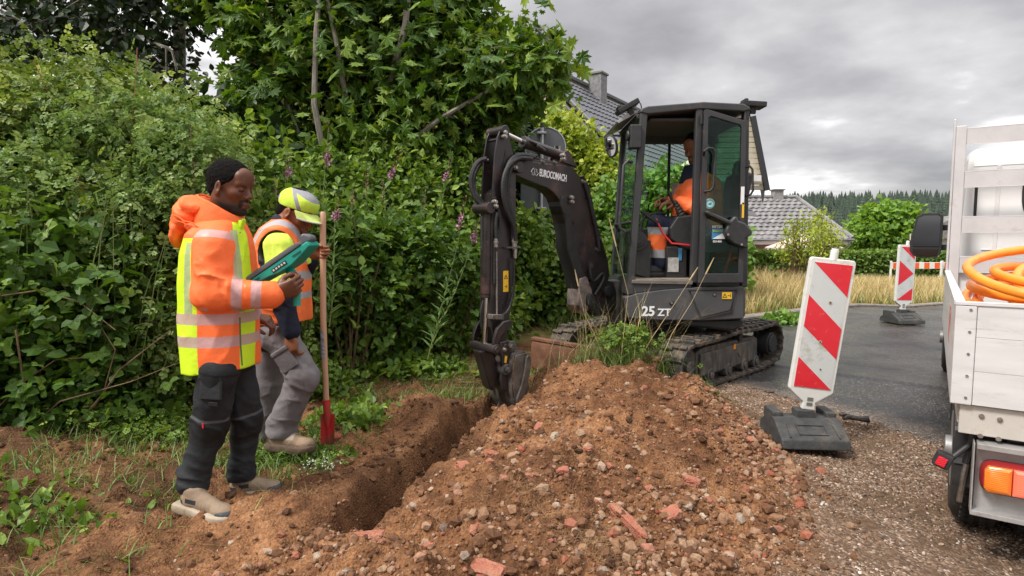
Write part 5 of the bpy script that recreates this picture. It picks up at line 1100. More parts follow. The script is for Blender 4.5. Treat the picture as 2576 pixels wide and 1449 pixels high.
def warning(px0,py0,w_,h_,Y,vert=False,ex=Vector((1,0,0)),o=None,nrm=Vector((0,-1,0))):
 o=o if o is not None else P(px0,py0,Y);mb=MB();mb.prism([(0,0),(w_,0),(w_,h_),(0,h_)],(o,ex,(0,0,1),nrm),0,.003);s_=mb.build('warning_sticker',yel_p,EX,world=True)
 mb=MB();k=min(w_,h_);cx_,cz_=(w_*.28,h_*.5)if not vert else(w_*.5,h_*.72);r_=k*.36
 T=[Vector((cx_+r_*math.cos(a),cz_-.1*k+r_*math.sin(a)))for a in(R(90),R(210),R(330))]
 for i in range(3):
  a_,b_=T[i],T[(i+1)%3];d_=(b_-a_).normalized();nn=Vector((-d_.y,d_.x))*k*.04;mb.prism([a_-nn,b_-nn,b_+nn,a_+nn],(o,ex,(0,0,1),nrm),.0032,.0045)
 mb.prism([(cx_-.02*k,cz_-.12*k),(cx_+.02*k,cz_-.12*k),(cx_+.02*k,cz_+.08*k),(cx_-.02*k,cz_+.08*k)],(o,ex,(0,0,1),nrm),.0032,.0045)
 ax_,az_=(w_*.74,h_*.5)if not vert else(w_*.5,h_*.26)
 mb.prism([(ax_+k*.12,az_-k*.25),(ax_+k*.2,az_-k*.25),(ax_+k*.2,az_+k*.25),(ax_+k*.12,az_+k*.25)],(o,ex,(0,0,1),nrm),.0032,.0045)
 mb.prism([(ax_-k*.25,az_),(ax_-k*.1,az_+.1*k),(ax_-k*.1,az_+.03*k),(ax_+k*.05,az_+.03*k),(ax_+k*.05,az_-.03*k),(ax_-k*.1,az_-.03*k),(ax_-k*.1,az_-.1*k)],(o,ex,(0,0,1),nrm),.0032,.0045)
 mb.build('sticker_print',blk_p,s_)
warning(1816,752,.085,.060,YN-.014)
# ---- cab (near plane YN, far plane YF)
YF=6.14
def pillar(name,pix,y0,y1,m_=frame_m,bev=.010,Yref=YN):
 mb=MB();prismY(mb,pix,y0,y1,Yref=Yref);return mb.build(name,m_,EX,bev,3,world=True)
pillar('cab_pillar',[(1577,742),(1594,742),(1630,286),(1612,279)],YN,YN+.06)
pillar('cab_pillar',[(1738,712),(1756,712),(1769,268),(1752,268)],YN,YN+.06)
pillar('cab_pillar',[(1866,722),(1881,722),(1886,268),(1873,268)],YN,YN+.08)
pillar('cab_pillar',[(1577,742),(1594,742),(1630,286),(1612,279)],YF-.06,YF)
pillar('cab_pillar',[(1866,722),(1881,722),(1886,268),(1873,268)],YF-.08,YF)
mb=MB();prismY(mb,[(1609,283),(1614,273),(1630,267),(1771,256),(1871,261),(1887,269),(1888,277),(1872,281),(1760,275),(1630,288)],YN-.01,YF+.01);mb.build('roof',frame_m,EX,.014,3,world=True)
mb=MB();prismY(mb,[(1610,278),(1600,283),(1560,306),(1556,300),(1590,276),(1612,270)],YN+.08,YF-.06);mb.build('visor',mat('smoke_visor',(.35,.34,.33),(.26,.25,.24),scale=5,rough=.3),EX,.006,2,world=True)
pillar('cab_sill',[(1577,742),(1583,715),(1594,704),(1740,706),(1740,724),(1674,728),(1600,738)],YN+.004,YN+.09,bev=.006)
pillar('cab_front_base',[(1577,742),(1583,706),(1600,700),(1600,738)],YN+.09,YF,bev=.006)
mb=MB();a_,b_=Q(1594,702),Q(1738,703);mb.span((a_.x-.02,YN+.01,a_.z-.03),(b_.x+.5,YF-.03,a_.z));mb.build('cab_floor',mat('muddy_floor',(.14,.11,.085),(.24,.19,.145),scale=12,rough=.9,bump=.4,bscale=60),EX,.004,world=True)
mb=MB();prismY(mb,[(1590,704),(1742,706),(1742,716),(1588,713)],YN-.012,YN+.03);mb.build('door_step',mat('worn_sill',(.16,.14,.12),(.09,.085,.08),scale=8,rough=.6,bump=.2),EX,.004,world=True)
def frontbar(p0,p1,w_,m_=frame_m,name='windscreen_bar'):
 mb=MB();mb.beam(p0,p1,w_,w_*.8);return mb.build(name,m_,EX,.005,world=True)
tF,bF=P(1612,290,YN),P(1580,712,YN)
tF2,bF2=Vector((tF.x,YF,tF.z)),Vector((bF.x,YF,bF.z))
frontbar(tF+Vector((0,.05,0)),tF2-Vector((0,.05,0)),.05);mid0,mid1=tF.lerp(bF,.63),tF2.lerp(bF2,.63)
frontbar(mid0+Vector((0,.05,0)),mid1-Vector((0,.05,0)),.03)
def pane(name,pts,m_,th=.004):
 pts=[Vector(p)for p in pts];nrm=(pts[1]-pts[0]).cross(pts[2]-pts[0]).normalized()*th
 mb=MB();n=len(pts);mb.add(pts+[p+nrm for p in pts],[tuple(range(n)),tuple(reversed(range(n,2*n)))]+[(i,n+i,n+(i+1)%n,(i+1)%n)for i in range(n)]);return mb.build(name,m_,EX,world=True)
pane('windscreen',[tF+Vector((.02,.06,-.02)),tF2+Vector((.02,-.06,-.02)),bF2+Vector((.015,-.06,.02)),bF+Vector((.015,.06,.02))],clear_glass)
fp_=[(p.x,p.z)for p in(Q(1625,290),Q(1874,282),Q(1872,715),Q(1592,715))]
zc_=1.42
def farpane(x0,x1,z0,z1,m_):return pane('side_window',[(x0,YF-.03,z0),(x1,YF-.03,z0),(x1,YF-.03,z1),(x0,YF-.03,z1)],m_)
ztop=Q(1700,290).z
farpane(Q(1612,0).x+.06,1.95,zc_,ztop,clear_glass)
mb=MB();xm=P(1680,450,YF).x;mb.span((xm-.012,YF-.05,zc_),(xm+.012,YF-.02,ztop));mb.build('window_upright',black_m,EX,.003,world=True)
mb=MB();mb.span((1.14,YF-.05,.95),(2.07,YF-.01,zc_));mb.build('side_wall',frame_m,EX,.01,world=True)
mb=MB();mb.span((1.18,YF-.06,ztop-.10),(2.07,YF-.01,ztop+.02));mb.span((1.2,YN+.1,ztop-.03),(2.04,YF-.05,ztop+.0));mb.build('headliner',mat('headliner_grey',(.09,.09,.09),rough=.9),EX,.01,world=True)
mb=MB();xr=Q(1876,500).x;mb.span((xr-.02,YN+.08,.95),(xr+.01,YF-.05,1.35));mb.build('rear_wall',frame_m,EX,.01,world=True)
pane('rear_window',[(xr,YN+.09,1.35),(xr,YF-.08,1.35),(xr,YF-.08,ztop),(xr,YN+.09,ztop)],green_glass)
mb=MB();prismY(mb,[(1756,720),(1866,720),(1868,560),(1760,596)],YN+.03,YN+.06);mb.build('quarter_panel',mat('inner_green_grey',(.045,.06,.055),(.06,.075,.07),scale=5,rough=.5),EX,.004,world=True)
mb=MB();[mb.box(P(1803-i*.9,634+i*6.2,YN+.02),(.10,.012,.008),Matrix.Rotation(-.08,3,'Y'))for i in range(9)];mb.build('vent_louvre',dk_plastic,EX,.002,world=True)
# ---- the door, folded back on the side
dth=YN-.055
DR=None
def dbar(pts,r_=.016):
 pass
mb=MB();ol=[(1757,712),(1772,276),(1782,275),(1875,303),(1878,320),(1870,711)];il=[(1772,686),(1783,294),(1862,314),(1866,322),(1858,686)]
op=[P(x,y,dth)for x,y in ol];ip=[P(x,y,dth)for x,y in[(1773,688),(1783,296),(1789,292),(1862,314),(1866,322),(1858,688)]]
n=6;vs=[Vector((p.x,dth+dy_,p.z))for dy_ in(0,.035)for p in op]+[Vector((p.x,dth+dy_,p.z))for dy_ in(0,.035)for p in ip]
fs=[]
for i in range(n):
 j=(i+1)%n
 fs+=[(i,j,2*n+j,2*n+i),(n+i,3*n+i,3*n+j,n+j),(i,n+i,n+j,j),(2*n+i,2*n+j,3*n+j,3*n+i)]
mb.add(vs,fs);DR=mb.build('door',frame_m,EX,.006,2,world=True)
def dpart(name,mb,m_,bev=0.0):o=mb.build(name,m_,DR,bev);return o
pts=[Vector((p.x,dth+.015,p.z))for p in ip];mb=MB();mb.add(pts+[p+Vector((0,.005,0))for p in pts],[tuple(range(n)),tuple(reversed(range(n,2*n)))]);dpart('door_glass',mb,green_glass)
mb=MB();h_=[P(x,y,dth-.04)for x,y in[(1774,388),(1772,380),(1782,372),(1794,374),(1800,384),(1795,470),(1788,480),(1776,481)]];h_[0].y=dth;h_[-1].y=dth;mb.tube(h_,.011,10);dpart('handle',mb,black_m)
mb=MB();h_=[P(x,y,dth-.03)for x,y in[(1880,420),(1886,418),(1893,426),(1894,480),(1888,490),(1880,492)]];h_[0].y=YN;h_[-1].y=YN;mb.tube(h_,.010,10);mb.build('grab_handle',black_m,EX,world=True)
mb=MB();h_=[P(x,y,YN-.05)for x,y in[(1594,405),(1578,406),(1569,415),(1558,560),(1560,575),(1572,582),(1584,582)]];h_[0].y=YN+.03;h_[-1].y=YN+.03;mb.tube(h_,.013,10);mb.build('grab_handle',frame_m,EX,world=True)
mb=MB();mb.prism([(p.x,p.z)for p in[P(x,y,dth)for x,y in[(1770,530),(1778,532),(1832,556),(1840,546),(1846,544),(1851,556),(1868,562),(1884,580),(1886,590),(1868,600),(1876,616),(1872,626),(1840,614),(1822,600),(1816,586),(1822,572),(1826,566),(1770,541)]]],((0,0,0),(1,0,0),(0,0,1),(0,1,0)),dth-.07,dth-.002);dpart('latch_cover',mb,dk_plastic,.012)
for x,y in((1832,590),(1866,615)):mb=MB();mb.cyl(P(x,y,dth-.085),P(x,y,dth-.06),.010,n=12);dpart('latch_screw',mb,bolt_m)
mb=MB();c=P(1785,512,dth+.008);mb.cyl(c,c+Vector((0,.004,0)),.043,n=32);sk=dpart('round_sticker',mb,mat('pale_teal_decal',(.35,.62,.60),rough=.5))
mb=MB();mb.tube([c+Vector((.033*math.cos(a),-.003,.033*math.sin(a)))for a in np.linspace(0,6.283,24,endpoint=False)],.0022,4,closed=True);mb.prism([(-.016,-.004),(.014,-.010),(.016,.012)],(c,(1,0,0),(0,0,1),(0,1,0)),-.003,-.001)
dpart('round_sticker_print',mb,mat('teal_print',(.06,.20,.22),rough=.5))
o0=P(1790,612,dth+.006);wS,hS=.115,.165
mb=MB();mb.prism([(0,.035),(wS,.035),(wS,hS-.04),(0,hS-.04)],(o0,(1,0,0),(0,0,1),(0,1,0)),0,.002);dpart('hire_sticker',mb,mat('blue_decal',(.05,.22,.42),rough=.5))
mb=MB();mb.prism([(.006,.038),(wS-.002,.038),(wS-.002,.10)],(o0,(1,0,0),(0,0,1),(0,1,0)),-.0025,-.0005);dpart('sticker_flash',mb,white_p)
text('sticker_lettering','MIETSER',white_p,DR,o0+Vector((.0,-.002,hS-.033)),(1,0,0),(0,0,1),.030,.001,.02,.82,world=False)
text('sticker_lettering','KREUTZ',mat('lime_print',(.45,.62,.10),rough=.5),DR,o0+Vector((.008,-.004,hS-.068)),(1,0,0),(0,0,1),.026,.001,.02,.9,world=False)
text('sticker_lettering','023-800',white_p,DR,o0+Vector((.010,-.002,.008)),(1,0,0),(0,0,1),.024,.001,.015,.95,world=False)
mb=MB();mb.prism([(0,0),(.030,0),(.030,.15),(0,.15)],(P(1863,514,dth-.004),(1,0,0),(0,0,1),(0,1,0)),0,.002);dpart('white_label',mb,white_p)
mb=MB();mb.prism([(0,0),(.018,0),(.018,.13),(0,.13)],(P(1866,548,dth-.004),(1,0,0),(0,0,1),(0,1,0)),0,.002);dpart('yellow_label',mb,yel_p)
mb=MB();mb.beam(P(1822,690,YN-.01),P(1842,622,YN-.01),.012,.03,up=(0,1,0));mb.beam(P(1860,690,YN-.01),P(1862,628,YN-.01),.012,.03,up=(0,1,0));mb.build('red_stripe',mat('red_decal',(.62,.05,.02),rough=.5),EX,world=True)
for y in(300,688):mb=MB();mb.cyl(P(1765,y+12,YN-.03),P(1765,y-12,YN-.03),.014,n=12);mb.build('hinge',black_m,EX,world=True)
def lamp(px,py,Y,rz):
 mb=MB();c=P(px,py,Y);rot=Matrix.Rotation(rz,3,'Y');mb.box(c,(.20,.16,.045),rot);mb.box(c+rot@Vector((0,-.03,-.045)),(.05,.03,.07),rot);mb.box(c+rot@Vector((-.07,.0,.03)),(.03,.12,.03),rot);return mb.build('work_lamp',black_m,EX,.008,2,world=True)
l1=lamp(1578,270,YN+.12,-.5);lamp(1578,270,YF-.15,-.5);lamp(1892,265,YN+.1,.06)
mb=MB();mb.tube([P(1598,262,YN+.1),P(1606,255,YN+.1),P(1612,262,YN+.1),P(1614,273,YN+.1)],.005,6);mb.tube([P(1888,275,YN),P(1880,283,YN),P(1880,300,YN)],.006,6);mb.build('lamp_cable',black_m,EX,world=True)
mc=P(1537,368,YN+.02);mb=MB()
mb.tube([P(1560,341,YN+.1),P(1530,341,YN+.05),P(1523,350,YN+.02),P(1523,368,YN+.02),P(1528,374,YN+.02)],.009,8);mb.build('mirror_arm',black_m,EX,world=True)
mb=MB();rot=Matrix.Rotation(R(-8),4,'Y')@Matrix.Rotation(R(55),4,'Z');n=28
ring=lambda k,d:[Vector((d,k*.055*math.cos(2*math.pi*i/n),k*.098*math.sin(2*math.pi*i/n)))for i in range(n)]
loft(mb,[ring(.55,-.05),ring(.95,-.03),ring(1.0,0),ring(.93,.008)]);mb.build('mirror',dk_plastic,EX,world=True,xf=Matrix.Translation(mc)@rot@Matrix.Rotation(math.pi,4,'Z'))
mb=MB();loft(mb,[ring(.86,.006),ring(.86,.012)]);mb.build('mirror_glass',mat('mirror_glass',(.75,.75,.75),rough=.03,metallic=1),EX,world=True,xf=Matrix.Translation(mc)@rot@Matrix.Rotation(math.pi,4,'Z'))
mb=MB();c=P(1597,345,YN+.0);mb.box(c,(.10,.10,.20));mb.cyl(c+Vector((-.05,-.01,.01)),c+Vector((-.075,-.01,.01)),.045,n=20);mb.build('horn_box',dk_plastic,EX,.022,3,world=True)
# ---- cab interior
mb=MB();sx,sy=1.80,5.70
mb.box((sx+.05,sy,1.27),(.46,.46,.14));mb.build('seat',mat('seat_vinyl',(.016,.017,.018),(.028,.028,.03),scale=10,rough=.55),EX,.05,3,world=True)
mb=MB();mb.box((sx+.30,sy,1.62),(.12,.44,.62),Matrix.Rotation(.15,3,'Y'));mb.box((sx+.36,sy,1.98),(.09,.26,.16),Matrix.Rotation(.15,3,'Y'));mb.build('seat_back',_mats['seat_vinyl'],EX,.045,3,world=True)
mb=MB();mb.box((sx+.05,sy,1.08),(.42,.40,.26));mb.build('seat_box',dk_plastic,EX,.01,world=True)
YC=5.43
mb=MB();prismY(mb,[(1680,575),(1700,545),(1745,540),(1745,626),(1736,630),(1712,622),(1684,602)],YC-.05,YC+.08,Yref=YC);mb.build('control_console',dk_plastic,EX,.02,3,world=True)
mb=MB();k=6
for i in range(k):f=i/k;c=P(1718-22*f,548-44*f,YC);mb.cyl(c,c+(P(1714,541,YC)-P(1718,548,YC))*.8,.046-.026*f,.036-.022*f,n=14)
mb.build('lever_boot',black_m,EX,.002,world=True)
mb=MB();mb.tube([P(1700,515,YC),P(1688,500,YC),P(1684,488,YC)],.009,8);mb.tube([P(1690,503,YC),P(1685,486,YC),P(1682,482,YC)],[.014,.018,.012],10);mb.build('joystick',black_m,EX,world=True)
mb=MB();mb.tube([P(1664,545,5.85),P(1662,520,5.85),P(1668,492,5.85)],[.02,.014,.016],10);mb.tube([P(1620,545,5.6),P(1650,540,5.7),P(1672,538,5.85)],.02,8);mb.tube([P(1608,620,5.5),P(1614,560,5.5),P(1628,535,5.5)],.014,8);mb.build('travel_lever',black_m,EX,world=True)
mb=MB();q_=[P(1625,535,5.40),P(1650,550,5.40),P(1668,588,5.38),P(1690,612,5.36),P(1735,617,5.36)];mb.tube(q_[1:],.009,6);mb.build('red_lockout_bar',mat('red_paint',(.60,.03,.03),rough=.4),EX,world=True)
mb=MB();mb.beam(P(1612,530,5.40),P(1656,562,5.40),.03,.03);mb.build('console_arm',black_m,EX,.006,world=True)
mb=MB();mb.span((P(1688,0,5.42).x,5.40,P(0,700,5.42).z),(P(1742,0,5.42).x,5.70,P(0,620,5.42).z));mb.build('battery_box',dk_plastic,EX,.008,world=True)
mb=MB();mb.span((P(1694,0,5.39).x,5.39,P(0,684,5.39).z),(P(1722,0,5.39).x,5.396,P(0,648,5.39).z));mb.build('info_plate',mat('scuffed_white',(.55,.54,.52),(.35,.34,.32),scale=30,rough=.6),EX,world=True)
mb=MB();mb.span((P(1721,0,5.39).x,5.392,P(0,655,5.39).z),(P(1730,0,5.39).x,5.396,P(0,625,5.39).z));mb.build('blue_label',_mats['blue_decal'],EX,world=True)
mb=MB();c=P(1606,606,5.36);mb.cyl(c,c+Vector((0,.08,0)),.085,n=24);mb.cyl(c+Vector((0,-.015,0)),c,.055,n=24);mb.cyl(c+Vector((0,-.025,0)),c,.03,n=20);mb.prism([(-.1,-.28),(.12,-.34),(.12,0),(-.08,.05)],(c+Vector((0,.03,0)),(1,0,0),(0,0,1),(0,1,0)),0,.10);mb.build('air_vent',dk_plastic,EX,.004,world=True)
mb=MB();mb.span((P(1695,0,YF).x,YF-.07,P(0,500,YF).z),(P(1718,0,YF).x,YF-.06,P(0,462,YF).z));mb.build('paper_notice',_mats['scuffed_white'],EX,world=True)
mb=MB();mb.tube([P(1640,345,YF-.1),P(1655,305,YF-.1),P(1664,300,YF-.1)],.005,5);mb.build('wiper',black_m,EX,world=True)
# ---- swing post and boom
BP=Vector((.87,5.60,0));BD=Vector((-.757,-.653,0)).normalized();BN=Vector((.653,-.757,0)).normalized()
def bp(px,py,off=0.0):
 """(s, z) of a pixel on the boom's vertical plane (shifted off along its normal)"""
 d=P(px,py,1.0)-Vector((0,0,CAMZ));o_=BP+BN*off;t_=o_.dot(BN)/d.dot(BN);q=Vector((0,0,CAMZ))+d*t_
 return((q-o_).dot(BD),q.z)
def b3(s_,z,off=0.0):return Vector((BP.x,BP.y,0))+BD*s_+BN*off+ZZ*z
def bpr(mb,pix,t0,t1,ref=0.0,mi=0):mb.prism([bp(x,y,ref)for x,y in pix],(Vector((BP.x,BP.y,0)),BD,ZZ,BN),t0,t1,mi);return mb
def zz(pts):return[(1114.7+x*.5451,278.7+y*.5451)for x,y in pts]
def bcyl(mb,p,r_,t0,t1,ref=0.0,n=20):s_,z_=bp(*p,ref);mb.cyl(b3(s_,z_,t0),b3(s_,z_,t1),r_,n=n);return mb
mb=MB();mb.cyl(Vector((1.02,5.72,.52)),Vector((1.02,5.72,.92)),.10,n=24);mb.span((1.02,5.60,.55),(1.30,5.9,.66));mb.span((1.02,5.60,.80),(1.30,5.9,.90));mb.build('swing_bracket',body_m,EX,.015,2,world=True)
mb=MB();bpr(mb,zz([(612,830),(640,790),(700,770),(760,790),(775,840),(770,925),(700,945),(640,900),(606,890)]),-.07,.07);bcyl(mb,zz([(640,870)])[0],.06,-.12,.12);bcyl(mb,zz([(725,830)])[0],.05,-.11,.11);mb.build('swing_post',dk_plastic,EX,.012,2,world=True)
boom=zz([(318,250),(330,226),(352,216),(440,226),(560,238),(590,252),(622,290),(655,345),(690,440),(725,560),(762,690),(768,760),(748,850),(700,900),(655,880),(632,770),(605,690),(572,560),(545,440),(530,400),(505,372),(480,356),(400,325),(325,292)])
W=.075
mb=MB();bpr(mb,boom,-W,W,ref=W);bo=mb.build('boom',boom_m,EX,.010,2,world=True)
mb=MB()
gd_=zz([(540,400),(560,392),(590,520),(620,650),(645,760),(650,860),(625,850),(600,740),(585,690),(570,640),(566,560),(560,480),(548,470),(535,440)])
bpr(mb,gd_,-.06,W+.015,ref=W);mb.build('hose_guard',black_m,EX,.008,world=True)
mb=MB();bpr(mb,zz([(628,770),(665,765),(688,830),(690,900),(650,940),(620,900)]),-.05,.095,ref=.09);mb.build('lift_cylinder_eye',mat('scuffed_steel',(.10,.085,.08),(.34,.27,.25),scale=14,rough=.5,metallic=.4),EX,.01,world=True)
mb=MB();bpr(mb,zz([(540,236),(552,190),(568,182),(582,195),(590,215),(612,262)]),W-.015,W+.02,ref=W);bpr(mb,zz([(540,236),(552,190),(568,182),(582,195),(590,215),(612,262)]),-W-.02,-W+.015,ref=W);mb.build('cylinder_bracket',boom_m,EX,.004,world=True)
plate=zz([(226,440),(228,350),(238,200),(250,120),(262,88),(276,76),(292,78),(302,92),(308,140),(322,200),(336,250),(334,300),(334,560),(322,720),(310,900),(298,1000),(288,1062),(262,1075),(236,1062),(222,1000)])
hole=None
aw=.07
mb=MB();bpr(mb,plate,aw-.012,aw+.006,ref=aw);bpr(mb,plate,-aw-.006,-aw+.012,ref=aw);bpr(mb,zz([(234,380),(332,300),(330,560),(308,900),(292,1000),(224,1000),(228,440)]),-aw+.012,aw-.012,ref=aw)
ar=mb.build('arm',boom_m,EX,.004,2,world=True)
mb=MB();bpr(mb,zz([(284,180),(290,205),(288,250),(270,265)]),aw+.0065,aw+.009,ref=aw);mb.build('arm_opening',blk_p,ar)
mb=MB()
for p,r_,e_ in[((278,92),.040,.10),((338,262),.045,.115),((212,448),.045,.095),((278,1090),.030,.11)]:
 mb=MB();bcyl(mb,zz([p])[0],r_,-e_,e_,ref=.07);mb.build('pivot_pin',boom_m,EX,.004,world=True)
mb=MB();mb.cyl(b3(*bp(*zz([(262,130)])[0],aw),-aw),b3(*bp(*zz([(262,130)])[0],aw),aw),.012,n=10);mb.build('spacer_bar',boom_m,EX,.002,world=True)
for p in[(290,100),(288,118),(336,262),(243,420),(246,440),(597,400),(598,420),(557,205),(560,222),(284,1102)]:
 mb=MB();bcyl(mb,zz([p])[0],.014,aw,aw+.052,ref=aw+.04,n=10);bcyl(mb,zz([p])[0],.019,aw+.01,aw+.04,ref=aw+.04,n=12);mb.build('pin_bolt',bolt_m,EX,.002,world=True)
def ln(mb,p0,p1,r0,off=0.0,r1=None,n=18):mb.cyl(b3(*bp(*p0,off),off),b3(*bp(*p1,off),off),r0,r1,n=n);return mb
a0,a1,a2=zz([(288,106),(372,146),(545,208)])
mb=MB();ln(mb,a0,a1,.020);mb.build('arm_cylinder_rod',chrome_m,EX,world=True)
mb=MB();ln(mb,a1,a2,.043);ln(mb,zz([(366,143)])[0],zz([(386,151)])[0],.052);ln(mb,zz([(400,140)])[0],zz([(480,176)])[0],.014,off=.05);ln(mb,zz([(430,160)])[0],zz([(470,186)])[0],.018,off=.06);mb.build('arm_cylinder',boom_m,EX,.004,world=True)
def fr(px,py):return zz([(px,py)])[0]
S0=bp(*fr(209,460),0.0);S1=bp(*fr(202,845),0.0);S2=bp(*fr(190,1075),0.0)
mb=MB();mb.cyl(b3(*S0),b3(*S1),.052,n=24);mb.cyl(b3(S1[0],S1[1]+.02),b3(S1[0],S1[1]-.03),.046,n=24);mb.cyl(b3(S0[0],S0[1]-.02),b3(S0[0],S0[1]+.04),.056,n=24);mb.build('bucket_cylinder',boom_m,EX,.004,world=True)
mb=MB();mb.cyl(b3(*S1),b3(*S2),.022,n=18);mb.build('bucket_cylinder_rod',chrome_m,EX,world=True)
for a_,b_,r_,m_ in[((246,650),(248,940),.008,bolt_m),((238,600),(236,800),.010,black_m),((178,485),(180,640),.012,black_m)]:
 mb=MB();ln(mb,fr(*a_),fr(*b_),r_,off=.085,n=8);mb.build('hydraulic_pipe',m_,EX,world=True)
for p0,p1 in[((244,590),(244,630)),((325,585),(326,640)),((333,590),(332,680))]:mb=MB();ln(mb,fr(*p0),fr(*p1),.016,off=.10,n=8);ln(mb,fr(p0[0],p0[1]+12),fr(p0[0],p0[1]+22),.021,off=.10,n=6);mb.build('hose_fitting',bolt_m,EX,.001,world=True)
mb=MB();bpr(mb,zz([(210,938),(264,938),(264,962),(210,960)]),aw-.02,aw+.05,ref=aw);mb.build('pipe_clamp',under_m,EX,.003,world=True);mb=MB();bpr(mb,zz([(278,628),(340,626),(340,634),(278,636)]),aw,aw+.05,ref=aw);mb.build('hose_bracket',under_m,EX,.002,world=True)
def hose(pts,r_=.016,off=.09,offs=None):
 P3=[b3(*bp(*fr(x,y),(offs[i]if offs else off)),(offs[i]if offs else off))for i,(x,y)in enumerate(pts)]
 q=P3
 for _ in range(2):
  r2_=[q[0]]
  for i in range(len(q)-1):r2_+=[q[i].lerp(q[i+1],.25),q[i].lerp(q[i+1],.75)]
  q=r2_+[q[-1]]
 mb=MB();mb.tube(q,r_,8);return mb.build('hydraulic_hose',hose_m,EX,world=True)
hose([(200,222),(160,232),(130,290),(128,350),(150,410),(195,450)],.020,offs=[-.02,-.05,-.06,-.06,-.04,0])
hose([(212,228),(172,240),(142,300),(140,350),(160,400),(200,440)],.016,offs=[-.05,-.1,-.12,-.12,-.08,-.03])
hose([(420,215),(360,200),(310,225),(285,300),(285,400),(318,480),(326,580)],.020,off=.10)
hose([(410,222),(350,215),(300,250),(275,320),(278,400),(300,480),(330,540),(334,600)],.018,off=.115)
hose([(430,208),(370,205),(325,240),(300,300),(300,420),(326,500),(320,590)],.016,off=.095)
hose([(250,470),(242,520),(246,560),(244,600)],.013,off=.10)
hose([(326,680),(328,780),(322,860),(300,930),(262,948)],.010,off=.11)
hose([(180,1000),(172,940),(178,900),(190,860)],.008,off=-.02)
hose([(235,400),(262,480),(262,560),(246,590)],.014,off=.09)
hose([(650,330),(668,380),(690,480),(712,570),(720,640)],.014,off=.09)
hose([(640,300),(660,330),(678,400),(700,500),(722,600),(745,680),(760,760)],.014,off=.02)
hose([(680,700),(676,740),(690,800),(740,740),(742,780),(700,850)],.014,off=.10)
for p0,p1 in[((412,212),(600,262)),((412,240),(612,262))]:mb=MB();ln(mb,fr(*p0),fr(*p1),.008,off=.03 if p0[1]<220 else.07,n=8);mb.build('hydraulic_pipe',under_m,EX,world=True)
for p in[(456,236),(512,240),(408,208),(676,715),(714,585),(706,640),(648,330)]:mb=MB();ln(mb,fr(p[0]-8,p[1]-4),fr(p[0]+8,p[1]+4),.019,off=.07,n=8);mb.build('pipe_fitting',under_m,EX,.002,world=True)
s0=bp(*fr(443,300),W+.003);ex_=(b3(*bp(*fr(566,327),W+.003))-b3(*s0)).normalized();ey_=BN.cross(ex_)*-1
if ey_.z<0:ey_=-ey_
t_len=(Vector(bp(*fr(566,327),W))-Vector(s0)).length
tx=text('boom_lettering','EUROCOMACH',white_p,EX,b3(*s0,W+.004),ex_,ey_,.082,.0015,.026,1.0,.96)
wd_=max(v.co.dot(ex_)for v in tx.data.vertices)-min(v.co.dot(ex_)for v in tx.data.vertices);k_=t_len/wd_;o_=b3(*s0,W+.004)
for v in tx.data.vertices:d_=v.co-o_;a_=d_.dot(ex_);v.co=o_+d_+ex_*(a_*(k_-1))
mb=MB()
def outline(mb,pts,r_,off):
 pts=[b3(*bp(*fr(x,y),off),off)for x,y in pts];mb.tube(pts,r_,4,closed=True)
outline(mb,[(405,282),(417,264),(425,283),(420,282),(420,297),(411,295),(411,283)],.003,W+.004);outline(mb,[(424,268),(432,270),(433,286),(441,288),(430,301),(421,284)],.003,W+.004);mb.build('emblem',white_p,EX,world=True)
q0,q1=bp(*fr(276,836),aw+.007),bp(*fr(300,738),aw+.007)
o3=b3(q1[0],q0[1],aw+.008);exd=-BD if(b3(q0[0],0)-b3(q1[0],0)).dot(BD)>0 else BD
warning(0,0,abs(q0[0]-q1[0]),abs(q1[1]-q0[1]),0,True,ex=-BD,o=b3(max(q0[0],q1[0]),q0[1],aw+.008),nrm=BN)
# ---- bucket linkage and bucket
mb=MB();c=bp(*fr(190,1090),.0);mb.cyl(b3(*c,-.155),b3(*c,.155),.040,n=22);mb.cyl(b3(*c,-.165),b3(*c,.165),.026,n=16);mb.build('linkage_tube',boom_m,EX,.006,world=True)
for t0,t1 in((.115,.145),(-.145,-.115)):
 mb=MB();bpr(mb,zz([(226,1095),(230,1050),(245,1005),(275,972),(305,965),(318,975),(312,995),(285,1010),(262,1040),(252,1075),(256,1105),(244,1125),(230,1118)]),t0,t1,ref=.13);mb.build('curved_link',boom_m,EX,.006,world=True)
mb=MB();bpr(mb,zz([(262,1068),(290,1060),(325,1072),(328,1095),(312,1130),(312,1240),(300,1290),(272,1290),(262,1240),(268,1160)]),.075,.105,ref=.09);bpr(mb,zz([(262,1068),(290,1060),(325,1072),(328,1095),(312,1130),(312,1240),(300,1290),(272,1290),(262,1240),(268,1160)]),-.105,-.075,ref=.09);hk=mb.build('quick_hitch',boom_m,EX,.006,world=True)
mb=MB();bcyl(mb,fr(318,1088),.045,-.11,.11,ref=.10);bcyl(mb,fr(294,1195),.045,-.12,.125,ref=.12);bcyl(mb,fr(318,1088),.022,.11,.135,ref=.12);bcyl(mb,fr(294,1195),.022,.125,.16,ref=.13);mb.build('hitch_pin',under_m,EX,.005,world=True)
mb=MB();bpr(mb,zz([(286,1130),(296,1132),(292,1164),(282,1162)]),.106,.108,ref=.107);mb.build('yellow_mark',yel_p,EX,world=True)
mb=MB();bpr(mb,zz([(150,1105),(205,1105),(260,1200),(232,1235),(215,1290),(196,1268),(172,1180)]),-.05,.05,ref=0);mb.build('bucket_link',blk_p if False else boom_m,EX,.01,world=True)
hw=.15
sh=[bp(*fr(x,y),hw)for x,y in[(378,1118),(332,1126),(326,1160),(322,1220),(322,1290),(332,1345),(356,1392)]]
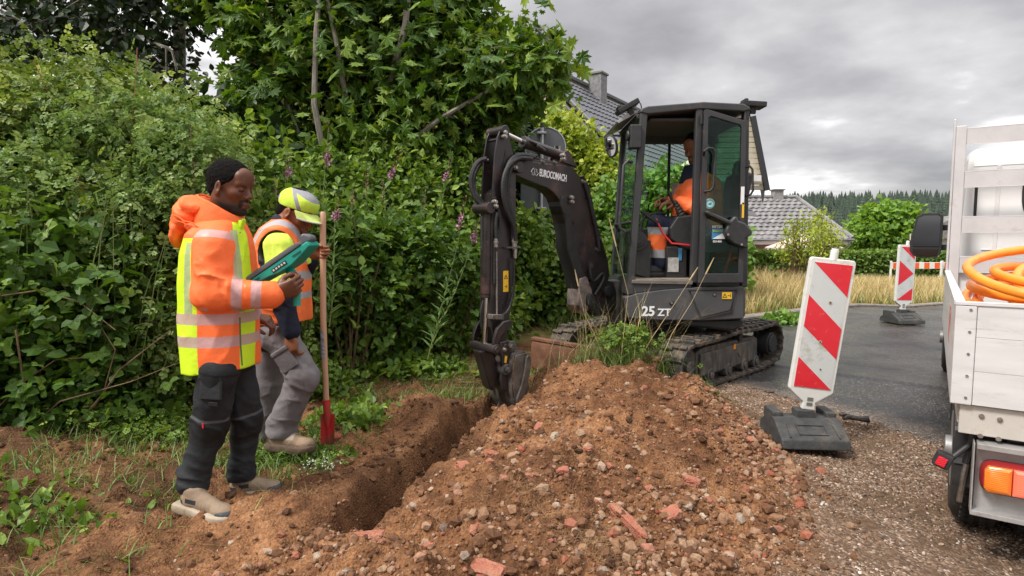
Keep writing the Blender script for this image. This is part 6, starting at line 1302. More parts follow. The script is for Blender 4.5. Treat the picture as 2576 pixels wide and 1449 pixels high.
def offs(poly,d):
 out_=[]
 for i,p in enumerate(poly):
  a=Vector(poly[max(i-1,0)]);b_=Vector(poly[min(i+1,len(poly)-1)]);t_=(b_-a).normalized();out_.append((p[0]-t_.y*d,p[1]+t_.x*d))
 return out_
inn=offs(sh,.012)
mb=MB();mb.prism(sh+inn[::-1],(Vector((BP.x,BP.y,0)),BD,ZZ,BN),-hw,hw);bk_=mb.build('bucket',worn_m,EX,.002,world=True)
sidep=[bp(*fr(x,y),hw)for x,y in[(332,1126),(378,1118),(394,1142),(394,1185),(384,1240),(399,1300),(388,1345),(356,1393),(332,1345),(322,1290),(322,1220),(326,1160)]]
for t0,t1 in((hw,hw+.014),(-hw-.014,-hw)):
 mb=MB();mb.prism(sidep,(Vector((BP.x,BP.y,0)),BD,ZZ,BN),t0,t1);mb.build('bucket_side',worn_m,EX,.003,world=True)
edge=[bp(*fr(x,y),hw)for x,y in[(372,1135),(384,1122),(396,1136),(396,1180),(378,1262),(358,1340),(342,1352),(328,1340),(330,1320),(350,1262),(364,1200)]]
for t0,t1 in((hw+.014,hw+.034),(-hw-.034,-hw-.014)):
 mb=MB();mb.prism(edge,(Vector((BP.x,BP.y,0)),BD,ZZ,BN),t0,t1);mb.build('side_cutter',worn_m,EX,.006,world=True)
mb=MB();c=bp(*fr(338,1335),hw);mb.cyl(b3(*c,-hw),b3(*c,hw),.022,n=14);c=bp(*fr(225,1300),hw);mb.prism([bp(*fr(x,y),hw)for x,y in[(300,1245),(318,1245),(318,1285),(300,1280)]],(Vector((BP.x,BP.y,0)),BD,ZZ,BN),-.07,.02);mb.build('bucket_rib',worn_m,EX,.004,world=True)
for k in range(4):
 t_=-hw+.05+k*(2*hw-.1)/3;mb=MB();mb.prism([bp(*fr(x,y),hw)for x,y in[(346,1372),(372,1400),(376,1412),(350,1398)]],(Vector((BP.x,BP.y,0)),BD,ZZ,BN),t_-.02,t_+.02);mb.build('tooth',worn_m,EX,.003,world=True)
# ============================================================ TRUCK
alu_m=mat('brushed_aluminium',(.62,.61,.61),(.70,.69,.69),scale=3,rough=.42,rough2=.5,metallic=.2,bump=.02,bscale=150,dirt=(.38,.36,.33),dscale=2.2,damt=.15,stretch=(1,1,6))
alu2_m=mat('aluminium_frame',(.56,.54,.54),(.66,.64,.64),scale=4,rough=.38,metallic=.35,dirt=(.42,.38,.34),dscale=4,damt=.12)
vanw_m=mat('van_white_paint',(.70,.69,.68),(.74,.73,.72),scale=2,rough=.25,coat=.5)
cream_f=mat('galvanised_cream',(.50,.47,.42),(.60,.57,.52),scale=7,rough=.5,metallic=.2,dirt=(.36,.28,.19),dscale=7,damt=.25)
tyre_m=mat('tyre_rubber',(.014,.014,.014),(.03,.028,.026),scale=10,rough=.75,bump=.2,bscale=80,dirt=(.10,.075,.055),dscale=8,damt=.25)
TO=Vector((1.87,2.50,0));TH=Vector((.577,.816,0)).normalized();TR=Vector((.816,-.577,0)).normalized()
TM=Matrix.Translation(TO)@Matrix((TH,TR,ZZ)).transposed().to_4x4()
TK=thing('flatbed_truck','white flatbed truck with aluminium dropsides parked at the right edge','truck',tuple(TO))
def tb(name,mb,m_,bev=0.0,parent=None,seg=2):
 if parent is None:return mb.build(name,m_,TK,bev,seg,world=True,xf=TM)
 o=link(name,mb.mesh(name,bev,seg,TM),m_,parent)
 return wn_(o)if bev else o
S=lambda mb,a,b_:mb.span(a,b_)
z0,z1,LB,WB=.61,1.04,3.15,2.05
mb=MB()
for i in range(3):zz0=z0+i*(z1-z0)/3;S(mb,(.035,0.0,zz0+.0003),(LB,.028,zz0+(z1-z0)/3-.001))
S(mb,(.035,-.004,z1-.012),(LB,.034,z1+.006));sp=tb('side_board',mb,alu_m,.0015)
q_=[(1.42,.0)]
mb=MB();S(mb,(.62,-.002,.78),(.86,-.0005,.96));tb('worn_sticker',mb,mat('worn_red_sticker',(.50,.06,.04),(.55,.45,.38),scale=14,rough=.6),parent=sp)
mb=MB()
for i in range(3):zz0=z0+i*(z1-z0)/3;S(mb,(0,.075,zz0+.0005),(.028,WB-.075,zz0+(z1-z0)/3-.0005))
S(mb,(-.006,.0,z1-.010),(.034,WB,z1+.004));tg=tb('tailgate',mb,alu_m,.0015)
mb=MB();S(mb,(-.004,.0,z0-.002),(.032,.074,z1-.011));co_=tb('corner_post',mb,alu_m,.006)
mb=MB();S(mb,(-.004,WB-.074,z0-.002),(.032,WB,z1-.011));tb('corner_post',mb,alu_m,.006)
for k in range(5):mb=MB();mb.cyl((-.004,.052,z0+.03+k*.093),(-.008,.052,z0+.03+k*.093),.0055,n=10);tb('rivet',mb,bolt_m,parent=co_)
mb=MB()
S(mb,(LB+.0,0,z0),(LB+.03,WB,z1+.006));S(mb,(.028,WB-.028,z0),(LB,WB,z1));tb('far_boards',mb,alu_m,.003)
mb=MB();S(mb,(.036,.03,z0+.02),(LB,WB-.03,z0+.05));tb('bed_floor',mb,mat('bed_plywood',(.14,.10,.06),(.20,.15,.10),scale=5,rough=.8),.002)
mb=MB();S(mb,(.02,.035,z0-.13),(.075,WB-.02,z0-.006));S(mb,(.075,.03,z0-.10),(LB,.10,z0-.02));cb=tb('rear_beam',mb,cream_f,.004)
for b_,z_ in((.11,.585),(.11,.50),(.17,.58),(.17,.498)):mb=MB();mb.cyl((.02,b_,z_-.02),(.014,b_,z_-.02),.010,n=12);mb.cyl((.014,b_,z_-.02),(.010,b_,z_-.02),.006,n=6);tb('bolt',mb,bolt_m,parent=cb)
mb=MB();S(mb,(.10,.55,.40),(5.4,.62,.56));S(mb,(.10,1.4,.40),(5.4,1.47,.56));S(mb,(.30,.28,.16),(.45,1.8,.48));S(mb,(.08,.2,.45),(.14,1.9,.50));tb('chassis',mb,dk_plastic,.01)
mb=MB();S(mb,(-.02,.10,.432),(.06,WB-.2,.455));S(mb,(.035,.10,.165),(.06,WB-.2,.432));S(mb,(-.03,.092,.15),(.06,WB-.19,.17));mb.prism([(-.03,.15),(.06,.15),(.06,.455),(-.02,.455)],((0,.088,0),(1,0,0),(0,0,1),(0,1,0)),0,.006)
tb('light_bracket',mb,mat('grey_bracket',(.34,.33,.32),(.44,.43,.42),scale=8,rough=.5,metallic=.4,dirt=(.2,.15,.11),dscale=7,damt=.3),.004)
lz0,lz1=.250,.385
def lens(name,b0,b1,m_,parent=None,round0=False):
 mb=MB();n=10;rings=[]
 for k,(d,ins)in enumerate(((.034,0),(-.006,0),(-.022,.010),(-.026,.022))):
  r_=[];c0=.045 if round0 else.004
  for(cb_,cz_,sg_b,sg_z,a0)in((b1,lz1,-1,-1,0),(b0,lz1,1,-1,90),(b0,lz0,1,1,180),(b1,lz0,-1,1,270)):
   rad=c0 if(cb_==b0)else.004
   rad=max(rad-ins,.003);ce=(cb_+sg_b*(rad+ins),cz_+sg_z*(rad+ins))
   for i in range(5):a=R(a0+90*i/4);r_.append(Vector((d,ce[0]+rad*math.cos(a),ce[1]+rad*math.sin(a))))
  rings.append(r_)
 loft(mb,rings);return tb(name,mb,m_,0,parent)
house=lens('tail_light',.115,.55,mat('tail_light_rim',(.25,.02,.02),rough=.25),None,True)
def lens2(name,b0,b1,m_,r0=False):
 mb=MB();loft(mb,[[Vector((d,b,z))for b,z in((b1-i_,.372-i_),(b0+i_+(.012 if r0 else 0),.372-i_),(b0+i_,.355-i_),(b0+i_,.276+i_),(b0+i_+(.012 if r0 else 0),.262+i_),(b1-i_,.262+i_))]for d,i_ in((-.020,0),(-.034,.002),(-.042,.012))]);return tb(name,mb,m_,0,house)
stripes=90
def lens_mat(name,c,emit=None):
 m_=mat(name,c,rough=.18,coat=.6,spec=.6,emit=emit);t_=m_.node_tree;b_=t_.nodes['Principled BSDF'];wv=t_.nodes.new('ShaderNodeTexWave');wv.inputs['Scale'].default_value=40;wv.bands_direction='Z'
 co_=t_.nodes.new('ShaderNodeTexCoord');t_.links.new(co_.outputs['Object'],wv.inputs['Vector']);bp_=t_.nodes.new('ShaderNodeBump');bp_.inputs['Strength'].default_value=.25;bp_.inputs['Distance'].default_value=.004;t_.links.new(wv.outputs[0],bp_.inputs['Height']);t_.links.new(bp_.outputs[0],b_.inputs['Normal']);return m_
lens2('amber_lens',.128,.218,lens_mat('amber_lens',(.72,.17,.012),((1,.25,.02),.08)),True)
lens2('lit_lens',.220,.325,lens_mat('lit_brake_lens',(.75,.12,.07),((1,.20,.10),.38)))
lens2('red_lens',.327,.53,lens_mat('red_lens',(.50,.008,.02),((1,.02,.05),.10)))
mb=MB();mb.cyl((-.044,.272,.31),(-.047,.272,.31),.016,n=16);tb('bulb_glow',mb,mat('lamp_glow',(1,.8,.6),emit=((1,.72,.45),1.3)),0,house)
mb=MB();mb.tube([(.12,.12,.45),(.06,.06,.40),(.04,.03,.37),(.03,.02,.36)],.010,8);mb.tube([(.10,.10,.50),(.09,.08,.40),(.09,.07,.33)],.014,8);tb('marker_arm',mb,dk_plastic)
mb=MB();rot=Matrix.Rotation(-.35,3,'X');mb.box((.02,-.012,.350),(.045,.065,.070),rot);mk=tb('side_marker_lamp',mb,dk_plastic,.010)
mb=MB();mb.box((-.007,-.017,.348),(.008,.036,.040),rot);tb('marker_lens',mb,_mats['red_lens'],.003,mk)
def wheel(a,b0,wd_,r_,zc,name='wheel'):
 b1=b0+wd_;mb=MB();prof_=[(.58,.0),(.70,-.006),(.86,-.004),(.95,.012),(1.0,.045),(1.0,wd_-.045),(.95,wd_-.012),(.86,wd_+.004),(.58,wd_)];n=48
 loft_=[]
 for rr,bb in prof_:loft_.append([Vector((a+rr*r_*math.cos(2*math.pi*i/n),b0+bb,zc+rr*r_*math.sin(2*math.pi*i/n)))for i in range(n)])
 loft(mb,loft_)
 for i in range(n*1):
  an=2*math.pi*i/n
  for k,bb in enumerate((.05,wd_*.36,wd_*.64,wd_-.05)):
   rot=Matrix(((math.cos(an),0,-math.sin(an)),(0,1,0),(math.sin(an),0,math.cos(an))));mb.box((a+r_*1.003*math.cos(an),b0+bb,zc+r_*1.003*math.sin(an)),(.014,wd_*.17,.026),rot)
 w_=tb(name,mb,tyre_m);mb=MB();mb.cyl((a,b0-.004,zc),(a,b0+.05,zc),r_*.56,r_*.50,n=32);mb.cyl((a,b0-.03,zc),(a,b0,zc),r_*.18,n=20);tb('rim',mb,mat('steel_rim',(.30,.30,.30),(.2,.19,.18),scale=8,rough=.5,metallic=.5),.003,w_);return w_
wheel(.55,.035,.20,.335,.26);wheel(.55,.25,.20,.335,.26);wheel(.55,WB-.24,.20,.335,.26);wheel(4.15,.03,.22,.345,.345);wheel(4.15,WB-.25,.22,.345,.345)
mb=MB()
for i in range(13):
 a=R(10+160*i/12);
 if i:a_=R(10+160*(i-1)/12);mb.beam((.55+.40*math.cos(a_),.25,.24+.36*math.sin(a_)),(.55+.40*math.cos(a),.25,.24+.36*math.sin(a)),.44,.01,up=(0,0,1)if abs(math.cos(a))<.7 else(1,0,0))
S(mb,(.16,.03,.20),(.175,.47,.45));tb('mudguard',mb,dk_plastic,.002)
mb=MB();mb.tube([(.16,.10,.48),(.155,.07,.25),(.16,.06,.13)],.012,8);tb('brake_line',mb,bolt_m)
mb=MB();S(mb,(LB-.05,.02,z0),(LB-.01,.09,2.24));S(mb,(LB-.04,.0,z0),(LB-.02,.018,2.30));tb('headboard_post',mb,alu2_m,.005)
mb=MB();S(mb,(LB-.05,WB-.09,z0),(LB-.01,WB-.02,2.24));tb('headboard_post',mb,alu2_m,.005)
for zc in(2.15,1.80,1.43,1.10):
 mb=MB();S(mb,(LB-.048,.092,zc-.062),(LB-.012,WB-.092,zc+.062));r_=tb('headboard_rail',mb,alu2_m,.004)
 mb=MB();S(mb,(LB-.050,.092,zc-.068),(LB-.046,WB-.092,zc-.062));S(mb,(LB-.050,.092,zc+.062),(LB-.046,WB-.092,zc+.068));tb('rail_lip',mb,alu_m,.001,r_)
mb=MB();S(mb,(LB-.046,.62,.66),(LB-.014,.68,1.365));tb('headboard_stile',mb,mat('pinkish_alu',(.52,.44,.42),(.6,.52,.5),rough=.45,metallic=.3),.004)
def cabring(a,zt,b0,b1,zb=.42,rd_=.16):
 out_=[];n=6
 for(cb_,cz_,sg_b,a0)in((b1,zt,-1,0),(b0,zt,1,90)):
  for i in range(n+1):an=R(a0+90*i/n);out_.append(Vector((a,cb_+sg_b*rd_+rd_*math.cos(an),cz_-rd_+rd_*math.sin(an))))
 out_+=[Vector((a,b0-.03,1.15)),Vector((a,b0-.03,.60)),Vector((a,b0,zb)),Vector((a,b1,zb)),Vector((a,b1+.03,.60)),Vector((a,b1+.03,1.15))];return out_
mb=MB();loft(mb,[cabring(LB+.22,2.03,.15,1.90,rd_=.08),cabring(LB+.24,2.06,.12,1.93,rd_=.09),cabring(LB+.32,2.09,.10,1.95,rd_=.11),cabring(LB+1.3,2.10,.12,1.93),cabring(LB+1.7,1.95,.16,1.89),cabring(LB+2.1,1.45,.16,1.89,rd_=.12),cabring(LB+2.6,1.10,.17,1.88,rd_=.1),cabring(LB+2.75,.85,.25,1.80,rd_=.08)])
cbm=tb('cab',mb,vanw_m)
mb=MB()
for bb in(.33,.62,1.02,1.42,1.70):mb.beam((LB+.223,bb,.7),(LB+.223,bb,1.93),.018,.03)
mb.beam((LB+.222,.24,1.22),(LB+.222,1.8,1.22),.02,.012);mb.beam((LB+.222,.16,1.93),(LB+.222,1.88,1.93),.012,.012);tb('pressed_rib',mb,vanw_m,.004,cbm);mb=MB();mb.box((LB+.225,.185,1.62),(.02,.022,.46));mb.box((LB+.225,1.865,1.62),(.02,.022,.46));tb('side_seal',mb,black_m,.004,cbm)
for bc in(.56+.14,1.40):
 mb=MB();n=40;ring=lambda ra,rz,a:[Vector((a,bc+math.copysign(abs(math.cos(2*math.pi*i/n))**.7,math.cos(2*math.pi*i/n))*ra,1.70+math.copysign(abs(math.sin(2*math.pi*i/n))**.7,math.sin(2*math.pi*i/n))*rz))for i in range(n)]
 loft(mb,[ring(.215,.27,LB+.25),ring(.215,.27,LB+.21),ring(.185,.24,LB+.20),ring(.18,.235,LB+.215)]);wn=tb('rear_window',mb,black_m,0,cbm)
 mb=MB();loft(mb,[ring(.182,.237,LB+.212),ring(.182,.237,LB+.207)]);tb('pane',mb,mat('dark_cab_pane',(.03,.035,.04),rough=.04,spec=.9),0,wn)
mb=MB();mb.prism([(.45,1.22),(.48,1.95),(1.55,1.95),(1.98,1.42),(2.02,1.22)],((LB,.128,0),(1,0,0),(0,0,1),(0,1,0)),-.02,.0);tb('door_window',mb,_mats['dark_cab_pane'],0,cbm)
mb=MB();mb.prism([(1.72,1.93),(2.12,1.44),(2.12,1.44)],((LB,.3,0),(1,0,0),(0,0,1),(0,1,0)),0,1.4)
mb=MB();mb.add([Vector((LB+1.73,.30,1.90)),Vector((LB+1.73,1.75,1.90)),Vector((LB+2.13,1.75,1.44)),Vector((LB+2.13,.30,1.44)),Vector((LB+1.70,.30,1.88)),Vector((LB+1.70,1.75,1.88)),Vector((LB+2.10,1.75,1.42)),Vector((LB+2.10,.30,1.42))],[(0,1,2,3),(7,6,5,4),(0,4,5,1),(1,5,6,2),(2,6,7,3),(3,7,4,0)]);tb('windscreen',mb,_mats['dark_cab_pane'],0,cbm)
mb=MB();am,bm_,zm=LB+1.55,-.15,1.355
def mring(a,k):return[Vector((am+a,bm_+k*x,zm+k*z))for x,z in[(.12,-.20),(.13,-.10),(.13,.20),(.09,.235),(-.05,.235),(-.11,.20),(-.14,.02),(-.155,-.10),(-.155,-.17),(-.12,-.225),(.0,-.245),(.09,-.235)]]
loft(mb,[mring(.0,1),mring(.05,1.0),mring(.11,.85),mring(.13,.6)]);mb2=tb('door_mirror',mb,black_m,.006)
mir=mat('dark_reflection_mirror',(.10,.10,.105),rough=.04,metallic=1)  # mirror colour darkened in place of the dark surroundings it would reflect
mb=MB();loft(mb,[[Vector((am+a,bm_+x,zm+z))for x,z in[(.105,-.12),(.105,.19),(.08,.21),(-.04,.21),(-.09,.18),(-.12,.02),(-.13,-.12)]]for a in(-.001,-.006)]);tb('mirror_glass',mb,mir,0,mb2)
mb=MB();loft(mb,[[Vector((am+a,bm_+x,zm+z))for x,z in[(.10,-.145),(-.13,-.145),(-.125,-.185),(-.09,-.21),(.0,-.225),(.085,-.215)]]for a in(-.001,-.006)]);tb('mirror_glass',mb,mir,0,mb2)
for dz_ in(.08,-.13):mb=MB();mb.beam((am+.06,bm_+.10,zm+dz_),(am+.12,.15,zm+dz_),.05,.06);tb('mirror_arm',mb,black_m,.006,mb2)
mb=MB();mb.box((am+.06,bm_-.155,zm-.02),(.06,.012,.07));tb('indicator',mb,mat('clear_indicator',(.7,.62,.55),rough=.2),.003,mb2)
# ---- orange hose coiled in the bed
hp=[];g=random.Random(5);nl=11;n=36;cA,cB=1.42,.56
for i in range(nl*n):
 a=2*math.pi*i/n;lp=i/n;r_=.39+.11*math.sin(lp*1.9)+.03*math.sin(lp*5.1+a);z_=.76+.38*lp/nl+.035*math.sin(a*1.0+lp*1.7)
 hp.append((cA+r_*1.05*math.cos(a)+.05*math.sin(lp*3.3),cB+min(r_,.50)*math.sin(a)*.96+.03*math.cos(lp*2.2),z_-.01+.12*r_/.45*math.cos(a+.5*math.sin(lp*1.3))*(lp/nl)+.05*math.sin(lp*2.9)))
mb=MB();mb.tube([TM@Vector(p)for p in hp],.027,12)
hz=mb.build('coiled_hose',mat('orange_hose',(.88,.24,.012),(.92,.30,.03),scale=6,rough=.33,coat=.2,dirt=(.45,.16,.03),dscale=5,damt=.12));props(hz,'thick orange plastic hose coiled in loops on the truck bed','hose')
# ============================================================ BARRIERS
bwhite=mat('barrier_dirty_white',(.66,.66,.62),(.74,.74,.71),scale=5,rough=.5,dirt=(.40,.35,.24),dscale=5,damt=.28)
refl_w=mat('reflective_white',(.56,.58,.57),(.62,.64,.63),scale=4,rough=.4,dirt=(.36,.34,.26),dscale=9,damt=.42)
refl_r=mat('reflective_red',(.66,.022,.035),(.72,.035,.05),scale=4,rough=.38,dirt=(.62,.30,.25),dscale=26,damt=.08)
rub_m=mat('recycled_rubber',(.030,.030,.030),(.055,.055,.053),scale=20,rough=.75,bump=.3,bscale=120,dirt=(.13,.11,.09),dscale=6,damt=.35)
def barrier(label,loc,rz,tilt,kind,fz=0.0):
 th=thing('warning_barrier',label,'barrier',loc,rz,group='red and white warning boards on rubber feet')
 Tm=Matrix.Rotation(tilt[0],4,'X')@Matrix.Rotation(tilt[1],4,'Y')
 W2,Z0,Z1=.14,.25,1.20
 def rr(w_,z0_,z1_,c,pointed=False):
  pts=[]
  for cx_,cz_,a0 in((w_,z1_,0),(-w_,z1_,90)):
   sx_=-1 if cx_>0 else 1
   for i in range(5):a=R(a0+90*i/4);pts.append((cx_+sx_*c+c*math.cos(a),cz_-c+c*math.sin(a)))
  if pointed:pts+=[(-w_,z0_+.08),(-w_+.015,z0_+.065),(-.04,z0_),(-.04,z0_-.05),(.04,z0_-.05),(.04,z0_),(w_-.015,z0_+.065),(w_,z0_+.08)]
  else:pts+=[(-w_,z0_),(w_,z0_)]
  return pts
 mb=MB();mb.prism(rr(W2,Z0,Z1,.022,True),((0,0,0),(1,0,0),(0,0,1),(0,1,0)),-.022,.022);bd=mb.build('board',bwhite,th,.007,2,xf=Tm)
 mb=MB();mb.cyl((.005,0,Z1-.01),(.005,0,Z1+.055),.024,n=16);mb.cyl((.005,0,Z1+.055),(.005,0,Z1+.065),.020,n=16);mb.build('top_lug',bwhite,bd,.003,xf=Tm)
 w_,a0,a1=W2-.022,Z0+.10,Z1-.03;fr_=((0,0,0),(1,0,0),(0,0,1),(0,-1,0))
 mb=MB();mb.prism([(-w_,a0),(w_,a0),(w_,a1),(-w_,a1)],fr_,.0225,.0245);mb.build('reflective_sheet',refl_w,bd,xf=Tm)
 H=a1-a0
 if kind==0:
  polys=[[(-w_,a1),(w_,a1),(w_,a1-.25*H)],[(-w_,a1-.26*H),(w_,a1-.505*H),(w_,a1-.75*H),(-w_,a1-.51*H)],[(-w_,a1-.76*H),(w_,a0),(-w_,a0)]]
 else:
  polys=[[(-w_+.01,a1),(w_,a1),(w_,a1-.24*H)],[(-w_,a1-.26*H),(w_,a1-.50*H),(-w_,a1-.73*H)],[(w_,a1-.77*H),(w_,a0),(-w_,a0)]]
 for pl in polys:mb=MB();mb.prism(pl,fr_,.0248,.0262);mb.build('red_stripe',refl_r,bd,xf=Tm)
 mb=MB();mb.span((-.018,-.0255,Z0-.02),(.018,-.0225,Z0+.0));mb.span((-.018,-.0255,Z0+.012),(.018,-.0225,Z0+.035));mb.build('lug_slot',mat('slot_grey',(.16,.15,.12),rough=.7),bd,xf=Tm)
 if kind==0:
  mb=MB()
  for x,z in((.02,a1-.25),(.0,.66)):mb.cyl((x,-.0262,z),(x,-.0275,z),.011,n=9);
  mb.build('scuff_mark',mat('scuff',(.42,.36,.24),rough=.8),bd,xf=Tm)
  mb=MB();[mb.cyl((x,-.0275,z),(x,-.0285,z),.005,n=8)for x,z in((.02,a1-.25),(.0,.66),(.03,.48))];mb.build('screw_hole',blk_p,bd,xf=Tm)
 ft=MB();F2=Matrix.Rotation(tilt[0]*.3,4,'X')
 ft.prism([(-.24,0),(.22,0),(.20,.07),(.06,.15),(-.06,.15),(-.225,.06)],((-.21,0,0),(0,1,0),(0,0,1),(1,0,0)),0,.42)
 for sx_ in(-1,1):ft.span((sx_*.17-.035,-.03,.09),(sx_*.17+.035,.15,.18))
 ft.span((-.06,-.05,.10),(.06,.05,.20));foot=ft.build('rubber_foot',rub_m,th,.012,2,xf=F2)
 mb=MB();e1_=Vector((0,.165,.090)).normalized()
 fr2=(Vector((0,-.225,.060)),(1,0,0),e1_,(0,-.48,.88))
 for pl in([(-.155,.015),(-.145,.015),(-.135,.135),(-.145,.135)],[(.145,.015),(.155,.015),(.145,.135),(.135,.135)],[(-.09,.04),(.09,.04),(.09,.048),(-.09,.048)],[(-.09,.048),(-.082,.048),(-.082,.12),(-.09,.12)],[(.082,.048),(.09,.048),(.09,.12),(.082,.12)],[(-.09,.12),(.09,.12),(.09,.128),(-.09,.128)]):mb.prism(pl,fr2,.0,.007)
 for x_ in(-.045,.02):mb.span((x_,-.053,.125),(x_+.04,-.05,.14))
 mb.build('foot_rib',rub_m,foot,xf=F2)
 return th
q=P(2018,1085,3.88);barrier('tilted red and white warning board on a rubber foot between mound and truck',(q.x,3.88,-.01),R(-5),(R(2.5),R(6.0)),0)
q=P(2268,800,9.2);barrier('red and white warning board with arrow pattern on the wet road, the far one',(q.x,9.2,.03),R(4),(0,R(1.5)),1)
q=P(2374,670,12.0)
# ============================================================ PEOPLE
class SDF:
 def __init__(s,lo,hi,h):
  s.h=h;s.lo=np.array(lo,float);s.n=np.ceil((np.array(hi)-s.lo)/h).astype(int)+1
  s.D=np.full(s.n,1.0,np.float32);s.ax=[s.lo[i]+h*np.arange(s.n[i])for i in range(3)]
 def _win(s,lo,hi,m):
  a=np.maximum(((np.array(lo)-m-s.lo)/s.h).astype(int),0);b_=np.minimum(((np.array(hi)+m-s.lo)/s.h).astype(int)+2,s.n)
  if(b_<=a).any():return None,None
  sl=tuple(slice(a[i],b_[i])for i in range(3));g_=np.meshgrid(*[s.ax[i][sl[i]]for i in range(3)],indexing='ij');return sl,np.stack(g_,-1)
 def put(s,lo,hi,fn,k=.02,mode='add'):
  sl,p=s._win(lo,hi,k+.03)
  if sl is None:return s
  d=fn(p).astype(np.float32);a=s.D[sl]
  if mode=='add':
   hh=np.clip(.5+.5*(a-d)/k,0,1);s.D[sl]=a*(1-hh)+d*hh-k*hh*(1-hh)
  else:
   d=-d;hh=np.clip(.5-.5*(a-d)/k,0,1);s.D[sl]=a*(1-hh)+d*hh+k*hh*(1-hh)
  return s
 def cone(s,a,b,r1,r2=None,k=.02,mode='add'):
  a=np.array(a,float);b=np.array(b,float);r2=r1 if r2 is None else r2;rm=max(r1,r2);ba=b-a;L2=max(ba@ba,1e-9)
  def fn(p):
   t_=np.clip(((p-a)@ba)/L2,0,1);return np.linalg.norm(p-a-t_[...,None]*ba,axis=-1)-(r1+(r2-r1)*t_)
  return s.put(np.minimum(a,b)-rm,np.maximum(a,b)+rm,fn,k,mode)
 def chain(s,pts,rs,k=.02):
  for i in range(len(pts)-1):s.cone(pts[i],pts[i+1],rs[i],rs[i+1],k)
  return s
 def ell(s,c,r,rot=None,k=.02,mode='add'):
  c=np.array(c,float);r=np.array(r,float);M_=None if rot is None else np.array(rot);m=r.max()
  def fn(p):
   q=p-c
   if M_ is not None:q=q@M_
   k0=np.linalg.norm(q/r,axis=-1);k1=np.linalg.norm(q/(r*r),axis=-1);return k0*(k0-1)/np.maximum(k1,1e-6)
  return s.put(c-m,c+m,fn,k,mode)
 def loft(s,rows,k=.03,e=2.5):
  """rows: (z, xc, yc, ax, ay) from top to bottom"""
  rows=sorted(rows);Zr=np.array([r_[0]for r_ in rows]);Vr=np.array([r_[1:]for r_ in rows]);lo=[(Vr[:,0]-Vr[:,2]).min(),(Vr[:,1]-Vr[:,3]).min(),Zr[0]];hi=[(Vr[:,0]+Vr[:,2]).max(),(Vr[:,1]+Vr[:,3]).max(),Zr[-1]]
  def fn(p):
   z=p[...,2];xc,yc,a,b_=[np.interp(z,Zr,Vr[:,i])for i in range(4)]
   q=(np.abs((p[...,0]-xc)/a)**e+np.abs((p[...,1]-yc)/b_)**e)**(1/e);d=(q-1)*np.minimum(a,b_)
   return np.maximum(d,np.maximum(z-Zr[-1],Zr[0]-z))
  return s.put(lo,hi,fn,k)
 def cut(s,n,c,k=.004):
  """remove everything where n.p > c"""
  n=np.array(n,float);n/=np.linalg.norm(n);g_=s.ax[0][:,None,None]*n[0]+s.ax[1][None,:,None]*n[1]+s.ax[2][None,None,:]*n[2]
  s.D=np.maximum(s.D,(g_-c).astype(np.float32));return s
 def mesh(s,smooth=1):
  D=s.D;D[0]=D[-1]=1;D[:,0]=D[:,-1]=1;D[:,:,0]=D[:,:,-1]=1
  ins=D<0;c8=[ins[i:ins.shape[0]-1+i,j:ins.shape[1]-1+j,k:ins.shape[2]-1+k]for i in(0,1)for j in(0,1)for k in(0,1)]
  allin=c8[0].copy();anyin=c8[0].copy()
  for c in c8[1:]:allin&=c;anyin|=c
  act=np.argwhere(anyin&~allin);vid=np.full(anyin.shape,-1,np.int64);vid[tuple(act.T)]=np.arange(len(act))
  acc=np.zeros((len(act),3));cnt=np.zeros(len(act));o8=np.array([(i,j,k)for i in(0,1)for j in(0,1)for k in(0,1)]);val=np.stack([D[tuple((act+o).T)]for o in o8],1)
  for a in range(8):
   for b_ in range(a+1,8):
    if np.abs(o8[a]-o8[b_]).sum()!=1:continue
    m_=(val[:,a]<0)!=(val[:,b_]<0);t_=val[m_,a]/(val[m_,a]-val[m_,b_]);acc[m_]+=o8[a]+t_[:,None]*(o8[b_]-o8[a]);cnt[m_]+=1
  V=s.lo+s.h*(act+acc/cnt[:,None]);Fs=[]
  for ax_ in range(3):
   sh=[slice(None)]*3;a_=[slice(1,-1)]*3;b_=[slice(1,-1)]*3;a_[ax_]=slice(0,-1);b_[ax_]=slice(1,None)
   A=ins[tuple(a_)];Bq=ins[tuple(b_)];e_=np.argwhere(A!=Bq)
   if not len(e_):continue
   off=np.array([1,1,1]);off[ax_]=0;g_=e_+off;u_,w_=[i for i in range(3)if i!=ax_]
   def vv(du,dw):q=g_.copy();q[:,u_]-=du;q[:,w_]-=dw;return vid[tuple(q.T)]
   f=np.stack([vv(1,1),vv(0,1),vv(0,0),vv(1,0)],1);fl=A[tuple(e_.T)]
   if ax_==1:fl=~fl
   f[~fl]=f[~fl][:,::-1];Fs.append(f)
  Fc=np.vstack(Fs);Fc=Fc[(Fc>=0).all(1)]
  for _ in range(smooth):
   S_=np.zeros_like(V);n_=np.zeros(len(V))
   for i in range(4):
    np.add.at(S_,Fc[:,i],V[Fc[:,(i+1)%4]]);np.add.at(n_,Fc[:,i],1)
   V=V*.5+.5*S_/np.maximum(n_,1)[:,None]
  return V,Fc
def vnormals(V,Fc):
 n=np.cross(V[Fc[:,2]]-V[Fc[:,0]],V[Fc[:,3]]-V[Fc[:,1]]);N_=np.zeros_like(V)
 for i in range(4):np.add.at(N_,Fc[:,i],n)
 return norm(N_)
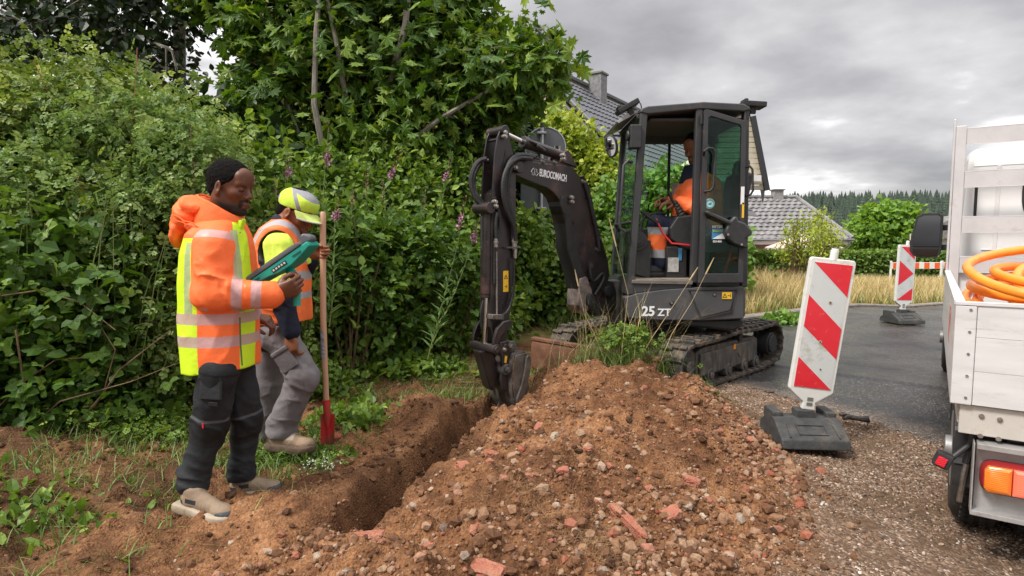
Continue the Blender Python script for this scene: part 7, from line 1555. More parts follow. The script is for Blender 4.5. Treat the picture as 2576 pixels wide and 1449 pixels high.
def layered(name,base,layers,rough=.8,bump=.15,bscale=300,sss=0,var=.12,spec=.3,wrk=5.0):
 """base colour plus painted regions: (colour, opacity, [(attribute, lo, hi), ...], rough)"""
 m=bpy.data.materials.new(name);m.use_nodes=True;global t,b,co
 t=m.node_tree;b=t.nodes['Principled BSDF'];co=nd('ShaderNodeTexCoord')
 n_=noise(9,6);lo=tuple(c*(1-var)for c in base);hi=tuple(min(1,c*(1+var))for c in base);col=ramp(n_,[(.35,lo),(.65,hi)])
 rv=nd('ShaderNodeValue');rv.outputs[0].default_value=rough;rgh=rv.outputs[0]
 for ly in layers:
  c,op,conds=ly[:3];mk=None
  for an,lo_,hi_ in conds:
   a_=attr(an)
   if lo_ is None:mk=a_;continue
   g1=nd('ShaderNodeMath',operation='GREATER_THAN');L(a_,g1.inputs[0]);g1.inputs[1].default_value=lo_
   g2=nd('ShaderNodeMath',operation='LESS_THAN');L(a_,g2.inputs[0]);g2.inputs[1].default_value=hi_
   mm=nd('ShaderNodeMath',operation='MULTIPLY');L(g1.outputs[0],mm.inputs[0]);L(g2.outputs[0],mm.inputs[1])
   if mk is None:mk=mm.outputs[0]
   else:q=nd('ShaderNodeMath',operation='MULTIPLY');L(mk,q.inputs[0]);L(mm.outputs[0],q.inputs[1]);mk=q.outputs[0]
  q=nd('ShaderNodeMath',operation='MULTIPLY');L(mk,q.inputs[0]);q.inputs[1].default_value=op
  cc_=nd('ShaderNodeRGB');cc_.outputs[0].default_value=(*c,1);col=mixc_(q.outputs[0],col,cc_.outputs[0])
  if len(ly)>3:
   q2=nd('ShaderNodeMix',data_type='FLOAT');L(mk,q2.inputs[0]);L(rgh,q2.inputs[2]);q2.inputs[3].default_value=ly[3];rgh=q2.outputs[0]
 L(col,b.inputs['Base Color']);L(rgh,b.inputs['Roughness']);b.inputs['Specular IOR Level'].default_value=spec
 if sss:b.inputs['Subsurface Weight'].default_value=sss;b.inputs['Subsurface Radius'].default_value=(.012,.005,.003)
 bpn=nd('ShaderNodeBump');bpn.inputs['Strength'].default_value=bump;bpn.inputs['Distance'].default_value=.004;mh=nd('ShaderNodeMath',operation='MULTIPLY_ADD');L(noise(20,4,.5),mh.inputs[0]);mh.inputs[1].default_value=wrk;L(noise(bscale,4),mh.inputs[2]);L(mh.outputs[0],bpn.inputs['Height']);L(bpn.outputs[0],b.inputs['Normal'])
 return m
ORA=(.98,.175,.045);YEL=(.60,.84,.025);REF=(.42,.42,.44);NAVY=(.012,.016,.032)
def hframe(yaw,pitch,roll=0,face=1):
 """columns x fwd, y left, z up of the head; yaw 0 faces +X; positive yaw turns to the camera (-Y)"""
 return np.array(Matrix.Rotation(-yaw,3,'Z')@Matrix.Rotation(pitch,3,'Y')@Matrix.Rotation(roll,3,'X'))
def head(s,C,M_,k=1.0,thin=1.0):
 C=np.array(C)
 def W(x,y,z):return C+M_@(np.array([x,y,z])*k)
 s.ell(W(-.010,0,.036),(.097*k,.077*k,.086*k),M_,.02);s.ell(W(.022,0,-.015),(.068*k,.060*k*thin,.088*k),M_,.025)
 for sy in(-1,1):
  s.cone(W(-.008,sy*.046,-.050),W(.058,sy*.022,-.098),.026*k,.020*k,.025);s.ell(W(.056,sy*.040,-.020),(.026*k,.022*k,.022*k),M_,.02)
  s.cone(W(.079,sy*.030,.026),W(.073,sy*.045,.022),.0115*k,.009*k,.012)
 s.ell(W(.077,0,-.103),(.019*k,.022*k,.016*k),M_,.018);s.cone(W(.080,-.026,.024),W(.080,.026,.024),.012*k,.012*k,.016);s.ell(W(.074,0,.058),(.022*k,.048*k,.036*k),M_,.03)
 s.cone(W(.084,0,.014),W(.106,0,-.028),.009*k,.0125*k,.010)
 for sy in(-1,1):s.ell(W(.098,sy*.013,-.034),(.012*k,.009*k,.0085*k),M_,.006)
 s.ell(W(.084,0,-.062),(.016*k,.026*k,.018*k),M_,.014)
 for sy in(-1,1):s.ell(W(.0975,sy*.031,.002),(.017*k,.016*k,.011*k),M_,.010,'sub');s.ell(W(.0775,sy*.031,.001),(.0145*k,.0155*k,.0125*k),M_,.003)
 s.cone(W(.091,-.019,-.0645),W(.091,.019,-.0645),.0068*k,.0068*k,.004);s.cone(W(.0955,-.006,-.0635),W(.0955,.006,-.0635),.0068*k,.0068*k,.006);s.cone(W(.090,-.015,-.0775),W(.090,.015,-.0775),.0080*k,.0080*k,.004)
 s.ell(W(.100,0,-.0708),(.008*k,.021*k,.0012*k),M_,.002,'sub')
 for sy in(-1,1):
  R2=M_@np.array(Matrix.Rotation(sy*.35,3,'Z')@Matrix.Rotation(.15,3,'Y'));s.ell(W(-.004,sy*.079,-.004),(.021*k,.0075*k,.033*k),R2,.006)
  s.ell(W(.002,sy*.087,-.002),(.010*k,.006*k,.017*k),R2,.004,'sub');s.ell(W(.000,sy*.080,-.030),(.010*k,.006*k,.009*k),R2,.005)
 return W
def hand(s,wr,f,pn,curls,side=1,k=1.0,thumb=(.5,.6,.4),spread=.0):
 """wr wrist, f finger direction, pn the way the palm faces; side picks where the thumb is (+1: f x pn)"""
 wr=np.array(wr,float);f=np.array(f,float);f/=np.linalg.norm(f);pn=np.array(pn,float);pn-=f*(pn@f);pn/=np.linalg.norm(pn);l=np.cross(f,pn)*side
 sp_=.0195*k;kn=[]
 for i in range(4):
  kp_=wr+f*(.088-.004*abs(i-1)-.004*(i==3))*k+l*sp_*(1.5-i);kn.append(kp_);s.cone(wr+f*.01*k+l*.012*k*(1.5-i)*.7,kp_,.0150*k,.0112*k,.012)
 s.ell(wr+f*.050*k,(.040*k,.036*k,.013*k),np.stack([f,l,pn],1),.012)
 Ls=[(.040,.025,.019),(.044,.028,.020),(.041,.026,.019),(.032,.020,.017)]
 for i in range(4):
  p=kn[i];a=0;cu=curls[i]if isinstance(curls[0],(tuple,list))else curls;r_=.0095*k*(.9 if i==3 else 1)
  for j in range(3):
   a+=cu[j];d=f*math.cos(a)+pn*math.sin(a)+l*spread*(1.5-i)*(j==0);d/=np.linalg.norm(d);q=p+d*Ls[i][j]*k;s.cone(p,q,r_*(1-.06*j),r_*(.95-.08*j),.0022);p=q
 b0=wr+f*.022*k+l*.022*k+pn*.006*k;td=f*thumb[0]+l*thumb[1]+pn*thumb[2];td/=np.linalg.norm(td);q=b0+td*.042*k;s.cone(b0,q,.0155*k,.0120*k,.012)
 td2=td*.6+f*.45+pn*.35*thumb[2]-l*.25;td2/=np.linalg.norm(td2);q2=q+td2*.030*k;s.cone(q,q2,.0115*k,.0105*k,.004);td3=td2*.7+f*.2-l*.35+pn*.2;td3/=np.linalg.norm(td3);s.cone(q2,q2+td3*.022*k,.0102*k,.0082*k,.003)
def A3(v):return np.array([v[0],v[1],v[2]],float)
def headco(V,C,M_,k):
 q=(V-np.array(C))@M_/k;x,y,z=q[:,0],np.abs(q[:,1]),q[:,2];near_=np.linalg.norm(q,axis=1)<.17
 jaw=sstep(-.052,-.085,z+.35*np.maximum(x-.06,0)-.25*np.maximum(.03-x,0))*sstep(-.02,.01,x)*sstep(-.150,-.128,z);mou=sstep(.060,.072,x)*sstep(-.040,-.050,z)*sstep(.034,.024,y)
 lip=sstep(.080,.088,x)*sstep(.025,.018,y)*sstep(-.090,-.084,z)*sstep(-.054,-.060,z)
 return{'hx':x,'hy':y,'hz':z,'bd':np.clip(np.maximum(jaw,mou),0,1)*near_*(1-lip),'lip':lip*near_}
def folds(V,Fc,spots,seed,base=.0035,f=9.0,stretch=(1,1,.45)):
 """cloth creases: a gentle overall waviness, stronger near the spots (point, radius, amplitude, stretch)"""
 Nn=vnormals(V,Fc);q=V*np.array(stretch);wx=.35*fbm(q[:,0],q[:,1],q[:,2],f=f*.5,o=2,s=seed+5)
 r1=1-np.abs(fbm(q[:,0]+wx*.3,q[:,1],q[:,2]+wx*.3,f=f,o=3,s=seed));d=base*1.5*(r1**3*1.7-.6)
 for p_,rad,amp,st in spots:
  w_=np.exp(-(np.linalg.norm(V-np.array(p_),axis=1)/rad)**2);q=V*np.array(st);r2=(1-np.abs(fbm(q[:,0]+wx*.3,q[:,1]+wx*.2,q[:,2]+.45*V[:,0]+.3*V[:,1]+wx*.35,f=9,o=3,s=seed+9)))**4*1.9-.7;d=d+w_*amp*r2
 return V+Nn*d[:,None]
def cloth(name,V,Fc,m,parent,attrs=None):return link(name,mesh_np(name,V,Fc,smooth=True,attrs=attrs),m,parent,True)
def bounds(pts,m):q=np.array([A3(p)for p in pts]);return q.min(0)-m,q.max(0)+m
def shoe(name,parent,heel,toe,up,m_up,m_sole,m_cap,k=1.0,hi=.10,trim=None):
 """heel and toe: ground contact points"""
 heel=A3(heel);toe=A3(toe);f=toe-heel;Ln=np.linalg.norm(f);f/=Ln;u=np.array([0,0,1.]);u-=f*(u@f);u/=np.linalg.norm(u);l=np.cross(u,f)
 W=lambda a,b_,c:heel+f*a*Ln+l*b_*k+u*c*k
 s=SDF(*bounds([heel,toe,heel+u*(hi+.09)],.08),.005);R_=np.stack([f,l,u],1)
 s.ell(W(.20,0,.056),(.055*k,.034*k,.045*k),R_,.015);s.ell(W(.52,.0,.052),(.085*k,.038*k,.036*k),R_,.016);s.ell(W(.80,.004,.046),(.055*k,.043*k,.028*k),R_,.014);s.cone(W(.24,0,.06),W(.23,0,hi),.040*k,.042*k,.02);s.cone(W(.36,0,.075),W(.60,0,.055),.036*k,.026*k,.02)
 s.ell(W(.24,0,hi+.045),(.034*k,.032*k,.04*k),R_,.004,'sub');s.cut(-u,-(heel@u)-.026*k)
 V,Fc=s.mesh();V=V+vnormals(V,Fc)*(.0012*fbm(V[:,0],V[:,1],V[:,2],f=45,o=2,s=3))[:,None]
 q=(V-heel);at_={'sa':q@f/Ln,'sb':q@l/k,'sc':q@u/k};sh_=cloth(name,V,Fc,m_up,parent,at_)
 out_=[(-.05,.034),(-.03,.046),(.12,.051),(.35,.049),(.55,.055),(.76,.060),(.90,.053),(1.0,.034),(1.045,.0)];ol=out_+[(a,-b_*.96)for a,b_ in reversed(out_[:-1])]
 mb=MB();n=len(ol);rings=[]
 for c,sc_ in((.0,.95),(.005,1.0),(.018,1.04),(.034,1.02),(.041,.9)):rings.append([Vector(W(.5+(a-.5)*(sc_*.5+.5),b_*sc_,c+(.014*max(0,a-.75)**1*2.2 if c<.02 else.010*max(0,a-.75))))for a,b_ in ol])
 loft(mb,rings);so=link('sole',mb.mesh('sole',.0015,1),m_sole,sh_);so.location=(0,0,0)
 if m_cap is not None:
  s2=SDF(*bounds([heel,toe,heel+u*.1],.08),.005);s2.ell(W(.83,.004,.038),(.056*k,.0475*k,.030*k),R_,.01);s2.cut(-f,-(W(.80,0,0)@f));s2.cut(-u,-(heel@u)-.018*k);V,Fc=s2.mesh();link('toe_cap',mesh_np('toe_cap',V,Fc,smooth=True),m_cap,sh_)
  mb=MB()
  for i in range(6):a=.36+i*.055;mb.tube([W(a,-.026,.072-i*.004),W(a+.02,0,.092-i*.005),W(a,.026,.072-i*.004)],.0028*k,5);
  link('lace',mb.mesh('lace'),trim,sh_)
 return sh_
# ------------------------------------------------------------ the worker with the tablet
YA=2.80
p1=thing('person','bareheaded worker in long orange and yellow reflective coat reading a green handheld device','person',tuple(PG(560,1290,0)))
C=A3(P(580,473,YA));M1=hframe(R(14),R(9),R(0));kh=1.0
J=dict(neck=P(553,560,YA),chest=P(545,660,YA),pel=P(555,900,YA),sh=P(530,620,YA-.15),el=P(528,738,YA-.17),wr=P(690,742,YA-.08),sh2=P(540,622,YA+.17),el2=P(565,745,YA+.20),wr2=P(634,798,YA+.14),
         hp=P(548,925,YA-.09),kn=P(528,1068,YA-.06),an=P(486,1218,YA-.08),hp2=P(592,925,YA+.09),kn2=P(620,1060,YA+.12),an2=P(608,1190,YA+.12))
J={k_:A3(v)for k_,v in J.items()}
s=SDF(*bounds(list(J.values())+[C+[0,0,.16],J['wr']+[.12,0,0],J['an']-[.05,0,.08]],.13),.0048)
W=head(s,C,M1,kh,.98)
s.chain([W(-.022,0,-.05),J['neck'],J['chest'],J['pel']],[.058,.064,.11,.11],.04);s.chain([J['neck'],J['sh']+[0,.05,-.02],J['el']+[0,.02,0],J['wr']],[.05,.040,.038,.031],.03);s.chain([J['neck'],J['sh2']+[0,-.05,-.02],J['el2'],J['wr2']],[.05,.040,.038,.031],.03)
s.chain([J['pel'],J['hp'],J['kn'],J['an']],[.09,.075,.06,.045],.03);s.chain([J['pel'],J['hp2'],J['kn2'],J['an2']],[.09,.075,.06,.045],.03)
s.cone(J['an'],J['an']+[0,0,-.045],.034,.03);s.cone(J['an2'],J['an2']+[0,0,-.045],.034,.03)
hd1=np.array([1,.05,.35]);hand(s,J['wr']+[.005,0,.005],hd1,(.15,.9,.35),[(.95,1.35,.7),(1.05,1.35,.7),(1.1,1.35,.7),(1.2,1.3,.7)],side=1,k=1.12,thumb=(.75,.55,.55))
hand(s,J['wr2'],(1,-.1,-.15),(-.1,.3,-.9),[(.7,.9,.5),(.8,1.0,.5),(.9,1.0,.5),(1.0,1.0,.5)],side=-1,k=1.0)
V,Fc=s.mesh(1)
skin1=layered('dark_brown_skin',(.125,.043,.020),[((.006,.004,.003),.92,[('bd',None,None)],.85),((.15,.045,.035),.75,[('lip',None,None)]),((.008,.005,.004),.9,[('hx',.06,.2),('hy',.014,.046),('hz',-.0085,-.0045)])],wrk=.3,rough=.45,bump=.10,bscale=260,sss=.08,var=.12,spec=.45)
cloth('body',V,Fc,skin1,p1,headco(V,C,M1,kh))
def hair(C,M_,k,parent,m,lift=.0,fuzz=.004,h=.004,side=True,name='hair'):
 s=SDF(C-.17,C+.17,h);Wl=lambda x,y,z:C+M_@(np.array([x,y,z])*k)
 s.ell(Wl(-.014,0,.043),((.101+lift)*k,(.082+lift)*k,(.090+lift)*k),M_,.01);nA=M_@np.array([.845,0,-.535]);s.cut(nA,Wl(.080,0,.084)@nA,.004);nB=M_@np.array([.521,0,-.853]);s.cut(nB,Wl(.0,0,.004)@nB,.004)
 if side:
  s.ell(Wl(-.058,0,-.018),(.040*k,.062*k,.040*k),M_,.02)
  for sy in(-1,1):s.ell(Wl(-.003,sy*.09,-.004),(.023*k,.022*k,.033*k),M_,.004,'sub')
 V,Fc=s.mesh(0);V=V+vnormals(V,Fc)*(fuzz*fbm(V[:,0],V[:,1],V[:,2],f=110,o=2,s=4)+.0015)[:,None];return cloth(name,V,Fc,m,parent)
black_hair=mat('black_hair',(.004,.0035,.003),(.010,.008,.007),scale=120,rough=.9,bump=.8,bscale=260,spec=.15)
hair(C,M1,kh,p1,black_hair)
def brows(Wf,k,parent,m):
 mb=MB()
 for sy in(-1,1):mb.tube([Wf(.0915,sy*.014,.0235),Wf(.0905,sy*.028,.0285),Wf(.082,sy*.044,.0245)],[.0032*k,.0038*k,.0022*k],6)
 mb.build('eyebrow',m,parent,world=True)
brows(W,kh,p1,black_hair)
def row(py,xl,xr,b_,Y,yc=0):a,c=P(xl,py,Y),P(xr,py,Y);return((a.z+c.z)/2,(a.x+c.x)/2,Y+yc,(c.x-a.x)/2,b_)
rows=[row(549,520,596,.075,YA),row(566,500,610,.12,YA),row(590,482,618,.155,YA),row(640,470,628,.168,YA),row(710,466,636,.168,YA),row(790,466,639,.165,YA),row(870,470,641,.168,YA),row(975,476,642,.172,YA)]
s=SDF(*bounds([J['neck'],J['wr'],J['el'],J['sh2'],J['el2'],A3(P(450,975,YA)),A3(P(648,975,YA)),A3(P(545,540,YA))],.16),.0062)
s.loft(rows,.03)
hemn=np.array([.08,0,-1.0]);hp_=A3(P(640,918,YA));
s.cut(hemn,(hp_@(hemn/np.linalg.norm(hemn))))
sT=s.D.copy()
s.chain([J['sh']+[0,.03,0],J['el'],J['wr']-(J['wr']-J['el'])*.04],[.080,.070,.058],.03);s.chain([J['sh2'],J['el2'],J['wr2']-(J['wr2']-J['el2'])*.12],[.08,.07,.06],.03)
fd=(J['wr']-J['el']);fd/=np.linalg.norm(fd)
sw=np.array(fd);V,Fc=s.mesh(1)
V=folds(V,Fc,[(J['el']+[.02,-.04,.03],.10,.011,(1.0,1,.9)),(J['el']+[.10,-.03,.0],.09,.007,(1.6,1,.6)),(J['sh']+[.06,-.03,-.06],.09,.007,(1,1,.5))],41,.0042,6.5)
zz_=V[:,2];rws=sorted(rows);Zr=[r_[0]for r_ in rws];xc=np.interp(zz_,Zr,[r_[1]for r_ in rws]);aa=np.interp(zz_,Zr,[r_[3]for r_ in rws]);tx_=(V[:,0]-xc)/aa
def segp(V,a,b_):ba=b_-a;t_=((V-a)@ba)/(ba@ba);return t_,np.linalg.norm(V-a-np.clip(t_,0,1)[:,None]*ba,axis=1)
def pyz(py):return P(560,py,YA).z
t1,d1=segp(V,J['sh']+[0,.03,0],J['el']);t2,d2=segp(V,J['el'],J['wr']);yb=np.interp(zz_,Zr,[r_[4]for r_ in rws])
qT=(np.abs(tx_)**2.5+np.abs((V[:,1]-YA)/yb)**2.5)**(1/2.5);dT=(qT-1)*np.minimum(aa,yb)
slv=np.where(np.minimum(d1-(.080-.01*np.clip(t1,0,1)),d2-(.070-.012*np.clip(t2,0,1)))<dT-.004,1.0,0.0);slv=np.where(V[:,1]>YA,0,slv)
sv=np.clip((dT-np.minimum(d1-(.080-.01*np.clip(t1,0,1)),d2-(.070-.012*np.clip(t2,0,1))))*40,-1,1);sv=np.where(V[:,1]>YA,-1,sv)
ph_=np.degrees(np.arctan2(-(V[:,1]-YA)/yb,tx_));ph_=np.where(ph_<-100,ph_+360,ph_)
at_=dict(ph=ph_,tz=V[:,2],sl=sv,at=np.where(d2<d1,t2+1,t1))
Zy=pyz
refO=(.50,.33,.33);refY=(.40,.50,.26)
coat=layered('hi_vis_coat',ORA,[
 (YEL,1,[('ph',-40,36),('tz',0,Zy(560))]),(YEL,1,[('ph',97,200),('tz',0,Zy(600))]),(ORA,1,[('ph',-90,1),('tz',0,Zy(548))]),
 ((.34,.42,.26),.85,[('ph',27,42),('tz',Zy(778),Zy(580))],.35),((.34,.42,.26),.85,[('ph',104,118),('tz',Zy(782),Zy(610))],.35),
 (refO,.9,[('tx',-.66,.47),('tz',Zy(806),Zy(780))],.35),(refY,.9,[('tx',.47,.95),('tz',Zy(806),Zy(780))],.35),(refY,.9,[('tx',-2,-.66),('tz',Zy(806),Zy(780))],.35),
 (refO,.9,[('tx',-.66,.47),('tz',Zy(860),Zy(834))],.35),(refY,.9,[('tx',.47,.95),('tz',Zy(860),Zy(834))],.35),(refY,.9,[('tx',-2,-.66),('tz',Zy(860),Zy(834))],.35),
 (ORA,1,[('sl',0,2)]),(YEL,1,[('sl',-.8,.0),('ph',88,97),('tz',Zy(700),Zy(615))]),
 (refO,.9,[('sl',0,2),('at',1.34,1.50)],.35),(refO,.9,[('sl',0,2),('at',1.64,1.80)],.35),(refO,.8,[('sl',.0,2),('at',-.3,-.12)],.4)],rough=.55,bump=.25,bscale=120,var=.05)
ct=cloth('coat',V,Fc,coat,p1,at_)
def collar(cz_back,cz_front,cxb,cxf,Y,yw,base_pts,m,parent,name='collar',thick=.012,rot=0,open_=.0):
 """ring shell round the neck; pixel rows give the upper rim back and front, base_pts the lower rim"""
 n=40;up_b,up_f=A3(P(cxb,cz_back,Y)),A3(P(cxf,cz_front,Y));lo_b,lo_f=A3(P(*base_pts[0],Y)),A3(P(*base_pts[1],Y));rings=[]
 def rg(b_,f,yw_,ins,lift=0):
  c=(b_+f)/2;h_=(f-b_)/2;r_=[]
  for i in range(n):a=2*math.pi*i/n;r_.append(Vector(c+h_*math.cos(a)*(1-ins/np.linalg.norm(h_))+np.array([0,1,0])*(yw_-ins)*math.sin(a)+np.array([0,0,lift+.004*math.sin(3*a)])))
  return r_
 rings=[rg(lo_b,lo_f,yw*1.18,0),rg(lo_b*.5+up_b*.5,lo_f*.5+up_f*.5,yw*1.10,-.004),rg(up_b,up_f,yw,0),rg(up_b,up_f,yw,thick*.5,.005),rg(up_b,up_f,yw,thick),rg(lo_b*.5+up_b*.5,lo_f*.5+up_f*.5,yw*1.05,thick*1.2),rg(lo_b,lo_f,yw*1.1,thick*2)]
 mb=MB();k_=len(rings);vs=[v for r_ in rings for v in r_];mb.add(vs,[(i*n+j,i*n+(j+1)%n,(i+1)*n+(j+1)%n,(i+1)*n+j)for i in range(k_-1)for j in range(n)])
 return mb.build(name,m,parent,world=True)
om=layered('orange_cloth',ORA,[],rough=.55,bump=.25,bscale=120,var=.05);ym=layered('yellow_cloth',YEL,[],rough=.55,bump=.25,bscale=120,var=.05)
collar(488,548,500,612,YA,.088,((490,560),(606,590)),om,p1)
mb=MB();q=[P(x,y,YA-.035)for x,y in[(600,556),(612,549),(614,556),(602,592),(597,586)]];mb.prism([(v.x,v.z)for v in q],((0,0,0),(1,0,0),(0,0,1),(0,1,0)),YA-.045,YA-.01);mb.build('collar_lapel',ym,p1,.004,world=True)
mb=MB();[mb.cyl(P(x,y,YA-.092),P(x,y,YA-.08),.004,n=10)for x,y in((607,552),(604,585))];mb.build('snap_button',bolt_m,p1,world=True)
s=SDF(*bounds([A3(P(425,630,YA)),A3(P(540,490,YA))],.16),.006);
s.ell(A3(P(478,545,YA)),(.062,.100,.045),np.array(Matrix.Rotation(R(40),3,'Y')),.03);s.ell(A3(P(455,585,YA)),(.030,.085,.078),np.array(Matrix.Rotation(R(14),3,'Y')),.03);s.ell(A3(P(500,520,YA)),(.07,.10,.04),np.array(Matrix.Rotation(R(15),3,'Y')),.03)
V,Fc=s.mesh(1);V=folds(V,Fc,[],51,.008,8,(1,1,.6));hd_=cloth('hood',V,Fc,om,p1)
mb=MB();q=[P(x,y,YA-.13)for x,y in[(505,575),(482,560),(462,556),(450,546),(436,541),(432,548),(445,556),(462,560),(470,566)]];mb.tube(q,.0035,6);mb.build('drawcord',om,p1,world=True)
s=SDF(*bounds([A3(P(468,578,YA)),A3(P(505,560,YA))],.16),.006);s.ell(A3(P(488,573,YA-.10)),(.045,.02,.016),np.array(Matrix.Rotation(R(10),3,'Y')),.01);V,Fc=s.mesh(1);V=folds(V,Fc,[],52,.005,16,(1,1,1));cloth('hood_tab',V,Fc,om,p1)
mb=MB();q=[P(x,y,YA-.155)for x,y in[(598,800),(600,870),(604,922)]];mb.tube([v+Vector((0,.02,0))for v in q],.004,6);mb.build('pocket_zip',mat('zip_dark',(.10,.10,.03),rough=.6),p1,world=True)
s=SDF(*bounds([J['hp'],J['an'],J['an2'],J['kn2'],J['hp2']],.15),.0065)
s.chain([J['pel']+[-.02,0,.02],J['hp'],J['kn'],J['an']+[.0,0,.01]],[.115,.090,.073,.058],.025);s.chain([J['pel'],J['hp2'],J['kn2'],J['an2']+[0,0,.01]],[.115,.086,.071,.056],.025)
s.cone(J['an']+[0,0,.05],J['an']+[.0,0,.005],.058,.068,.02);s.cone(J['an2']+[0,0,.05],J['an2'],.058,.068,.02)
s.ell(J['an']+[0,0,-.075],(.12,.10,.05),None,.004,'sub');s.ell(J['an2']+[0,0,-.072],(.12,.10,.05),None,.004,'sub')
V,Fc=s.mesh(1);V=folds(V,Fc,[(J['kn'],.12,.008,(.7,1,1.0)),(J['kn2'],.12,.008,(.7,1,1.0)),(J['an']+[0,0,.05],.10,.010,(.7,.8,1.1)),(J['an2']+[0,0,.05],.10,.010,(.7,.8,1.1))],61,.0050,5,(1.3,1.3,.8))
tn,dn=segp(V,J['hp'],J['kn']);tm_,dm_=segp(V,J['kn'],J['an']);tf,df_=segp(V,J['hp2'],J['kn2']);lp_=np.where(dn<dm_,tn,1+tm_);lp_=np.where(np.minimum(dn,dm_)<df_+.02,lp_,tf)
tr_m=layered('charcoal_trousers',(.019,.021,.024),[((.075,.078,.082),.9,[('lp',.80,.845)]),((.010,.010,.011),.9,[('lp',.86,1.30)]),((.010,.010,.011),.9,[('lp',.0,.04)])],rough=.7,bump=.25,bscale=160,var=.25)
cloth('trousers',V,Fc,tr_m,p1,dict(lp=lp_))
o0=J['hp']*.38+J['kn']*.62+[.0,-.092,-.0];mb=MB();mb.box(Vector(o0)+Vector((.045,.004,.02)),(.042,.006,.018),Matrix.Rotation(.05,3,'Y'));mb.build('trouser_badge',blk_p,p1,.001,world=True)
o1=J['hp']*.70+J['kn']*.30;mb=MB();mb.box(Vector(o1)+Vector((.02,-.080,.01)),(.10,.018,.12),Matrix.Rotation(.06,3,'Y'));mb.box(Vector(o1)+Vector((.02,-.082,.06)),(.105,.020,.035),Matrix.Rotation(.06,3,'Y'));mb.build('cargo_pocket',layered('pocket_cloth',(.028,.030,.033),[],rough=.7,bump=.3,bscale=120),p1,.010,3,world=True)
mb=MB();o2=J['hp']*.12+J['kn']*.88;mb.box(Vector(o2)+Vector((.008,-.088,-.01)),(.006,.006,.022));mb.build('red_zip_puller',mat('red_tag',(.6,.02,.03),rough=.5),p1,world=True)
TAN=(.24,.175,.12)
sm=layered('hiking_shoe_tan',TAN,[((.03,.032,.036),1,[('sa',-.2,.16),('sc',0,.062)]),((.03,.032,.036),1,[('sa',.22,.42),('sc',.058,.078)]),((.22,.15,.09),.7,[('sa',.45,.465),('sc',0,.075)]),((.22,.15,.09),.7,[('sa',.52,.535),('sc',0,.075)]),((.22,.15,.09),.7,[('sa',.59,.605),('sc',0,.075)]),((.22,.15,.09),.7,[('sa',.66,.675),('sc',0,.075)]),((.55,.18,.08),.8,[('sa',.13,.17),('sc',.072,.085)])],rough=.75,bump=.4,bscale=200,var=.2)
sol=mat('cream_sole',(.30,.24,.17),(.40,.33,.25),scale=12,rough=.7);capm=mat('rubber_toe_cap',(.025,.028,.032),(.045,.048,.052),scale=20,rough=.6,bump=.2);lac=mat('dark_lace',(.05,.03,.04),(.12,.07,.06),scale=60,rough=.8)
def gpt(px,py,lift=.0):q=PG(px,py,0.05);q=PG(px,py,h1(q.x,q.y));q=PG(px,py,h1(q.x,q.y));return np.array([q.x,q.y,h1(q.x,q.y)+lift])
a_=J['an']+[-.045,-.01,0];hl_=np.array([a_[0]-.01,a_[1],.0]);hl_[2]=P(452,1278,hl_[1]).z;tl_=A3(P(580,1318,hl_[1]-.09));shoe('shoe',p1,hl_,tl_,None,sm,sol,capm,1.05,.10,trim=lac)
a_=J['an2']+[-.04,0,0];hl_=np.array([a_[0]-.01,a_[1],.0]);hl_[2]=P(592,1252,hl_[1]).z;tl_=A3(P(703,1243,hl_[1]+.02));shoe('shoe',p1,hl_,tl_,None,sm,sol,capm,1.02,.10,trim=lac)
# ------------------------------------------------------------ the device
dv=thing('handheld_device','green cased handheld locating device with dark screen rim held by the coated worker','device',tuple(P(715,670,YA-.06)))
YD=YA+.02;c0,c1=P(643,712,YD),P(789,612,YD);ex=(c1-c0).normalized();ey=Vector((0,1,0));en=ex.cross(ey)*-1
if en.z<0:en=-en
Ld=(c1-c0).length;teal=mat('teal_plastic',(.010,.27,.20),(.012,.31,.235),scale=4,rough=.4,bump=.05,bscale=200);dgr=mat('dark_grey_plastic',(.09,.09,.10),(.12,.12,.13),scale=8,rough=.5)
fr_=(c0,ex,en,ey);hw2=.075
mb=MB();mb.prism([(0,0),(.015,-.016),(.10,-.024),(.15,-.036),(.22,-.038),(Ld-.05,-.024),(Ld,-.012),(Ld,.012),(0,.012)],fr_,-hw2,hw2);mb.build('case',teal,dv,.010,3,world=True)
mb=MB();mb.prism([(-.008,.013),(-.008,.028),(.02,.034),(Ld-.05,.034),(Ld-.03,.026),(Ld-.03,.013)],fr_,-hw2-.004,hw2+.004);mb.build('screen_rim',dgr,dv,.005,2,world=True)
mb=MB();mb.prism([(.05,.0345),(.27,.0345),(.27,.036),(.05,.036)],fr_,-.07,.07);mb.build('screen',mat('dark_screen',(.01,.012,.015),rough=.1),dv,world=True)
mb=MB();mb.prism([(Ld-.035,.012),(Ld-.025,.058),(Ld-.005,.060),(Ld+.02,.030),(Ld+.012,.008),(Ld-.01,.012)],fr_,-.042,.042);mb.build('carry_grip',dgr,dv,.010,3,world=True)
mb=MB();mb.prism([(.125,-.004),(.205,-.004),(.205,-.022),(.125,-.022)],fr_,-hw2-.002,-hw2+.001);lb_=mb.build('label_plate',blk_p,dv,world=True)
mb=MB()
for i in range(5):mb.prism([(.130+i*.015,-.008),(.139+i*.015,-.008),(.139+i*.015,-.017),(.130+i*.015,-.017)],fr_,-hw2-.0032,-hw2-.002)
mb.build('label_print',mat('grey_print',(.5,.5,.5),rough=.6),lb_)
mb=MB();mb.prism([(.02,.0),(.06,.0),(.06,-.008),(.02,-.008)],fr_,-hw2-.002,-hw2+.002);mb.prism([(.24,-.006),(.29,-.006),(.285,-.014),(.245,-.014)],fr_,-hw2-.002,-hw2+.002);mb.build('case_slot',mat('dark_teal',(.004,.07,.055),rough=.5),dv,world=True)
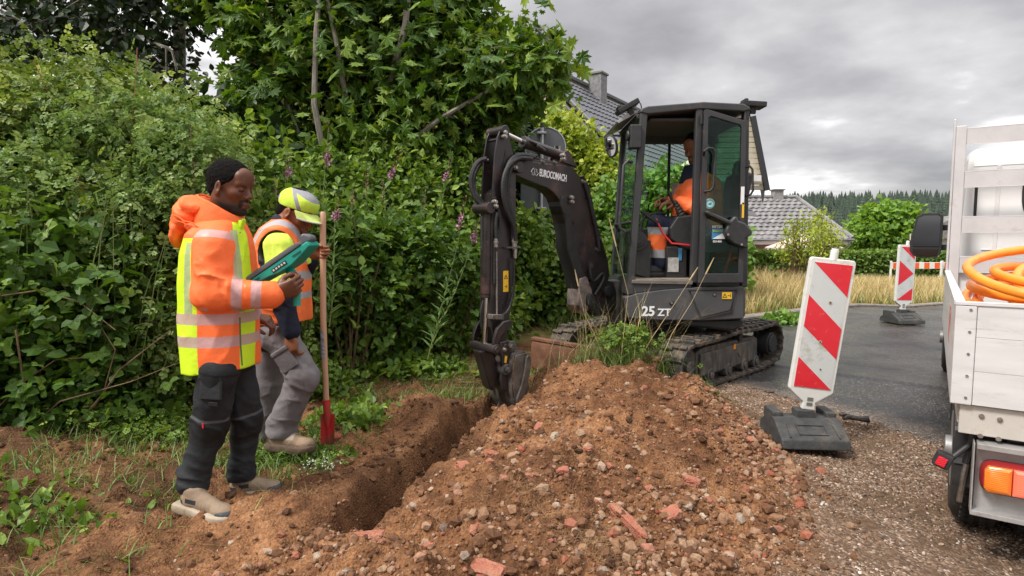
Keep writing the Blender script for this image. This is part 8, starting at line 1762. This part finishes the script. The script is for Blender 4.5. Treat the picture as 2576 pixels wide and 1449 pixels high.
hg0=Vector(J['wr']+[.085,.050,.015]);mb=MB();mb.tube([c0+ex*.17+en*-.04,hg0+Vector((0,.0,.05)),hg0+Vector((.0,0,-.07))],[.022,.019,.017],14);mb.build('pistol_grip',teal,dv,world=True)
# ------------------------------------------------------------ the worker with the shovel
YB=3.50
p2=thing('person','worker in orange vest and yellow cap bending his head and holding a shovel','person',tuple(P(690,1120,YB)))
C=A3(P(744,536,YB));M2=hframe(R(10),R(27),R(0));kh=1.10
J=dict(neck=P(715,568,YB),chest=P(705,650,YB),pel=P(688,825,YB),sh=P(697,622,YB-.17),el=P(708,742,YB-.20),wr=P(733,838,YB-.20),sh2=P(720,622,YB+.16),el2=P(750,705,YB+.22),wr2=P(785,655,YB+.02),
         hp=P(700,840,YB-.09),kn=P(763,948,YB-.14),an=P(708,1080,YB-.10),hp2=P(688,840,YB+.10),kn2=P(675,965,YB+.16),an2=P(668,1085,YB+.20))
J={k_:A3(v)for k_,v in J.items()}
s=SDF(*bounds(list(J.values())+[C+[0,0,.16],J['an']-[.05,0,.08]],.13),.0048)
W=head(s,C,M2,kh,.98)
s.chain([W(-.030,0,-.045),J['neck'],J['chest'],J['pel']],[.055,.06,.10,.10],.04);s.chain([J['neck'],J['sh']+[0,.05,-.02],J['el']+[0,.02,0],J['wr']],[.05,.040,.036,.030],.03);s.chain([J['neck'],J['sh2']+[0,-.05,-.02],J['el2'],J['wr2']],[.05,.040,.036,.030],.03)
s.chain([J['pel'],J['hp'],J['kn'],J['an']],[.09,.075,.06,.045],.03);s.chain([J['pel'],J['hp2'],J['kn2'],J['an2']],[.09,.075,.06,.045],.03);s.cone(J['an'],J['an']+[0,0,-.045],.034,.03);s.cone(J['an2'],J['an2']+[0,0,-.045],.034,.03)
hand(s,J['wr'],(-.03,-.05,-1),(.35,.93,0),[(.45,.75,.4),(.5,.85,.4),(.55,.9,.4),(.65,.9,.4)],side=-1,k=1.13,thumb=(.8,.35,.5))
PX=P(812.5,638,YB-.03);pole_c=A3(PX)
hw_=pole_c+np.array([-.070,.022,.006]);hand(s,hw_,(1,-.02,.03),(0,-1,.0),[(1.0,1.5,.9),(1.0,1.55,.9),(1.0,1.55,.9),(1.05,1.5,.9)],side=-1,k=1.0,thumb=(.55,.5,.75))
s.cone(J['wr2'],hw_,.030,.026,.02)
V,Fc=s.mesh(1)
skin2=layered('tan_brown_skin',(.24,.092,.046),[((.03,.015,.012),.35,[('bd',None,None)]),((.26,.08,.06),.8,[('lip',None,None)]),((.02,.012,.01),.9,[('hx',.06,.2),('hy',.014,.046),('hz',-.0085,-.0045)])],wrk=.3,rough=.45,bump=.12,bscale=240,sss=.10,var=.14,spec=.4)
cloth('body',V,Fc,skin2,p2,headco(V,C,M2,kh));hair(C,M2,kh,p2,black_hair,lift=-.003,fuzz=.002);brows(W,kh,p2,black_hair)
s=SDF(C-.19,C+.19,.0045);Wl=lambda x,y,z:C+M2@(np.array([x,y,z])*kh)
s.ell(Wl(-.008,0,.050),(.107*kh,.088*kh,.080*kh),M2,.01);s.ell(Wl(.04,0,.075),(.055*kh,.07*kh,.045*kh),M2,.03);n=M2@np.array([.16,0,-.987]);n/=np.linalg.norm(n);s.cut(n,Wl(.0,0,.026)@n)
V,Fc=s.mesh(1);q=(V-C)@M2/kh;capl=layered('cap_cloth',(.50,.70,.07),[((.26,.26,.28),1,[('cz',.108,.3)],.5),((.26,.26,.28),1,[('band',-.011,.011)],.5),((.30,.30,.32),1,[('cx',-.2,-.085),('cz',.0,.052)],.5)],rough=.85,bump=.35,bscale=150,var=.12)
band=q[:,0]*.75+q[:,2]*.66-.045-.5*q[:,1]**2*6
cloth('cap',V,Fc,capl,p2,dict(cx=q[:,0],cz=q[:,2]+.12*(q[:,0]),band=band))
mb=MB();rg1,rg2=[],[]
n=15
for i in range(n):a=R(-72+144*i/(n-1));x,y=math.cos(a),math.sin(a);rg1.append((.100*x,.088*y,.040-.010*y*y));rg2.append((.100*x+.068*max(0,x)**.6,.092*y,.018-.022*y*y))
V_=[Vector(Wl(*p))for p in rg1]+[Vector(Wl(*p))for p in rg2]+[Vector(Wl(p[0],p[1],p[2]-.004))for p in rg1]+[Vector(Wl(p[0],p[1],p[2]-.004))for p in rg2]
fs=[]
for i in range(n-1):fs+=[(i,i+1,n+i+1,n+i),(2*n+i,3*n+i,3*n+i+1,2*n+i+1),(n+i,n+i+1,3*n+i+1,3*n+i)]
mb.add(V_,fs);mb.build('cap_brim',layered('brim_cloth',(.50,.62,.16),[],rough=.6,bump=.2,bscale=150,var=.15),p2,world=True)
mb=MB();mb.tube([Vector(Wl(*p))for p in rg2],.0045,6);mb.build('brim_edge',mat('grey_edge',(.38,.38,.38),rough=.6),p2,world=True)
s=SDF(*bounds([J['neck'],J['wr'],J['el'],J['sh2'],J['el2'],J['wr2'],J['pel']],.16),.0065)
s.chain([J['neck']+[0,0,-.01],J['chest'],J['pel']+[0,0,.01]],[.085,.13,.155],.03);s.chain([J['sh']+[0,.03,0],J['el'],J['wr']+[0,0,.012]],[.082,.062,.046],.03);s.chain([J['sh2'],J['el2'],J['wr2']+[-.01,0,0]],[.08,.06,.045],.03)
V,Fc=s.mesh(1);V=folds(V,Fc,[(J['el'],.10,.009,(1,1,1.3)),(J['sh']+[.02,-.03,-.05],.09,.008,(1.4,1,.6))],71,.004,7)
t1,d1=segp(V,J['sh'],J['el']);nearm=np.where((V[:,1]<YB-.02),1.0,0.0);t1=np.where(nearm>0,t1,9)
nav=layered('navy_pullover',NAVY,[((.62,.82,.10),1,[('ut',-.6,.80)]),((.30,.31,.30),.9,[('ut',.80,.93)],.4)],rough=.8,bump=.3,bscale=180,var=.25)
cloth('pullover',V,Fc,nav,p2,dict(ut=t1))
collar(541,590,688,768,YB,.085,((676,566),(752,614)),layered('navy_collar',(.010,.013,.024),[],rough=.85,bump=.3,bscale=150),p2,thick=.014)
rows=[row(553,690,742,.10,YB),row(575,664,756,.165,YB),row(610,647,766,.185,YB),row(660,636,773,.19,YB),row(720,632,776,.19,YB),row(780,640,776,.19,YB),row(830,648,775,.19,YB)]
s=SDF(*bounds([J['neck'],J['sh'],J['sh2'],J['pel']],.20),.0058);s.loft(rows,.03);hemn=np.array([.02,0,-1.0]);hemn/=np.linalg.norm(hemn);s.cut(hemn,A3(P(700,806,YB))@hemn)
s.cone(J['sh']+[-.0,-.02,-.005],J['sh']+[.012,-.20,-.06],.098,.10,.006,'sub');s.cone(J['sh2']+[0,.02,0],J['sh2']+[0,.2,-.04],.09,.09,.006,'sub')
s.ell(J['neck']+[.02,0,.03],(.075,.075,.07),None,.006,'sub')
V,Fc=s.mesh(1);V=folds(V,Fc,[(A3(P(660,690,YB-.15)),.12,.009,(1,1,1)),(A3(P(700,790,YB-.18)),.12,.006,(.4,1,1.5))],81,.0045,6)
PZ=lambda py:P(700,py,YB).z
ringd=np.abs(np.linalg.norm((V-(J['sh']+[.0,-.06,-.03]))*[1,.55,.82],axis=1));trim=ringd
strap=np.where(V[:,2]>PZ(660),np.abs(ringd-.150),9)
vest=layered('hi_vis_vest',(.95,.20,.055),[((.40,.39,.40),1,[('tz',PZ(706),PZ(684))],.4),((.40,.39,.40),1,[('tz',PZ(752),PZ(736))],.4),((.36,.35,.37),1,[('strap',-1,.0155)],.4),((.95,.20,.055),1,[('ring',.0,.122)]),((.012,.012,.013),1,[('ring',.0,.1085)])],rough=.6,bump=.25,bscale=140,var=.07)
cloth('safety_vest',V,Fc,vest,p2,dict(tz=V[:,2]+.010*np.sin((V[:,0])*22),ring=ringd,strap=strap))
s=SDF(*bounds([J['hp'],J['an'],J['an2'],J['kn'],J['hp2']],.16),.0065)
s.chain([J['pel'],J['hp'],J['kn'],J['an']+[0,0,.01]],[.12,.100,.080,.070],.03);s.chain([J['pel'],J['hp2'],J['kn2'],J['an2']],[.12,.10,.080,.070],.03);s.cone(J['an']+[0,0,.05],J['an']+[.005,0,.0],.070,.082,.02)
s.ell(J['an']+[0,0,-.082],(.13,.11,.05),None,.004,'sub');s.ell(J['an2']+[0,0,-.08],(.12,.10,.05),None,.004,'sub')
V,Fc=s.mesh(1);V=folds(V,Fc,[(J['kn']+[-.05,-.03,-.02],.12,.010,(.8,1,1.0)),(J['an']+[0,0,.05],.11,.011,(.7,.8,1.1)),(J['hp']+[.05,-.05,0],.12,.008,(1.2,1,.8))],91,.005,5,(1.3,1.3,.7))
grey_t=layered('grey_work_trousers',(.165,.150,.155),[],rough=.85,bump=.3,bscale=170,var=.16);cloth('trousers',V,Fc,grey_t,p2)
o1=J['hp']*.45+J['kn']*.55;dl=J['kn']-J['hp'];an_=math.atan2(dl[2],dl[0]);rp=Matrix.Rotation(-an_,3,'Y')
mb=MB();mb.box(Vector(o1)+Vector((.0,-.096,.0)),(.12,.020,.105),rp);mb.box(Vector(o1)+Vector((-.0,-.100,.0))+rp@Vector((-.060,0,.0)),(.03,.022,.108),rp);mb.build('cargo_pocket',layered('grey_pocket',(.150,.137,.142),[],rough=.85,bump=.4,bscale=120,var=.18),p2,.011,3,world=True)
bootm=layered('muddy_boot',(.24,.17,.115),[((.12,.075,.045),.8,[('sc',0,.040)]),((.42,.36,.30),.6,[('sa',.36,.62),('sc',.068,.2)])],rough=.85,bump=.5,bscale=120,var=.3);bsol=mat('muddy_sole',(.07,.045,.03),(.12,.08,.05),scale=20,rough=.9,bump=.3)
hl_=A3(P(682,1128,J['an'][1]+.0));tl_=A3(P(786,1139,J['an'][1]-.06));shoe('boot',p2,hl_,tl_,None,bootm,bsol,None,1.12,.11);
hl_=A3(P(648,1112,J['an2'][1]));tl_=A3(P(735,1112,J['an2'][1]-.02));shoe('boot',p2,hl_,tl_,None,bootm,bsol,None,1.1,.11)
sv_=thing('shovel','long wooden handled shovel with a red spade blade standing upright','shovel',tuple(P(824,1115,YB-.03)))
YS_=YB-.03;wood=mat('ash_handle',(.42,.24,.14),(.52,.33,.21),scale=5,rough=.55,stretch=(6,6,.6),dirt=(.24,.15,.10),dscale=5,damt=.25)
mb=MB();pts=[P(812,536,YS_),P(812,560,YS_),P(812.5,640,YS_),P(813,800,YS_),P(817,920,YS_),P(821,1012,YS_)];mb.tube([pts[0]+Vector((0,0,.008))]+pts,[.010,.0165]+[.0178]*3+[.0180,.0165],18);mb.build('handle',wood,sv_,world=True)
mb=MB();mb.tube([P(813,830,YS_),P(816,902,YS_)],.0186,18);mb.build('tape_wrap',mat('grey_tape',(.20,.21,.24),(.36,.37,.41),scale=40,rough=.35,metallic=.3,bump=.6,bscale=60),sv_,world=True)
redm=mat('red_spade_paint',(.42,.018,.02),(.50,.03,.03),scale=6,rough=.42,dirt=(.13,.065,.035),dscale=9,damt=.62)
mb=MB();mb.tube([P(821,1008,YS_),P(824,1046,YS_),P(825,1075,YS_-.004)],[.0215,.0225,.010],16);mb.tube([P(820.6,1005,YS_),P(820.9,1009,YS_)],.0235,16);mb.build('socket',redm,sv_,world=True)
nx_,nz_=12,10;vs=[]
for th_ in(0,.004):
 for j in range(nz_+1):
  for i in range(nx_+1):
   u_=-1+2*i/nx_;v_=j/nz_;py=1041+(1119-1041)*v_;px=824+(18.5-1.8*v_)*u_+.4*v_;py-=3.0*abs(u_)*(1-v_)*0+2.5*(abs(u_)**3)*v_
   q=P(px,py,YS_+.006-.014*(u_*u_)+.016*math.exp(-(u_/.22)**2)*-1*(1-v_*.8)+th_);vs.append(q)
fs=[];w_=nx_+1;n1_=w_*(nz_+1)
for j in range(nz_):
 for i in range(nx_):a=j*w_+i;fs+=[(a,a+1,a+w_+1,a+w_),(n1_+a,n1_+a+w_,n1_+a+w_+1,n1_+a+1)]
for i in range(nx_):fs+=[(i,n1_+i,n1_+i+1,i+1),(nz_*w_+i,nz_*w_+i+1,n1_+nz_*w_+i+1,n1_+nz_*w_+i)]
for j in range(nz_):fs+=[(j*w_,(j+1)*w_,n1_+(j+1)*w_,n1_+j*w_),(j*w_+nx_,n1_+j*w_+nx_,n1_+(j+1)*w_+nx_,(j+1)*w_+nx_)]
mb=MB();mb.add(vs,fs);mb.build('blade',redm,sv_,world=True)
# ------------------------------------------------------------ the driver
YC2=5.66
p3=thing('person','driver in orange jacket sitting in the digger cab with hands on the levers','person',tuple(P(1790,580,YC2)))
C=A3(P(1749,374,YC2-.06));M3=np.array(Matrix.Rotation(R(180+38),3,'Z')@Matrix.Rotation(R(20),3,'Y'));kh=1.12
J=dict(neck=P(1757,430,YC2),chest=P(1770,490,YC2),pel=P(1778,575,YC2),sh=P(1775,455,YC2-.18),el=P(1768,535,YC2-.26),wr=P(1702,508,YC2-.18),sh2=P(1760,455,YC2+.18),el2=P(1745,530,YC2+.2),wr2=P(1682,505,YC2+.02),
         hp=P(1765,578,YC2-.10),kn=P(1652,565,YC2-.14),an=P(1660,665,YC2-.16),hp2=P(1765,578,YC2+.10),kn2=P(1655,572,YC2+.04),an2=P(1644,665,YC2+.04))
J={k_:A3(v)for k_,v in J.items()}
s=SDF(*bounds(list(J.values())+[C+[0,0,.18],J['an']-[.1,0,.08]],.13),.0055)
W=head(s,C,M3,kh);s.chain([W(-.02,0,-.05),J['neck'],J['chest'],J['pel']],[.055,.06,.10,.10],.04);s.chain([J['neck'],J['sh']+[0,.05,-.02],J['el']+[0,.02,0],J['wr']],[.05,.040,.036,.030],.03);s.chain([J['neck'],J['sh2']+[0,-.05,-.02],J['el2'],J['wr2']],[.05,.040,.036,.030],.03)
s.chain([J['pel'],J['hp'],J['kn'],J['an']],[.09,.075,.06,.045],.03);s.chain([J['pel'],J['hp2'],J['kn2'],J['an2']],[.09,.075,.06,.045],.03)
hand(s,J['wr'],(-1,0,-.02),(-.1,.3,-1),[(.35,.6,.3),(.4,.7,.3),(.45,.75,.3),(.5,.8,.3)],side=1,k=1.05,thumb=(.7,.4,.5));hand(s,J['wr2'],(-1,-.1,.1),(0,-.4,-1),[(.6,.9,.4),(.65,.95,.4),(.7,1.,.4),(.8,1.,.4)],side=-1,k=1.05)
V,Fc=s.mesh(1);skin3=layered('olive_brown_skin',(.25,.10,.05),[((.02,.012,.01),.7,[('bd',None,None)])],wrk=.3,rough=.45,bump=.1,bscale=240,sss=.08,var=.12,spec=.4)
cloth('body',V,Fc,skin3,p3,headco(V,C,M3,kh));hair(C,M3,kh,p3,black_hair,fuzz=.003);brows(W,kh,p3,black_hair)
rows=[row(440,1732,1790,.10,YC2),row(456,1714,1806,.17,YC2),row(480,1702,1812,.20,YC2),row(530,1694,1814,.20,YC2),row(590,1702,1812,.20,YC2)]
s=SDF(*bounds([J['neck'],J['wr'],J['el'],J['sh2'],J['el2'],J['pel'],J['wr2']],.18),.007);s.loft(rows,.03);s.chain([J['sh']+[0,.02,0],J['el'],J['wr']+[.03,0,0]],[.085,.075,.055],.03);s.chain([J['sh2'],J['el2'],J['wr2']+[.03,0,0]],[.085,.072,.052],.03)
V,Fc=s.mesh(1);V=folds(V,Fc,[(J['el'],.12,.010,(1,1,1))],95,.006,6);cloth('jacket',V,Fc,om,p3)
mb=MB();mb.cyl(Vector(J['wr']+[.035,0,.002]),Vector(J['wr']+[.005,0,0]),.050,.046,n=18);mb.build('cuff',layered('navy_cuff',(.05,.055,.07),[],rough=.8),p3,.004,world=True)
collar(412,417,1786,1722,YC2-.04,.085,((1796,448),(1708,462)),layered('navy_jacket_collar',(.015,.02,.045),[],rough=.8),p3,thick=.014)
s=SDF(*bounds([J['hp'],J['an'],J['an2'],J['kn'],J['hp2'],J['kn2']],.16),.007);s.chain([J['pel'],J['hp'],J['kn'],J['an']+[0,0,.01]],[.13,.105,.084,.068],.03);s.chain([J['pel'],J['hp2'],J['kn2'],J['an2']],[.13,.10,.082,.068],.03)
V,Fc=s.mesh(1);V=folds(V,Fc,[(J['kn'],.12,.008,(1,1,1))],96,.005,6);tm1,dd1=segp(V,J['kn'],J['an']);tm2,dd2=segp(V,J['kn2'],J['an2']);th1,de1=segp(V,J['hp'],J['kn']);th2,de2=segp(V,J['hp2'],J['kn2'])
zz3=V[:,2];knee=np.where(V[:,0]<J['kn'][0]+.10,1.0,0.0)
ZP=lambda py:P(1650,py,YC2-.14).z
cloth('trousers',V,Fc,layered('striped_work_trousers',(.018,.022,.045),[((.40,.40,.41),1,[('kx',.5,2),('tz',ZP(590),ZP(572))],.45),(ORA,1,[('kx',.5,2),('tz',ZP(628),ZP(590))]),((.40,.40,.41),1,[('kx',.5,2),('tz',ZP(648),ZP(628))],.45)],rough=.75,bump=.25,bscale=150,var=.12),p3,dict(tz=V[:,2]+.02*(V[:,0]-J['kn'][0]),kx=knee))
bk=mat('black_boot',(.014,.014,.015),(.03,.03,.03),scale=14,rough=.6,bump=.3)
for a_ in(J['an'],J['an2']):
 fl=Q(1660,702).z+.002;shoe('boot',p3,np.array([a_[0]+.05,a_[1],fl]),np.array([a_[0]-.21,a_[1]-.02,fl]),None,bk,bk,None,1.05,.10)
